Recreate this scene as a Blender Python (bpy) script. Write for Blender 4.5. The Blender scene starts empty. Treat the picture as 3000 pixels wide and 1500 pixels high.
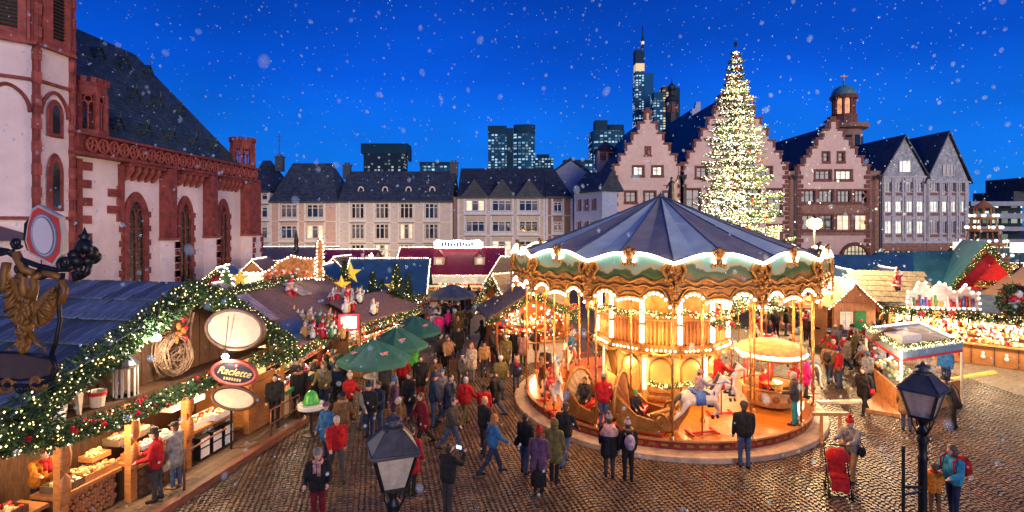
import bpy, bmesh, math, random
import numpy as np
from mathutils import Vector, Matrix, Euler
R = math.radians
PI = math.pi
random.seed(7)
scene = bpy.context.scene
C = scene.collection

# ------------------------------------------------------------------ camera, sky, sun, exposure
EYE = 7.0                      # the photograph was taken from a second-floor window
FPX, CPX, HPX = 1600.0, 1500.0, 650.0   # focal length and horizon of the 3000 px photograph
cam_d = bpy.data.cameras.new('camera')
cam_d.sensor_width = 36.0
cam_d.lens = 36.0 * FPX / 3000.0
cam_d.shift_y = -100.0 / 3000.0
cam_d.clip_start = 0.1
cam_d.clip_end = 3000
cam = bpy.data.objects.new('camera', cam_d)
C.objects.link(cam)
cam.location = (0, 0, EYE)
cam.rotation_euler = (PI / 2, 0, 0)
scene.camera = cam

world = bpy.data.worlds.new('World')
scene.world = world
world.use_nodes = True
wn, wl = world.node_tree.nodes, world.node_tree.links
wn.clear()
wo = wn.new('ShaderNodeOutputWorld')
wb = wn.new('ShaderNodeBackground')
tc = wn.new('ShaderNodeTexCoord')
sp = wn.new('ShaderNodeSeparateXYZ')
rp = wn.new('ShaderNodeValToRGB')
wl.new(tc.outputs['Generated'], sp.inputs[0])
wl.new(sp.outputs['Z'], rp.inputs[0])
e = rp.color_ramp.elements
e[0].position = 0.0; e[0].color = (0.004, 0.155, 0.52, 1)
e[1].position = 1.0; e[1].color = (0.0, 0.02, 0.17, 1)
for p_, c_ in ((0.10, (0.001, 0.098, 0.46, 1)), (0.25, (0.0, 0.044, 0.335, 1)), (0.42, (0.0, 0.022, 0.215, 1))):
    k = rp.color_ramp.elements.new(p_); k.color = c_
sky = wn.new('ShaderNodeTexSky')
sky.sky_type = 'NISHITA'
sky.sun_disc = False
sky.sun_elevation = R(2)
sky.sun_rotation = R(200)
mxw = wn.new('ShaderNodeMix'); mxw.data_type = 'RGBA'; mxw.blend_type = 'ADD'
mxw.inputs[0].default_value = 0.001
wl.new(rp.outputs[0], mxw.inputs[6]); wl.new(sky.outputs[0], mxw.inputs[7])
# soft streaks of thin cloud
nz = wn.new('ShaderNodeTexNoise'); nz.inputs['Scale'].default_value = 1.7; nz.inputs['Detail'].default_value = 5
mpw = wn.new('ShaderNodeMapping'); mpw.inputs['Scale'].default_value = (1, 1, 2.5)
wl.new(tc.outputs['Generated'], mpw.inputs[0]); wl.new(mpw.outputs[0], nz.inputs['Vector'])
mr = wn.new('ShaderNodeMapRange'); mr.inputs[1].default_value = 0.3; mr.inputs[2].default_value = 0.7
mr.inputs[3].default_value = 0.66; mr.inputs[4].default_value = 1.3
wl.new(nz.outputs['Fac'], mr.inputs[0])
wl.new(mxw.outputs[2], wb.inputs['Color'])
wl.new(mr.outputs[0], wb.inputs['Strength'])
wl.new(wb.outputs[0], wo.inputs['Surface'])

sun_d = bpy.data.lights.new('sun', 'SUN')
sun_d.energy = 1.15
sun_d.angle = R(35)
sun_d.color = (1.0, 0.84, 0.76)
sun = bpy.data.objects.new('sun', sun_d)
C.objects.link(sun)
sun.rotation_euler = (R(82), 0, R(24))   # soft fill from behind the camera, added to light the house fronts

vs = scene.view_settings
vs.view_transform = 'Standard'; vs.look = 'None'; vs.exposure = 0.8; vs.gamma = 1.0
vs.use_curve_mapping = False
cy = scene.cycles
cy.use_denoising = True
cy.max_bounces = 6; cy.diffuse_bounces = 2; cy.glossy_bounces = 2; cy.transmission_bounces = 3
cy.transparent_max_bounces = 12
cy.sample_clamp_indirect = 2.0
cy.caustics_reflective = False; cy.caustics_refractive = False

# ------------------------------------------------------------------ helpers
def P(px, py, Y):
    """point of the place seen at photograph pixel (px, py) and lying Y metres ahead"""
    return Vector(((px - CPX) / FPX * Y, Y, EYE + (HPX - py) / FPX * Y))
def G(px, py, z=0.0):
    Y = FPX * (EYE - z) / (py - HPX)
    return Vector(((px - CPX) / FPX * Y, Y, z))

MATS = {}
LAMP = 2.6     # all market lamps together
def mat(name, col, rough=0.6, metal=0.0, var=0.18, scale=6.0, bump=0.15, stretch=None, emit=None, es=0.0, spec=0.4, trans=0.0, wear=None):
    if name in MATS: return MATS[name]
    m = bpy.data.materials.new(name); m.use_nodes = True
    n, l = m.node_tree.nodes, m.node_tree.links
    b = n['Principled BSDF']
    b.inputs['Roughness'].default_value = rough
    b.inputs['Metallic'].default_value = metal
    b.inputs['Specular IOR Level'].default_value = spec
    t = n.new('ShaderNodeTexCoord')
    src = t.outputs['Object']
    if stretch:
        mp = n.new('ShaderNodeMapping'); mp.inputs['Scale'].default_value = stretch
        l.new(src, mp.inputs[0]); src = mp.outputs[0]
    nz = n.new('ShaderNodeTexNoise'); nz.inputs['Scale'].default_value = scale
    nz.inputs['Detail'].default_value = 5; nz.inputs['Roughness'].default_value = 0.65
    l.new(src, nz.inputs['Vector'])
    r = n.new('ShaderNodeValToRGB')
    lo = [max(0, c * (1 - var * 1.6)) for c in col[:3]]; hi = [min(1, c * (1 + var)) for c in col[:3]]
    r.color_ramp.elements[0].position = 0.3; r.color_ramp.elements[0].color = (*lo, 1)
    r.color_ramp.elements[1].position = 0.7; r.color_ramp.elements[1].color = (*hi, 1)
    l.new(nz.outputs['Fac'], r.inputs[0])
    out = r.outputs[0]
    if wear:
        n2 = n.new('ShaderNodeTexNoise'); n2.inputs['Scale'].default_value = scale * 0.17; n2.inputs['Detail'].default_value = 6
        l.new(t.outputs['Object'], n2.inputs['Vector'])
        r2 = n.new('ShaderNodeValToRGB'); r2.color_ramp.elements[0].position = 0.42; r2.color_ramp.elements[1].position = 0.72
        l.new(n2.outputs['Fac'], r2.inputs[0])
        mx = n.new('ShaderNodeMix'); mx.data_type = 'RGBA'
        l.new(r2.outputs[0], mx.inputs[0]); l.new(out, mx.inputs[6]); mx.inputs[7].default_value = (*wear, 1)
        out = mx.outputs[2]
    l.new(out, b.inputs['Base Color'])
    if bump:
        bp = n.new('ShaderNodeBump'); bp.inputs['Strength'].default_value = bump; bp.inputs['Distance'].default_value = 0.02
        l.new(nz.outputs['Fac'], bp.inputs['Height']); l.new(bp.outputs[0], b.inputs['Normal'])
    if emit:
        b.inputs['Emission Color'].default_value = (*emit, 1); b.inputs['Emission Strength'].default_value = es
        try: m.cycles.emission_sampling = 'NONE'
        except Exception: pass
    if trans: b.inputs['Transmission Weight'].default_value = trans
    MATS[name] = m
    return m

def nodes_of(m):
    return m.node_tree.nodes, m.node_tree.links, m.node_tree.nodes['Principled BSDF']

class MB:
    """collects shapes into one mesh; T is the current placement of what is added"""
    def __init__(s): s.v, s.f, s.m, s.T = [], [], [], None
    def add(s, vs, fs, mi=0):
        o = len(s.v)
        if s.T is not None: vs = [s.T @ Vector(v) for v in vs]
        s.v.extend([tuple(v) for v in vs]); s.f.extend([tuple(i + o for i in f) for f in fs]); s.m.extend([mi] * len(fs))
        return s
    def bx(s, x0, x1, y0, y1, z0, z1, mi=0):
        return s.add([(x0,y0,z0),(x1,y0,z0),(x1,y1,z0),(x0,y1,z0),(x0,y0,z1),(x1,y0,z1),(x1,y1,z1),(x0,y1,z1)],
                     [(0,3,2,1),(4,5,6,7),(0,1,5,4),(1,2,6,5),(2,3,7,6),(3,0,4,7)], mi)
    def box(s, c, d, rot=None, mi=0):
        M = Matrix.Translation(Vector(c)) @ (rot.to_4x4() if rot is not None else Matrix.Identity(4))
        hx, hy, hz = d[0]/2, d[1]/2, d[2]/2
        vs = [M @ Vector(q) for q in ((-hx,-hy,-hz),(hx,-hy,-hz),(hx,hy,-hz),(-hx,hy,-hz),(-hx,-hy,hz),(hx,-hy,hz),(hx,hy,hz),(-hx,hy,hz))]
        return s.add(vs, [(0,3,2,1),(4,5,6,7),(0,1,5,4),(1,2,6,5),(2,3,7,6),(3,0,4,7)], mi)
    def beam(s, a, b, w, d, mi=0, up=(0,0,1)):
        a, b = Vector(a), Vector(b); z = (b - a); L = z.length; z.normalize()
        u = Vector(up)
        if abs(z.dot(u)) > 0.98: u = Vector((0,1,0))
        x = u.cross(z).normalized(); y = z.cross(x)
        return s.box((a+b)/2, (w, d, L), Matrix((x,y,z)).transposed(), mi)
    def tube(s, pts, r, n=8, mi=0, cap=True, closed=False):
        pts = [Vector(p) for p in pts]; N = len(pts)
        rs = r if isinstance(r, (list, tuple)) else [r]*N
        vs, fs = [], []; ref = Vector((0,0,1))
        px = None
        for i in range(N):
            t = (pts[(i+1)%N if closed else min(i+1,N-1)] - pts[(i-1)%N if closed else max(i-1,0)])
            t = t.normalized() if t.length > 1e-9 else Vector((0,0,1))
            if px is None:
                x = t.cross(ref)
                if x.length < 0.05: x = t.cross(Vector((0,1,0)))
            else:
                x = px - t * px.dot(t)
            x.normalize(); px = x; y = t.cross(x)
            for k in range(n):
                a = 2*PI*k/n
                vs.append(pts[i] + (x*math.cos(a) + y*math.sin(a))*rs[i])
        for i in range(N if closed else N-1):
            for k in range(n):
                j = (i+1) % N
                fs.append((i*n+k, i*n+(k+1)%n, j*n+(k+1)%n, j*n+k))
        if cap and not closed:
            fs.append(tuple(range(n-1,-1,-1))); fs.append(tuple((N-1)*n+k for k in range(n)))
        return s.add(vs, fs, mi)
    def lights(s, pts, r, n=6, closed=False):
        """string of small round lamps along a path, none quite in line"""
        pts = [Vector(p) for p in pts]; N = len(pts); rd = random.Random(N*7+len(s.v))
        for i in range(N if closed else N-1):
            a, b = pts[i], pts[(i+1) % N]; L = (b-a).length; m = max(1, round(L/(r*2.9)))
            for k in range(m):
                c = a.lerp(b, k/m)+Vector((rd.uniform(-1,1), rd.uniform(-1,1), rd.uniform(-1,1)))*r*0.35
                s.ell(c, r*rd.uniform(0.6,0.95), 6, 4)
        return s
    def lathe(s, prof, n=16, c=(0,0,0), mi=0, a0=0.0, a1=None, ph=0.0, sx=1.0, sy=1.0):
        full = a1 is None; A = 2*PI if full else a1-a0; K = n if full else n+1
        vs, fs = [], []; c = Vector(c)
        for (r, z) in prof:
            for k in range(K):
                a = a0 + ph + A*k/n
                vs.append(c + Vector((r*math.cos(a)*sx, r*math.sin(a)*sy, z)))
        for i in range(len(prof)-1):
            for k in range(n):
                k2 = (k+1) % K
                if prof[i][0] < 1e-6 and prof[i+1][0] < 1e-6: continue
                fs.append((i*K+k, i*K+k2, (i+1)*K+k2, (i+1)*K+k))
        return s.add(vs, fs, mi)
    def ell(s, c, r, n=8, m=6, rot=None, mi=0):
        if not isinstance(r, (tuple, list)): r = (r, r, r)
        M = Matrix.Translation(Vector(c)) @ (rot.to_4x4() if rot is not None else Matrix.Identity(4))
        vs = [M @ Vector((0,0,-r[2]))]; fs = []
        for i in range(1, m):
            t = -PI/2 + PI*i/m
            for k in range(n):
                a = 2*PI*k/n
                vs.append(M @ Vector((r[0]*math.cos(t)*math.cos(a), r[1]*math.cos(t)*math.sin(a), r[2]*math.sin(t))))
        vs.append(M @ Vector((0,0,r[2]))); L = len(vs)-1
        for k in range(n):
            fs.append((0, 1+(k+1)%n, 1+k))
            fs.append((L, L-n+k, L-n+(k+1)%n))
        for i in range(m-2):
            for k in range(n):
                fs.append((1+i*n+k, 1+i*n+(k+1)%n, 1+(i+1)*n+(k+1)%n, 1+(i+1)*n+k))
        return s.add(vs, fs, mi)
    def octa(s, c, r, mi=0):
        x, y, z = c
        return s.add([(x+r,y,z),(x,y+r,z),(x-r,y,z),(x,y-r,z),(x,y,z+r),(x,y,z-r)],
                     [(0,1,4),(1,2,4),(2,3,4),(3,0,4),(1,0,5),(2,1,5),(3,2,5),(0,3,5)], mi)
    def prism(s, poly, o, u, w, th, mi=0):
        """polygon (a,b) in the plane o + a*u + b*w, thickness th along u x w (centred)"""
        o, u, w = Vector(o), Vector(u), Vector(w); nrm = u.cross(w).normalized()*(th/2)
        N = len(poly)
        vs = [o+u*a+w*b+nrm for a,b in poly] + [o+u*a+w*b-nrm for a,b in poly]
        fs = [tuple(range(N)), tuple(range(2*N-1, N-1, -1))] + [(i+N, (i+1)%N+N, (i+1)%N, i) for i in range(N)]
        return s.add(vs, fs, mi)
    def quad(s, a, b, c, d, mi=0): return s.add([a,b,c,d], [(0,1,2,3)], mi)
    def mesh(s, name, mats, smooth=False):
        me = bpy.data.meshes.new(name); me.from_pydata(s.v, [], s.f)
        for m in (mats if isinstance(mats, (list, tuple)) else [mats]): me.materials.append(m)
        if any(s.m): me.polygons.foreach_set('material_index', s.m)
        if smooth: me.polygons.foreach_set('use_smooth', [True]*len(s.f))
        me.update()
        return me
    def build(s, name, mats, parent=None, loc=(0,0,0), rz=0.0, smooth=False, kind=None):
        if name in ('light_strip','bulb_row'): kind = 'stuff'      # far too many tiny lamps to part
        return put(name, s.mesh(name, mats, smooth), parent, loc, rz, kind=kind)

def put(name, me, parent=None, loc=(0,0,0), rz=0.0, rot=None, scale=None, kind=None):
    o = bpy.data.objects.new(name, me); C.objects.link(o)
    o.location = loc
    if rot is not None: o.rotation_euler = rot
    elif rz: o.rotation_euler = (0,0,rz)
    if scale is not None: o.scale = scale if hasattr(scale, '__len__') else (scale,)*3
    if parent is not None: o.parent = parent
    if kind: o['kind'] = kind
    return o
def tag(o, label, cat, group=None):
    o['label'] = label; o['category'] = cat
    if group: o['group'] = group
    return o
def thing(name, label, cat, loc=(0,0,0), rz=0.0, group=None):
    o = put(name, None, None, loc, rz); o.empty_display_size = 0.2
    return tag(o, label, cat, group)
def lamp(name, loc, power, col=(1.0,0.72,0.42), r=0.08, parent=None, spot=None):
    d = bpy.data.lights.new(name, 'POINT'); d.energy = power*LAMP; d.color = col; d.shadow_soft_size = r
    o = bpy.data.objects.new(name, d); C.objects.link(o); o.location = loc
    if parent is not None: o.parent = parent
    return o
def clear_mat(m):
    m.use_nodes = True

# ------------------------------------------------------------------ materials
def slate(name, col, sc=1.0):
    if name in MATS: return MATS[name]
    m = mat(name, col, rough=0.55, var=0.25, scale=1.2, bump=0)
    n, l, b = nodes_of(m)
    br = n.new('ShaderNodeTexBrick'); br.inputs['Scale'].default_value = sc
    br.inputs['Color1'].default_value = (0.65,0.65,0.65,1); br.inputs['Color2'].default_value = (1.3,1.3,1.3,1)
    br.inputs['Mortar'].default_value = (0.3,0.3,0.3,1); br.inputs['Mortar Size'].default_value = 0.03
    br.inputs['Brick Width'].default_value = 0.35; br.inputs['Row Height'].default_value = 0.22
    t = n.new('ShaderNodeTexCoord'); sx = n.new('ShaderNodeSeparateXYZ'); cx = n.new('ShaderNodeCombineXYZ')
    ad = n.new('ShaderNodeMath'); ad.operation = 'ADD'
    l.new(t.outputs['Object'], sx.inputs[0]); l.new(sx.outputs['X'], ad.inputs[0]); l.new(sx.outputs['Y'], ad.inputs[1])
    l.new(ad.outputs[0], cx.inputs['X']); l.new(sx.outputs['Z'], cx.inputs['Y']); l.new(cx.outputs[0], br.inputs['Vector'])
    mx = n.new('ShaderNodeMix'); mx.data_type = 'RGBA'; mx.blend_type = 'MULTIPLY'; mx.inputs[0].default_value = 1
    old = b.inputs['Base Color'].links[0].from_socket
    l.new(old, mx.inputs[6]); l.new(br.outputs['Color'], mx.inputs[7]); l.new(mx.outputs[2], b.inputs['Base Color'])
    bp = n.new('ShaderNodeBump'); bp.inputs['Strength'].default_value = 0.5; bp.inputs['Distance'].default_value = 0.03
    l.new(br.outputs['Color'], bp.inputs['Height']); l.new(bp.outputs[0], b.inputs['Normal'])
    return m
def brickmat(name, c1, c2, mortar, w=0.25, h=0.08):
    if name in MATS: return MATS[name]
    m = mat(name, c1, rough=0.8, bump=0)
    n, l, b = nodes_of(m)
    br = n.new('ShaderNodeTexBrick'); br.inputs['Scale'].default_value = 1
    br.inputs['Color1'].default_value = (*c1,1); br.inputs['Color2'].default_value = (*c2,1); br.inputs['Mortar'].default_value = (*mortar,1)
    br.inputs['Brick Width'].default_value = w; br.inputs['Row Height'].default_value = h; br.inputs['Mortar Size'].default_value = 0.012
    t = n.new('ShaderNodeTexCoord'); sx = n.new('ShaderNodeSeparateXYZ'); cx = n.new('ShaderNodeCombineXYZ')
    ad = n.new('ShaderNodeMath'); ad.operation = 'ADD'
    l.new(t.outputs['Object'], sx.inputs[0]); l.new(sx.outputs['X'], ad.inputs[0]); l.new(sx.outputs['Y'], ad.inputs[1])
    l.new(ad.outputs[0], cx.inputs['X']); l.new(sx.outputs['Z'], cx.inputs['Y']); l.new(cx.outputs[0], br.inputs['Vector'])
    l.new(br.outputs['Color'], b.inputs['Base Color'])
    return m
def emitmat(name, col, es, base=None): 
    return mat(name, base or col, rough=0.5, var=0.0, bump=0, emit=col, es=es)
def litwin(name, col, es):
    """a lit room behind glass: brighter and dimmer patches"""
    if name in MATS: return MATS[name]
    m = mat(name, (0.3,0.3,0.28), rough=0.2, bump=0)
    n, l, b = nodes_of(m)
    t = n.new('ShaderNodeTexCoord'); nz = n.new('ShaderNodeTexNoise'); nz.inputs['Scale'].default_value = 1.6; nz.inputs['Detail'].default_value = 3
    l.new(t.outputs['Object'], nz.inputs['Vector'])
    r = n.new('ShaderNodeMapRange'); r.inputs[1].default_value = 0.3; r.inputs[2].default_value = 0.7
    r.inputs[3].default_value = es*0.45; r.inputs[4].default_value = es*1.2
    oi = n.new('ShaderNodeObjectInfo'); av = n.new('ShaderNodeVectorMath'); l.new(oi.outputs['Location'], av.inputs[0]); l.new(t.outputs['Object'], av.inputs[1]); l.new(av.outputs[0], nz.inputs['Vector'])
    rr = n.new('ShaderNodeMapRange'); rr.inputs[3].default_value = 0.3; rr.inputs[4].default_value = 1.15; l.new(oi.outputs['Random'], rr.inputs[0])   # rooms differ
    l.new(nz.outputs['Fac'], r.inputs[0]); mu = n.new('ShaderNodeMath'); mu.operation = 'MULTIPLY'; l.new(r.outputs[0], mu.inputs[0]); l.new(rr.outputs[0], mu.inputs[1]); l.new(mu.outputs[0], b.inputs['Emission Strength'])
    cm_ = n.new('ShaderNodeMix'); cm_.data_type = 'RGBA'; cm_.inputs[6].default_value = (*col, 1); cm_.inputs[7].default_value = (col[0], col[1]*0.82, col[2]*0.62, 1)
    l.new(oi.outputs['Random'], cm_.inputs[0]); l.new(cm_.outputs[2], b.inputs['Emission Color'])
    try: m.cycles.emission_sampling = 'NONE'
    except Exception: pass
    return m

M_wood   = mat('orange_wood', (0.42,0.17,0.05), rough=0.5, var=0.3, scale=5, stretch=(1,1,8), bump=0.2)
M_woodx  = mat('warm_board', (0.40,0.17,0.06), rough=0.55, var=0.3, scale=5, stretch=(8,8,1), bump=0.2)
M_dwood  = mat('dark_wood', (0.10,0.045,0.02), rough=0.6, var=0.35, scale=5, stretch=(6,6,1), bump=0.25)
M_gwood  = mat('weathered_plank', (0.13,0.085,0.055), rough=0.6, var=0.35, scale=4, stretch=(6,1,1), bump=0.3)
M_roofw  = mat('blue_grey_roof_plank', (0.15,0.20,0.26), rough=0.6, var=0.55, scale=3.5, stretch=(9,0.7,1.2), bump=0.6)
M_gold   = mat('gilding', (0.30,0.145,0.035), rough=0.42, metal=0.5, var=0.25, scale=9, bump=0.2)
M_goldp  = mat('gold_paint', (0.26,0.115,0.025), rough=0.5, metal=0.2, var=0.3, scale=9, bump=0.25)
M_iron   = mat('black_iron', (0.025,0.025,0.028), rough=0.42, metal=0.5, var=0.3, scale=20, bump=0.15)
M_white  = mat('white_paint', (0.72,0.70,0.66), rough=0.5, var=0.08, scale=8, bump=0.05)
M_cream  = mat('cream_paint', (0.70,0.55,0.36), rough=0.5, var=0.12, scale=7, bump=0.05)
M_red    = mat('red_paint', (0.55,0.02,0.025), rough=0.5, var=0.15, scale=8, bump=0.05)
M_glass  = mat('window_glass', (0.02,0.025,0.03), rough=0.06, var=0.3, scale=0.7, bump=0.02, spec=0.7)
M_glassb = mat('window_glass_curtained', (0.16,0.14,0.13), rough=0.12, var=0.6, scale=0.8, bump=0.02, spec=0.6)
M_lit    = litwin('lit_window_cool', (0.90,0.95,0.85), 1.3)
M_litw   = litwin('lit_window_warm', (1.0,0.72,0.42), 1.1)
M_fir    = mat('fir_needle', (0.035,0.085,0.032), rough=0.6, var=0.5, scale=3, bump=0)
M_firl   = mat('fir_needle_light', (0.10,0.17,0.05), rough=0.6, var=0.5, scale=3, bump=0)
M_bulb   = emitmat('warm_bulb', (1.0,0.78,0.50), 9.0)
M_bulbw  = emitmat('white_bulb', (1.0,0.90,0.74), 7.0)
M_fairy  = emitmat('fairy_light', (1.0,0.76,0.32), 2.2)
M_berry  = mat('red_flower', (0.60,0.01,0.03), rough=0.5, var=0.3, scale=15, bump=0.1)
M_stone  = mat('grey_stone', (0.30,0.27,0.24), rough=0.8, var=0.2, scale=4, bump=0.3)

def vary(m, lo, hi):
    """piece-to-piece difference in tone between alike pieces"""
    n, l, b = nodes_of(m); oi = n.new('ShaderNodeObjectInfo'); r = n.new('ShaderNodeMapRange'); r.inputs[3].default_value = lo; r.inputs[4].default_value = hi
    l.new(oi.outputs['Random'], r.inputs[0]); mx = n.new('ShaderNodeMix'); mx.data_type = 'RGBA'; mx.blend_type = 'MULTIPLY'; mx.inputs[0].default_value = 1
    old = b.inputs['Base Color'].links[0].from_socket; l.new(old, mx.inputs[6]); l.new(r.outputs[0], mx.inputs[7]); l.new(mx.outputs[2], b.inputs['Base Color'])
vary(M_roofw, 0.45, 1.35); vary(M_gwood, 0.7, 1.25)
def garland(parent, pts, rad, name='garland', dens=260, lights=60, flowers=0, leaf=0.07, lr=0.016, seed=1, lm=None, fm=None):
    """evergreen garland along a path: leaf-sized faces in a tube, with fairy lights and red flowers as sub-parts"""
    rnd = random.Random(seed); pts = [Vector(p) for p in pts]
    seg = [(pts[i+1]-pts[i]).length for i in range(len(pts)-1)]; L = sum(seg)
    def at(t):
        d = t*L
        for i, q in enumerate(seg):
            if d <= q or i == len(seg)-1: return pts[i].lerp(pts[i+1], min(1, d/max(q,1e-6)))
            d -= q
    mb = MB(); lb = MB(); fb = MB()
    for i in range(int(dens*L)):
        c = at(rnd.random()); o = Vector((rnd.gauss(0,1), rnd.gauss(0,1), rnd.gauss(0,1)))
        o = o.normalized()*rad*(rnd.random()**0.45); p = c+o
        a = (o.normalized()*0.7 + Vector((rnd.uniform(-1,1), rnd.uniform(-1,1), rnd.uniform(-1,1)))).normalized()*leaf*rnd.uniform(0.6,1.4)
        b = a.cross(Vector((rnd.uniform(-1,1), rnd.uniform(-1,1), rnd.uniform(-1,1))))
        if b.length < 1e-6: continue
        b = b.normalized()*leaf*0.22
        mb.add([p-b*0.6, p+a*0.5-b, p+a, p+a*0.5+b], [(0,1,2,3)], 0 if rnd.random() < 0.65 else 1)
    for i in range(int(lights*L)):
        c = at(rnd.random()); o = Vector((rnd.gauss(0,1), rnd.gauss(0,1), rnd.gauss(0,1))).normalized()*rad*rnd.uniform(0.75,1.12)
        lb.octa(c+o, lr*rnd.uniform(0.7,1.25))
    for i in range(int(flowers*L)):
        c = at(rnd.random()); o = Vector((rnd.gauss(0,1), rnd.gauss(0,1), rnd.gauss(0,1))).normalized()*rad*rnd.uniform(0.8,1.1)
        for q in range(6):
            fb.ell(c+o+Vector((rnd.uniform(-1,1),rnd.uniform(-1,1),rnd.uniform(-1,1)))*0.05, rnd.uniform(0.025,0.05), 5, 4)
    g = mb.build(name, [M_fir, M_firl], parent, kind='stuff')
    if lb.v: lb.build('light_string', lm or M_fairy, g, kind='stuff')
    if fb.v: fb.build('flower', fm or M_berry, g, kind='stuff')
    return g

def bulbs(mb, pts, spacing, r, mi=0, jitter=0.0):
    """a row of lamps along a path"""
    pts = [Vector(p) for p in pts]
    for i in range(len(pts)-1):
        L = (pts[i+1]-pts[i]).length; n = max(1, round(L/spacing))
        for k in range(n):
            mb.ell(pts[i].lerp(pts[i+1], k/n), r, 6, 4, mi=mi)

def facade(mb, x0, x1, z0, z1, ops, depth=0.25, mi=0, rm=None):
    """wall sheet in the plane y=0 looking to -y, with openings (x0,x1,z0,z1) and their reveals"""
    xs = sorted(set([x0,x1]+[v for o in ops for v in o[:2]])); zs = sorted(set([z0,z1]+[v for o in ops for v in o[2:4]]))
    xs = [x for x in xs if x0-1e-6 <= x <= x1+1e-6]; zs = [z for z in zs if z0-1e-6 <= z <= z1+1e-6]
    for i in range(len(xs)-1):
        for j in range(len(zs)-1):
            cx, cz = (xs[i]+xs[i+1])/2, (zs[j]+zs[j+1])/2
            if any(o[0] < cx < o[1] and o[2] < cz < o[3] for o in ops): continue
            mb.quad((xs[i],0,zs[j]),(xs[i+1],0,zs[j]),(xs[i+1],0,zs[j+1]),(xs[i],0,zs[j+1]), mi)
    rm = mi if rm is None else rm
    for a,b,c,d in [o[:4] for o in ops]:
        mb.quad((a,0,c),(a,depth,c),(a,depth,d),(a,0,d),rm); mb.quad((b,0,d),(b,depth,d),(b,depth,c),(b,0,c),rm)
        mb.quad((a,0,c),(b,0,c),(b,depth,c),(a,depth,c),rm); mb.quad((a,0,d),(a,depth,d),(b,depth,d),(b,0,d),rm)

WCACHE = {}
def window(parent, x, y, z, w, h, nx=2, nz=1, fm=None, gm=None, fw=0.08, name='window', rz=0.0, transom=None):
    """window with its lower-left corner at (x, y, z) in the parent's frame, looking to -y; panes are its children"""
    fm = fm or M_white; gms = gm if isinstance(gm, (list,tuple)) else [gm or M_glass]
    key = (round(w,3), round(h,3), nx, nz, fm.name, fw, transom)
    if key not in WCACHE:
        mb = MB()
        mb.bx(0,fw,0,0.1,0,h); mb.bx(w-fw,w,0,0.1,0,h); mb.bx(fw,w-fw,0,0.1,0,fw); mb.bx(fw,w-fw,0,0.1,h-fw,h)
        for i in range(1,nx): mb.bx(w*i/nx-fw/2, w*i/nx+fw/2, 0.005, 0.1, fw, h-fw)
        for j in range(1,nz): mb.bx(fw, w-fw, 0.01, 0.09, h*j/nz-fw*0.35, h*j/nz+fw*0.35)
        if transom: mb.bx(fw, w-fw, 0.008, 0.09, h*transom-fw*0.3, h*transom+fw*0.3)
        pb = MB(); pw = w/nx-fw; pb.quad((0,0,0),(pw,0,0),(pw,0,h-2*fw),(0,0,h-2*fw))
        WCACHE[key] = (mb.mesh(name, fm), pb)
    fme, pb = WCACHE[key]
    o = put(name, fme, parent, (x,y,z), rz)
    for i in range(nx):
        g = gms[i % len(gms)]; k2 = key+(g.name,)
        if k2 not in WCACHE: WCACHE[k2] = pb.mesh('pane', g)
        put('pane', WCACHE[k2], o, (w*i/nx+fw/2, 0.06, fw))
    return o
# ------------------------------------------------------------------ ground
M_mortar = mat('ground_joint', (0.10,0.075,0.06), rough=0.85, var=0.3, scale=3, bump=0.3)
def ground_mat():
    m = mat('cobbled_ground', (0.20,0.135,0.095), rough=0.6, bump=0)
    n, l, b = nodes_of(m)
    t = n.new('ShaderNodeTexCoord'); vo = n.new('ShaderNodeTexVoronoi'); vo.inputs['Scale'].default_value = 8.5
    l.new(t.outputs['Object'], vo.inputs['Vector'])
    ve = n.new('ShaderNodeTexVoronoi'); ve.feature = 'DISTANCE_TO_EDGE'; ve.inputs['Scale'].default_value = 8.5
    l.new(t.outputs['Object'], ve.inputs['Vector'])
    r = n.new('ShaderNodeValToRGB'); r.color_ramp.elements[0].color = (0.09,0.062,0.046,1); r.color_ramp.elements[1].color = (0.21,0.15,0.11,1)
    l.new(vo.outputs['Color'], r.inputs[0])
    e2 = n.new('ShaderNodeMapRange'); e2.inputs[1].default_value = 0.0; e2.inputs[2].default_value = 0.12
    l.new(ve.outputs['Distance'], e2.inputs[0])
    mx = n.new('ShaderNodeMix'); mx.data_type = 'RGBA'; mx.inputs[6].default_value = (0.03,0.022,0.02,1)
    l.new(e2.outputs[0], mx.inputs[0]); l.new(r.outputs[0], mx.inputs[7]); l.new(mx.outputs[2], b.inputs['Base Color'])
    bp = n.new('ShaderNodeBump'); bp.inputs['Distance'].default_value = 0.03; bp.inputs['Strength'].default_value = 0.6
    l.new(e2.outputs[0], bp.inputs['Height']); l.new(bp.outputs[0], b.inputs['Normal'])
    return m
gb = MB()
gb.add([(-900,-60,-0.02),(900,-60,-0.02),(900,1500,-0.02),(-900,1500,-0.02)], [(0,1,2,3)])
ground = gb.build('ground', ground_mat(), kind='structure')

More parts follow.
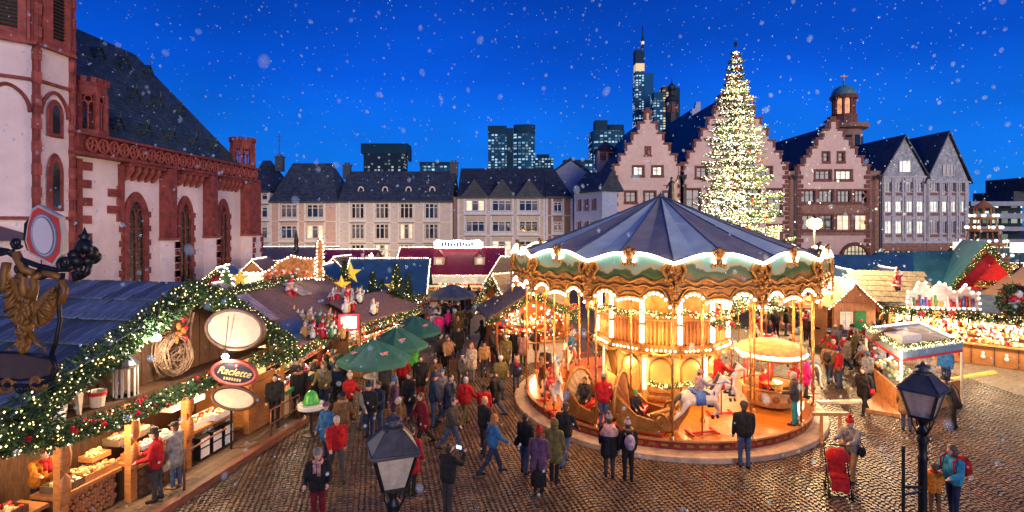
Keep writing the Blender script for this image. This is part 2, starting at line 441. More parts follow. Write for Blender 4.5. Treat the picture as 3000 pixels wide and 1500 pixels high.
CAR = Vector((5.85, 21.5, 0.0))     # centre of the carousel
CR = 5.75
cob_m = [mat('cobble_brown', (0.145,0.092,0.056), rough=0.48, var=0.3, scale=5, bump=0.3, wear=(0.06,0.043,0.032), spec=0.25),
         mat('cobble_grey', (0.150,0.112,0.084), rough=0.48, var=0.3, scale=5, bump=0.3, wear=(0.06,0.043,0.032), spec=0.25),
         mat('cobble_red', (0.138,0.076,0.045), rough=0.48, var=0.3, scale=5, bump=0.3, wear=(0.06,0.043,0.032), spec=0.25),
         mat('cobble_dark', (0.055,0.038,0.03), rough=0.4, var=0.3, scale=5, bump=0.3)]
def cobble_field():
    rnd = random.Random(3); W, NA, ROW = 1.5, 11, 0.128
    rows = []
    ca, sa = math.cos(R(14)), math.sin(R(14))
    stones = []
    for k in range(-22, 24):
        for j in range(-40, 330):
            for i in range(NA):
                u = (i+0.5)/NA*2-1                       # across the lane, arc rises to the middle
                x = (k+0.5)*W + u*W*0.5
                y = j*ROW + 0.62*(1-u*u) + (0.05 if k % 2 else 0)
                X, Yy = x*ca-y*sa, x*sa+y*ca
                if Yy < 12.6 or Yy > 27 or abs(X/Yy-0.0) > 1.0 or X < -8.2: continue
                if X > 20.5: continue
                if (X-CAR.x)**2+(Yy-CAR.y)**2 < (CR-0.2)**2: continue
                ang = math.atan2(-1.24*u, W*0.5) + R(14) + rnd.gauss(0,0.05)
                stones.append((X+rnd.gauss(0,0.004), Yy+rnd.gauss(0,0.004), ang, 0.142*rnd.uniform(0.86,1.0), 0.104*rnd.uniform(0.86,1.02), rnd.uniform(-0.006,0.006), rnd.choice((0,0,0,1,1,2,2,3))))
    return stones
stones = cobble_field()
stones.sort(key=lambda s: s[1])
def cob_geo(w, d):
    hw, hd = w/2, d/2; t = 0.78
    vs = [(-hw,-hd,-0.03),(hw,-hd,-0.03),(hw,hd,-0.03),(-hw,hd,-0.03)]
    vs += [(-hw*t,-hd*t,0.018),(hw*t,-hd*t,0.018),(hw*t,hd*t,0.018),(-hw*t,hd*t,0.018)]
    return vs, [(4,5,6,7),(0,1,5,4),(1,2,6,5),(2,3,7,6),(3,0,4,7)]
cm = []
for q in range(4):
    b = MB(); b.add(*cob_geo(0.132,0.098)); cm.append(b.mesh('cobblestone', cob_m[q]))
near = [s for s in stones if s[1] > 13.25 and -8 < s[0] < 12.4][:300]
for s in near:
    put('cobblestone', cm[s[6]], ground, (s[0], s[1], s[5]), s[2])
ns = set(id(s) for s in near)
cv, cf, cmi = [], [], []
for s in stones:
    if id(s) in ns: continue
    vs, fs = cob_geo(s[3], s[4]); c, d = math.cos(s[2]), math.sin(s[2]); o = len(cv)
    cv.extend([(s[0]+x*c-y*d, s[1]+x*d+y*c, z+s[5]) for x,y,z in vs]); cf.extend([tuple(i+o for i in f) for f in fs]); cmi.extend([s[6]]*5)
cme = bpy.data.meshes.new('cobblestone_paving'); cme.from_pydata(cv, [], cf)
for m_ in cob_m: cme.materials.append(m_)
cme.polygons.foreach_set('material_index', cmi)
put('cobblestone_paving', cme, ground, kind='stuff')

# ------------------------------------------------------------------ far houses
M_slate = slate('slate_roof', (0.075,0.090,0.105))
M_slated = slate('slate_roof_dark', (0.05,0.06,0.075))
M_peach = mat('peach_render', (0.58,0.37,0.26), rough=0.85, var=0.1, scale=2, bump=0.1)
M_beige = mat('beige_render', (0.62,0.50,0.40), rough=0.85, var=0.1, scale=2, bump=0.1)
M_trim  = mat('cream_trim', (0.74,0.64,0.50), rough=0.7, var=0.08, scale=3, bump=0.05)
M_ochre = mat('ochre_render', (0.55,0.44,0.30), rough=0.85, var=0.1, scale=2, bump=0.1)
M_whiter = mat('white_render', (0.66,0.62,0.62), rough=0.85, var=0.1, scale=2, bump=0.1)
M_brick = brickmat('red_brick_wall', (0.30,0.13,0.08), (0.22,0.09,0.06), (0.35,0.26,0.2))
M_lead = mat('dark_gutter', (0.06,0.065,0.075), rough=0.5, var=0.2, bump=0.05)

def roof_prism(mb, x0, x1, ye, yr, ze, zr, hipl=0.0, hipr=0.0, over=0.35, mi=0):
    """pitched roof with ridge along x; eave at the front (ye, ze), ridge at (yr, zr)"""
    yb = 2*yr-ye
    a = [(x0,ye-over,ze),(x1,ye-over,ze),(x1,yb+over,ze),(x0,yb+over,ze),(x0+hipl,yr,zr),(x1-hipr,yr,zr)]
    mb.add(a, [(0,1,5,4),(2,3,4,5),(1,2,5),(3,0,4)], mi)
    mb.add([(x0,ye-over,ze-0.22),(x1,ye-over,ze-0.22),(x1,yb+over,ze-0.22),(x0,yb+over,ze-0.22)]+a[:4],
           [(0,3,2,1),(0,1,5,4),(1,2,6,5),(2,3,7,6),(3,0,4,7)], mi)

S75 = 75/1600.0
def fx(px): return (px-1500)*S75
def fz(py): return 7+(650-py)*S75
def body(mb, x0, x1, d, z1, mi=0):
    """side and back walls of a house whose front sheet lies at y=0"""
    mb.quad((x0,d,0),(x0,0,0),(x0,0,z1),(x0,d,z1),mi); mb.quad((x1,0,0),(x1,d,0),(x1,d,z1),(x1,0,z1),mi); mb.quad((x1,d,0),(x0,d,0),(x0,d,z1),(x1,d,z1),mi)


gset = [M_glass, M_glassb, M_glass]
rw = random.Random(11)
def row_house(label, px0, px1, cols, rows, eave, ridge, wallm, trimm, roofm, hipl=0, hipr=0, nx=3, bands=True, dormer=(), gables=(), shop=M_litw, lit=()):
    t = thing('town_house', label, 'house', (0,75,0))
    x0, x1, ze = fx(px0), fx(px1), fz(eave)
    ops = []
    for (a,b) in cols:
        for (c,d) in rows: ops.append((fx(a),fx(b),fz(d),fz(c)))
    sh = [(fx(a)-0.3, fx(b)+0.3, 0.4, 2.9) for a,b in cols]
    mb = MB(); facade(mb, x0, x1, 0, ze, ops+sh, 0.22); body(mb, x0, x1, 10, ze)
    mb.build('wall', wallm, t)
    tr = MB()
    for (a,b) in cols:
        for e in (fx(a)-0.28, fx(b)+0.02): tr.bx(e, e+0.26, -0.06, 0.05, 3.2, ze-0.05)
    for (c,d) in rows:
        tr.bx(x0+0.02, x1-0.02, -0.045, 0.05, fz(d)-0.55, fz(d)-0.42)
        for (a,b) in cols: tr.bx(fx(a)-0.02, fx(b)+0.02, -0.04, 0.04, fz(d)-0.40, fz(d)-0.06)
    tr.bx(x0, x0+0.3, -0.05, 0.05, 0, ze-0.02); tr.bx(x1-0.3, x1, -0.05, 0.05, 0, ze-0.02)
    tr.bx(x0, x1, -0.07, 0.06, 3.0, 3.2); 
    tr.build('trim', trimm, t)
    lb = MB()
    for (c,d) in rows:
        for (a,b) in cols: lb.bx(fx(a)-0.25, fx(b)+0.25, -0.09, 0.02, fz(d)-0.60, fz(d)-0.5)
    lb.bx(x0, x1, -0.45, 0.0, ze-0.12, ze+0.02)
    lb.build('gutter', M_lead, t)
    k = 0
    for (c,d) in rows:
        for (a,b) in cols:
            g = [rw.choice((M_glass,M_glass,M_glassb,M_glassb)) for _ in range(3)]
            if k in lit: g = [M_litw, M_glassb, M_litw]
            window(t, fx(a)+0.01, 0.14, fz(d)+0.01, fx(b)-fx(a)-0.02, fz(c)-fz(d)-0.02, nx, 1, trimm, g, 0.13, transom=0.72); k += 1
    for a,b,c,d in sh: window(t, a, 0.15, c, b-a, d-c, 3, 1, M_dwood, shop, 0.08, name='shop_window')
    rb = MB(); yr = 5.0; zr = 7+(650-ridge)/1600*(75+yr)
    roof_prism(rb, x0, x1, 0, yr, ze, zr, hipl, hipr)
    rf = rb.build('roof', roofm, t)
    for px in dormer:
        db = MB(); x = fx(px); z = fz(556); y = (z-ze)/(zr-ze)*yr - 0.2
        db.T = Matrix.Translation((x, y-0.1, z))
        db.lathe([(0.30,0),(0.42,0.0),(0.45,0.12),(0.30,0.5)], 12, sy=1.3, mi=0) if False else None
        ring = [(0.36*math.cos(a*PI/8), 0, 0.48*math.sin(a*PI/8)) for a in range(16)]
        db.tube(ring, 0.11, 6, closed=True)
        db.build('dormer_surround', trimm, rf)
        gb_ = MB(); gb_.T = Matrix.Translation((x, y, z)); gb_.add([(0.34*math.cos(a*PI/8), 0.02, 0.46*math.sin(a*PI/8)) for a in range(16)], [tuple(range(15,-1,-1))]); gb_.build('dormer_glass', M_glass, rf)
        hb = MB(); hb.T = Matrix.Translation((x, y, z))
        hb.lathe([(0.5,0.0),(0.5,0.0)],4) if False else None
        hb.add([(0.5*math.cos(a*PI/8), -0.06, 0.62*math.sin(a*PI/8)) for a in range(9)]+[(0.5*math.cos(a*PI/8), 1.0, 0.55*math.sin(a*PI/8)) for a in range(9)], [(i,i+9,i+10,i+1) for i in range(8)])
        hb.build('dormer_hood', roofm, rf)
    for px in gables:
        x = fx(px); w = 38*S75*1.05; zt = fz(524); yb = (zt-ze)/(zr-ze)*yr
        gb_ = MB(); gb_.add([(x-w,-0.36,ze+0.02),(x+w,-0.36,ze+0.02),(x,-0.36,zt),(x,yb,zt),(x-w,-0.3,ze+0.02),(x+w,-0.3,ze+0.02)], [(0,1,2),(0,2,3,4),(1,5,3,2)])
        gb_.build('roof_gable', M_slated, rf)
    return t
rowsA = [(598,638),(660,700),(721,761)]
tA = row_house('peach and cream town house with hipped slate roof beside the church', 790, 990, [(821,870),(897,948)], rowsA, 590, 478, M_peach, M_trim, M_slate, hipl=1.2, hipr=2.4, lit=(3,))
tA0 = row_house('narrow cream house strip between the church and the peach house', 722, 789, [(736,756),(764,784)], [(565,587),(606,638),(664,700),(726,760)], 560, 470, M_beige, M_trim, M_slated, nx=1, hipr=2)
tB = row_house('long beige town house with four oval roof dormers', 991, 1326, [(1028,1067),(1099,1139),(1171,1210),(1244,1284)], [(595,641),(655,701),(716,761)], 589, 502, M_beige, M_trim, M_slate, dormer=(1049,1121,1191,1262), lit=(6,9))
tC = row_house('ochre and white town house with three small roof gables', 1340, 1598, [(1364,1420),(1441,1499),(1520,1577)], [(586,619),(647,680),(705,745)], 577, 493, M_ochre, M_whiter, M_slated, gables=(1390,1471,1550), lit=(0,6,7))
tD = row_house('red brick end house next to the ochre house', 1599, 1678, [(1621,1647)], [(591,621),(649,678)], 577, 493, M_brick, M_whiter, M_slated, nx=2, hipr=2.2)
pt = MB(); pt.bx(fx(1327), fx(1339), 0, 9, 0, fz(577)); pt.bx(fx(1331)-0.05, fx(1331)+0.15, -0.2, 0, 0, fz(580), 0)
tag(pt.build('party_wall', M_brick, loc=(0,75,0)), 'narrow red brick party wall between the beige and ochre houses', 'wall')
for (px,py,h,lab) in ((820,470,1.4,'dark chimney on the peach house ridge'),(1017,492,1.0,'dark chimney at the beige house hip'),(1330,488,1.5,'dark chimney above the brick party wall')):
    cb = MB(); p = P(px,py,80); cb.bx(-0.55,0.55,-0.4,0.4,-1.6,h*0.3); cb.bx(-0.65,0.65,-0.5,0.5,h*0.3,h*0.3+0.15)
    cb.bx(-0.35,-0.1,-0.15,0.15,h*0.3+0.15,h*0.3+0.5); cb.bx(0.1,0.35,-0.15,0.15,h*0.3+0.15,h*0.3+0.5)
    tag(cb.build('chimney', M_lead, loc=p), lab, 'chimney')
ab = MB(); ab.tube([(0,0,0),(0,0,4)],0.06,6); ab.beam((-0.5,0,3.6),(0.5,0,3.6),0.06,0.06); ab.beam((-0.3,0,3.1),(0.3,0,3.1),0.06,0.06)
tag(ab.build('roof_antenna', M_lead, loc=P(818,472,80)), 'thin antenna mast on the peach house chimney', 'antenna')

for i,px in enumerate((760,850,945,1040,1140,1480,1600)):  # small eave lamps rebuilt as pole globes, more added to brighten the house fronts
    p = P(px,762,67); t = thing('globe_lamp', ('first','second','third','fourth','fifth','sixth','seventh')[i]+' white globe lamp from the church added to light the house fronts', 'lamp', (p.x,p.y,0))
    q = MB(); q.tube([(0,0,0),(0,0,p.z-0.2)],0.05,6); q.build('pole', M_lead, t); q = MB(); q.ell((0,0,p.z),0.24,10,8); q.build('globe', emitmat('globe_glow',(1.0,0.86,0.66),7.0), t, smooth=True)
    lamp('house_front_fill', p+Vector((0,0.5,0.15)), 85, (1.0,0.80,0.62), 0.25)  # fill set behind each globe, added to brighten the facades
# blue-grey house that turns towards the square
t = thing('corner_house', 'blue-grey corner house with red shutters beside the brick house', 'house', P(1682,0,72).to_2d().to_3d())
d = (P(1764,0,66)-P(1682,0,72)); L = math.hypot(d.x,d.y); t.rotation_euler = (0,0,math.atan2(d.y,d.x))
M_bluew = mat('blue_grey_render', (0.42,0.46,0.56), rough=0.85, var=0.1, scale=2, bump=0.1)
M_shut = mat('red_shutter', (0.22,0.035,0.03), rough=0.6, var=0.2, bump=0.1)
ops = [(0.6+i*1.75, 1.4+i*1.75, z, z+1.5) for i in range(3) for z in (5.6,8.4)]
mb = MB(); facade(mb, 0, L, 0, 10.9, ops, 0.2); body(mb, 0, L, 2.2, 10.9); mb.build('wall', M_bluew, t)
for a,b,c,dd in ops:
    window(t, a, 0.12, c, b-a, dd-c, 2, 1, M_whiter, [M_glass], 0.07)
    sb = MB(); sb.bx(b+0.02,b+0.42,-0.06,0.0,c,dd); sb.build('shutter', M_shut, t)
rb = MB(); roof_prism(rb, -0.3, L+0.3, 0, 1.3, 10.9, 13.4, 1.0, 0); rb.build('roof', M_slated, t)
# white gable and red turret behind
t = thing('gable_house', 'pale gable end peeping over the corner house roof', 'house', P(1672,0,95).to_2d().to_3d())
s_ = 95/1600
mb = MB(); w = 55*s_; z0, z1 = 7+(650-508)*s_, 7+(650-470)*s_
mb.add([(-w,0,0),(w,0,0),(w,0,z0),(0,0,z1),(-w,0,z0),(-w,6,0),(w,6,0),(w,6,z0),(0,6,z1),(-w,6,z0)], [(0,1,2,3,4),(1,6,7,2),(5,0,4,9)]); mb.build('wall', M_bluew, t)
rb = MB(); 
for s2 in (-1,1): rb.add([(s2*(w+0.5),-0.4,z0-0.3),(0,-0.4,z1+0.2),(0,6,z1+0.2),(s2*(w+0.5),6,z0-0.3),(s2*(w+0.5),-0.4,z0),(0,-0.4,z1+0.55),(0,6,z1+0.55),(s2*(w+0.5),6,z0)], [(4,5,6,7),(0,3,2,1),(0,1,5,4),(3,0,4,7)])
rb.build('roof', M_slated, t)
for i in (-1,0,1): window(t, i*0.9-0.3, -0.05, z0-0.9, 0.55, 0.9, 1, 1, M_whiter, [M_glass], 0.06)
t = thing('roof_turret', 'small pink turret with pointed dark roof behind the gabled houses', 'turret', P(1778,0,82).to_2d().to_3d())
s_ = 82/1600; mb = MB(); w = 28*s_; mb.bx(-w,w,0,2*w,0,7+(650-440)*s_); mb.build('wall', mat('pink_render',(0.62,0.40,0.34),rough=0.85,var=0.12,scale=2,bump=0.1), t)
rb = MB(); z = 7+(650-440)*s_; rb.add([(-w-0.3,-0.3,z),(w+0.3,-0.3,z),(w+0.3,2*w+0.3,z),(-w-0.3,2*w+0.3,z),(0,w,z+1.6)], [(0,1,4),(1,2,4),(2,3,4),(3,0,4),(3,2,1,0)]); rb.build('roof', M_slated, t)
for i in (-0.45,0.1): window(t, i*w*1.6, -0.06, z-1.5, w*0.6, 1.1, 1, 1, MATS['red_shutter'], [M_glass], 0.07)
tb = MB(); tb.bx(-w-0.12,w+0.12,-0.12,2*w+0.12,z-0.3,z-0.004); tb.build('cornice', MATS['red_shutter'], t)

# ------------------------------------------------------------------ stepped gable houses
M_pink = mat('pink_gable_render', (0.82,0.57,0.45), rough=0.85, var=0.1, scale=1.5, bump=0.12, wear=(0.70,0.47,0.37))
M_sand = mat('red_sandstone', (0.23,0.085,0.06), rough=0.8, var=0.3, scale=3, bump=0.3)
M_brown = mat('brown_sandstone', (0.36,0.19,0.125), rough=0.8, var=0.25, scale=3, bump=0.3)
YG = 70.0; SG = YG/1600
def gx(px): return (px-1500)*SG
def gz(py): return 7+(650-py)*SG
def stepped(label, cx, half, nst, sw, base, sh, wins, extra=None, bands=()):
    """stepped gable front: centre cx, half width, nst steps each side (px), lowest step top at y=base"""
    t = thing('gabled_house', label, 'house', (gx(cx),YG,0))
    w = half*SG; st = sw*SG; hh = sh*SG; zb = gz(base)
    prof = [(-w,0),(-w,zb)]
    x = -w
    for i in range(nst):
        prof += [(x+st, zb+i*hh), (x+st, zb+(i+1)*hh)]; x += st
    prof += [(-p[0], p[1]) for p in reversed(prof)]
    mb = MB()
    ops = [(gx(a)-gx(cx), gx(b)-gx(cx), gz(d), gz(c)) for (a,b,c,d,*_) in wins]
    # lower wall with openings, upper steps as slabs
    facade(mb, -w, w, 0, zb, [o for o in ops if o[3] <= zb+1e-3], 0.3)
    body(mb, -w, w, 0.8, zb)
    for i in range(nst+1):
        xx = w-st*i; z0_ = zb+(i-1)*hh if i else zb
        if i == 0: continue
        lo, hi = zb+(i-1)*hh, zb+i*hh
        sub = [o for o in ops if o[2] < hi and o[3] > lo and o[3] > zb+1e-3]
        sub = [(o[0],o[1],max(o[2],lo),min(o[3],hi)) for o in sub]
        facade(mb, -xx, xx, lo, hi, sub, 0.3)
        mb.quad((-xx,0.8,lo),(-xx,0,lo),(-xx,0,hi),(-xx,0.8,hi)); mb.quad((xx,0,lo),(xx,0.8,lo),(xx,0.8,hi),(xx,0,hi)); mb.quad((xx,0.8,lo),(-xx,0.8,lo),(-xx,0.8,hi),(xx,0.8,hi))
    mb.build('wall', M_pink, t)
    cp = None
    for i in range(nst+1):
        for s2 in (-1,1):
            xa = w-st*i; xb = w-st*(i+1) if i < nst else 0
            if i == nst and s2 == 1: continue
            zc = zb+i*hh
            c = MB()
            if i == nst: c.bx(-xa-0.12, xa+0.12, -0.14, 0.9, 0, 0.28); c.bx(-xa, -xa+0.3, -0.1,-0.004,-0.9,0); c.bx(xa-0.3, xa, -0.1,-0.004,-0.9,0); c.bx(-xa*0.6, xa*0.6, 0.0, 0.8, 0.28, 0.7)
            else:
                c.bx(min(s2*xa,s2*xb)-0.12, max(s2*xa,s2*xb)+0.12, -0.14, 0.9, 0, 0.26); c.bx(s2*xa-(0.28 if s2 > 0 else 0), s2*xa+(0.28 if s2 < 0 else 0), -0.1, -0.004, -0.8, 0)
            c.build('gable_cap', M_sand, t, (0,0,zc))
    for (a,b,c,d,nx,fm,gm) in wins:
        x0, x1, z0_, z1_ = gx(a)-gx(cx), gx(b)-gx(cx), gz(d), gz(c)
        wo_ = window(t, x0+0.01, 0.16, z0_+0.01, x1-x0-0.02, z1_-z0_-0.02, nx, 1, fm or M_sand, gm, 0.10, transom=0.62)
        s_b = MB(); s_b.bx(x0-0.25,x1+0.25,-0.12,0,z0_-0.28,z0_-0.003); s_b.bx(x0-0.2,x1+0.2,-0.08,0,z1_+0.003,z1_+0.2); s_b.bx(x0-0.2,x0-0.003,-0.08,0,z0_,z1_); s_b.bx(x1+0.003,x1+0.2,-0.08,0,z0_,z1_)
        s_b.build('window_surround', M_sand, t)
    for (c,d,m_) in bands:
        bb = MB(); bb.bx(-w-0.02,w+0.02,-0.05,-0.004,gz(d),gz(c)); 
        # leave the windows of the band open
        bb = MB(); T0 = Matrix.Translation((0,-0.05,0)); bb.T = T0
        facade(bb, -w, w, gz(d), gz(c), [o for o in ops if o[2] >= gz(d)-0.01 and o[3] <= gz(c)+0.01], 0.05); bb.build('stone_band', m_, t)
    # quoins at both edges
    z = 0.3; i = 0
    while z < zb-0.6:
        for s2 in (-1,1):
            q = MB(); L_ = 0.75 if i % 2 else 0.45
            q.bx(min(s2*w, s2*(w-L_)), max(s2*w, s2*(w-L_)), -0.085, -0.0545, z, z+0.5); q.build('quoin', M_sand, t)
        z += 0.58; i += 1
    # roof running back from the gable
    rb = MB(); zt = zb+nst*hh-0.6; zt = zb+nst*hh*0.93
    rb.add([(-w,0.8,zb-0.2),(w,0.8,zb-0.2),(0,0.8,zt),(-w,17,zb-0.2),(w,17,zb-0.2),(0,17,zt)], [(0,2,5,3),(2,1,4,5),(3,5,4)])
    rb.build('roof', M_slated, t)
    if extra: extra(t, w, zb)
    return t
def niche(t, w, zb):
    nb = MB(); nb.bx(-0.42,0.42,-0.1,-0.004,7+(650-455)*SG,7+(650-428)*SG); nb.bx(-0.55,0.55,-0.2,-0.004,7+(650-458)*SG,7+(650-455)*SG); nb.build('niche', M_sand, t)
    f = MB(); z = 7+(650-454)*SG; f.ell((0,-0.16,z+0.35),(0.16,0.1,0.35),8,6); f.ell((0,-0.16,z+0.78),(0.1,0.1,0.12),8,6); f.build('niche_figure', M_brown, t)
stepped('pink stepped-gable house left of the statue', 1898, 104, 5, 18.6, 486, 31,
        [(1856,1884,488,514,2,None,[M_lit,M_lit]),(1912,1940,488,514,2,None,[M_lit,M_lit]),
         (1833,1863,562,592,2,None,[M_glass]),(1889,1919,562,592,2,None,[M_glass]),(1945,1972,562,592,2,None,[M_glassb]),
         (1828,1862,630,665,2,None,[M_glass]),(1900,1930,630,665,2,None,[M_glass])], niche, ())
stepped('wide pink stepped-gable house behind the lit Christmas tree', 2152, 158, 7, 19.5, 480, 33,
        [(2010,2050,555,630,2,None,[M_glassb]),(2075,2115,555,630,2,None,[M_litw]),(2190,2225,555,630,2,None,[M_glass]),(2250,2289,555,630,2,None,[M_glass]),
         (2040,2070,490,520,2,None,[M_glass]),(2230,2260,490,520,2,None,[M_glass]),(2010,2050,660,715,2,None,[M_litw]),(2180,2220,660,715,2,None,[M_litw]),(2250,2289,660,715,2,None,[M_litw])])
def arch_door(t, w, zb):
    cxd = gx(2504)-gx(2442); r = 38*SG; zc = gz(757)
    sb = MB(); ring = [(cxd+(r+0.18)*math.cos(a*PI/14), -0.07, zc+(r+0.18)*math.sin(a*PI/14)) for a in range(15)]
    sb.tube([(cxd+r+0.18,-0.07,0)]+ring+[(cxd-r-0.18,-0.07,0)], 0.24, 6); sb.build('arch_surround', M_sand, t)
    gl = MB(); gl.add([(cxd+r*math.cos(a*PI/14), -0.04, zc+r*math.sin(a*PI/14)) for a in range(15)]+[(cxd-r,-0.04,0.2),(cxd+r,-0.04,0.2)], [tuple(range(16,-1,-1))]); 
    d_ = gl.build('arched_window', litwin('lit_arch', (1.0,0.86,0.5), 1.0), t)
    fb = MB()
    for k in range(-3,4): fb.bx(cxd+k*r/3.5-0.05, cxd+k*r/3.5+0.05, -0.09,-0.045, 0.2, zc+math.sqrt(max(0,r*r-(k*r/3.5)**2)))
    for zz in (zc-1.2, zc, zc+r*0.5): 
        hw = r if zz <= zc else math.sqrt(r*r-(zz-zc)**2)
        fb.bx(cxd-hw, cxd+hw, -0.095,-0.05, zz-0.05, zz+0.05)
    fb.build('glazing_bar', M_dwood, d_)
w3 = []
for a,b in ((2347,2387),(2400,2440),(2454,2491),(2505,2542)): w3.append((a,b,558,593,3,M_dwood,[M_glass]))
for a,b in ((2350,2387),(2400,2440)): w3.append((a,b,630,674,2,M_dwood,[M_glassb,M_glass]))
for a,b in ((2452,2489),(2505,2540)): w3.append((a,b,630,674,2,M_trim,[M_litw]))
w3 += [(2412,2428,447,473,1,None,[M_glass]),(2456,2472,447,473,1,None,[M_glass]),(2389,2433,500,526,3,None,[M_glass]),(2449,2494,500,526,3,None,[M_lit])]
stepped('stepped-gable house with brown stone floors and arched doorway', 2442, 106, 5, 18.2, 487, 26, w3, arch_door, ((554,690,M_brown),))
# gutters / downpipes between
for px,lab in ((2000,'dark downpipe between the two pink gabled houses'),(2322,'dark downpipe between the wide gable and the brown house'),(2570,'dark downpipe beside the slate gabled houses')):
    b = MB(); b.tube([(0,0,0),(0,0,gz(520))],0.12,6); b.lathe([(0.12,0),(0.4,0.5),(0.4,0.7)],8,(0,0,gz(520)-0.4)); tag(b.build('downpipe', M_lead, loc=(gx(px),YG-0.5,0)), lab, 'downpipe')
fb = MB(); fb.bx(gx(2548),gx(2584),0.2,1.0,0,gz(500)); tag(fb.build('stone_link_wall', M_brown, loc=(0,YG,0)), 'brown stone wall strip between stepped gable and slate gables', 'wall')
fb = MB(); fb.bx(gx(2310),gx(2337),0.3,1.0,0,gz(500)); tag(fb.build('stone_link_wall', M_brown, loc=(0,YG,0)), 'brown wall strip between wide gable and stepped gable', 'wall')

# slate-clad twin gables
M_clad = slate('slate_cladding', (0.52,0.54,0.56), 1.6)
M_timb = mat('grey_timber', (0.54,0.52,0.51), rough=0.8, var=0.2, scale=4, bump=0.2)
M_redp = mat('dull_red_panel', (0.30,0.14,0.12), rough=0.8, var=0.2, scale=4, bump=0.1)
def twin(label, p0, p1, apx, apy, eave, cols, glassrows, attic):
    t = thing('slate_gabled_house', label, 'house', (gx(p0),YG,0))
    W = gx(p1)-gx(p0); ze = gz(eave); za = gz(apy); xa = gx(apx)-gx(p0)
    rows = [(532,563),(589,622),(647,685)]
    ops = [(gx(a)-gx(p0), gx(b)-gx(p0), gz(d), gz(c)) for a,b in cols for c,d in rows]
    base = [(W*(0.03+i*0.24), W*(0.2+i*0.24), 0.3, gz(735)) for i in range(4)]
    mb = MB(); facade(mb, 0, W, gz(708), ze, ops, 0.2); body(mb, 0, W, 14, ze); mb.build('wall', M_timb, t)
    sb = MB(); facade(sb, 0, W, 0, gz(708), base, 0.3); sb.build('ground_floor', M_brown, t)
    for a,b,c,d in base: window(t, a, 0.2, c, b-a, d-c, 2, 1, M_dwood, [M_glassb,M_litw], 0.08)
    g = MB(); g.add([(0,0,ze),(W,0,ze),(xa,0,za)], [(0,1,2)]); g.build('gable', M_clad, t)
    tb = MB()
    tb.bx(-0.05,W+0.05,-0.14,-0.01,ze-0.12,ze+0.1); tb.bx(-0.05,W+0.05,-0.16,-0.01,gz(708)-0.2,gz(708)+0.1)
    for c,d in rows: tb.bx(0,W,-0.08,-0.01,gz(d)-0.45,gz(d)-0.02+0.0); 
    for a,b in cols:
        for q in (a-1.5,b+1.5): x_ = gx(q)-gx(p0); tb.bx(x_-0.1,x_+0.1,-0.11,-0.01,gz(708)+0.11,ze-0.13)
    tb.build('timber', M_timb, t)
    for c,d in rows:
        for a,b in cols:
            pb = MB(); pb.bx(gx(a)-gx(p0)+0.0, gx(b)-gx(p0), -0.105,-0.082, gz(d)-0.42, gz(d)-0.06); pb.build('panel', M_redp, t)
    for a,b in cols:
        for r_, (c,d) in enumerate(rows):
            window(t, gx(a)-gx(p0)+0.01, 0.1, gz(d)+0.01, gx(b)-gx(a)-0.02, gz(c)-gz(d)-0.02, 2 if b-a < 28 else 4, 1, M_whiter, glassrows[r_], 0.09)
    x_ = xa; window(t, x_-0.75, -0.1, gz(attic)-0.65, 1.5, 1.5, 3, 1, M_whiter, [M_lit if apx < 2700 else M_glassb], 0.08)
    rb = MB()
    for (xe) in (0,W):
        o = -0.35 if xe == 0 else 0.35
        rb.add([(xe+o,-0.3,ze-0.25),(xa,-0.3,za+0.05),(xa,15,za+0.05),(xe+o,15,ze-0.25),(xe+o,-0.3,ze-0.05),(xa,-0.3,za+0.35),(xa,15,za+0.35),(xe+o,15,ze-0.05)],
               [(4,5,6,7),(0,3,2,1),(0,1,5,4),(3,0,4,7),(2,3,7,6)] )
    rb.build('roof', M_slate, t)
twin('grey slate-clad gabled house with lit upper windows, beside the stepped gable', 2585, 2713, 2650, 402, 518, [(2591,2613),(2622,2643),(2654,2675),(2684,2706)], [[M_glass],[M_lit],[M_lit,M_lit]], 490)
twin('rightmost grey slate-clad gabled house with reddish panels', 2715, 2838, 2778, 391, 533, [(2722,2752),(2759,2776),(2785,2801),(2811,2827)], [[M_glass],[M_lit],[M_glassb]], 500)

# domed church tower behind the gables
t = thing('domed_tower', 'round sandstone tower with lit lantern and green copper dome', 'tower', P(2472,0,105).to_2d().to_3d())
k = 105/1600
def hz(py): return 7+(650-py)*k
mb = MB(); mb.lathe([(46*k,0),(46*k,hz(385))],20); mb.lathe([(46*k,hz(385)),(62*k,hz(380)),(64*k,hz(368)),(50*k,hz(364)),(0,hz(364))],20); mb.build('shaft', M_brown, t, smooth=False)
mb = MB(); mb.lathe([(34*k,hz(364)),(34*k,hz(345)),(36*k,hz(338)),(0,hz(338))],12); mb.build('lantern_base', M_sand, t)
for i in range(8):
    a = i*PI/4+0.2; c = MB(); c.lathe([(4.5*k,hz(338)),(4*k,hz(332)),(4*k,hz(298)),(5.5*k,hz(290))],8,(27*k*math.cos(a),27*k*math.sin(a),0)); c.build('lantern_column', M_sand, t)
mb = MB(); mb.lathe([(18*k,hz(338)),(18*k,hz(290))],10); mb.build('lantern_core', litwin('lantern_glow',(1.0,0.42,0.16),0.9), t)
mb = MB(); mb.lathe([(35*k,hz(292)),(38*k,hz(285)),(34*k,hz(280)),(0,hz(280))],16); mb.build('lantern_cornice', M_sand, t)
mb = MB(); mb.lathe([(33*k,hz(281)),(32*k,hz(272)),(25*k,hz(260)),(12*k,hz(253)),(3*k,hz(250)),(2*k,hz(243)),(3.5*k,hz(240)),(0,hz(236))],16)
M_cop = mat('green_copper', (0.10,0.26,0.24), rough=0.5, var=0.3, scale=2, bump=0.1); d_ = mb.build('dome', M_cop, t, smooth=True)
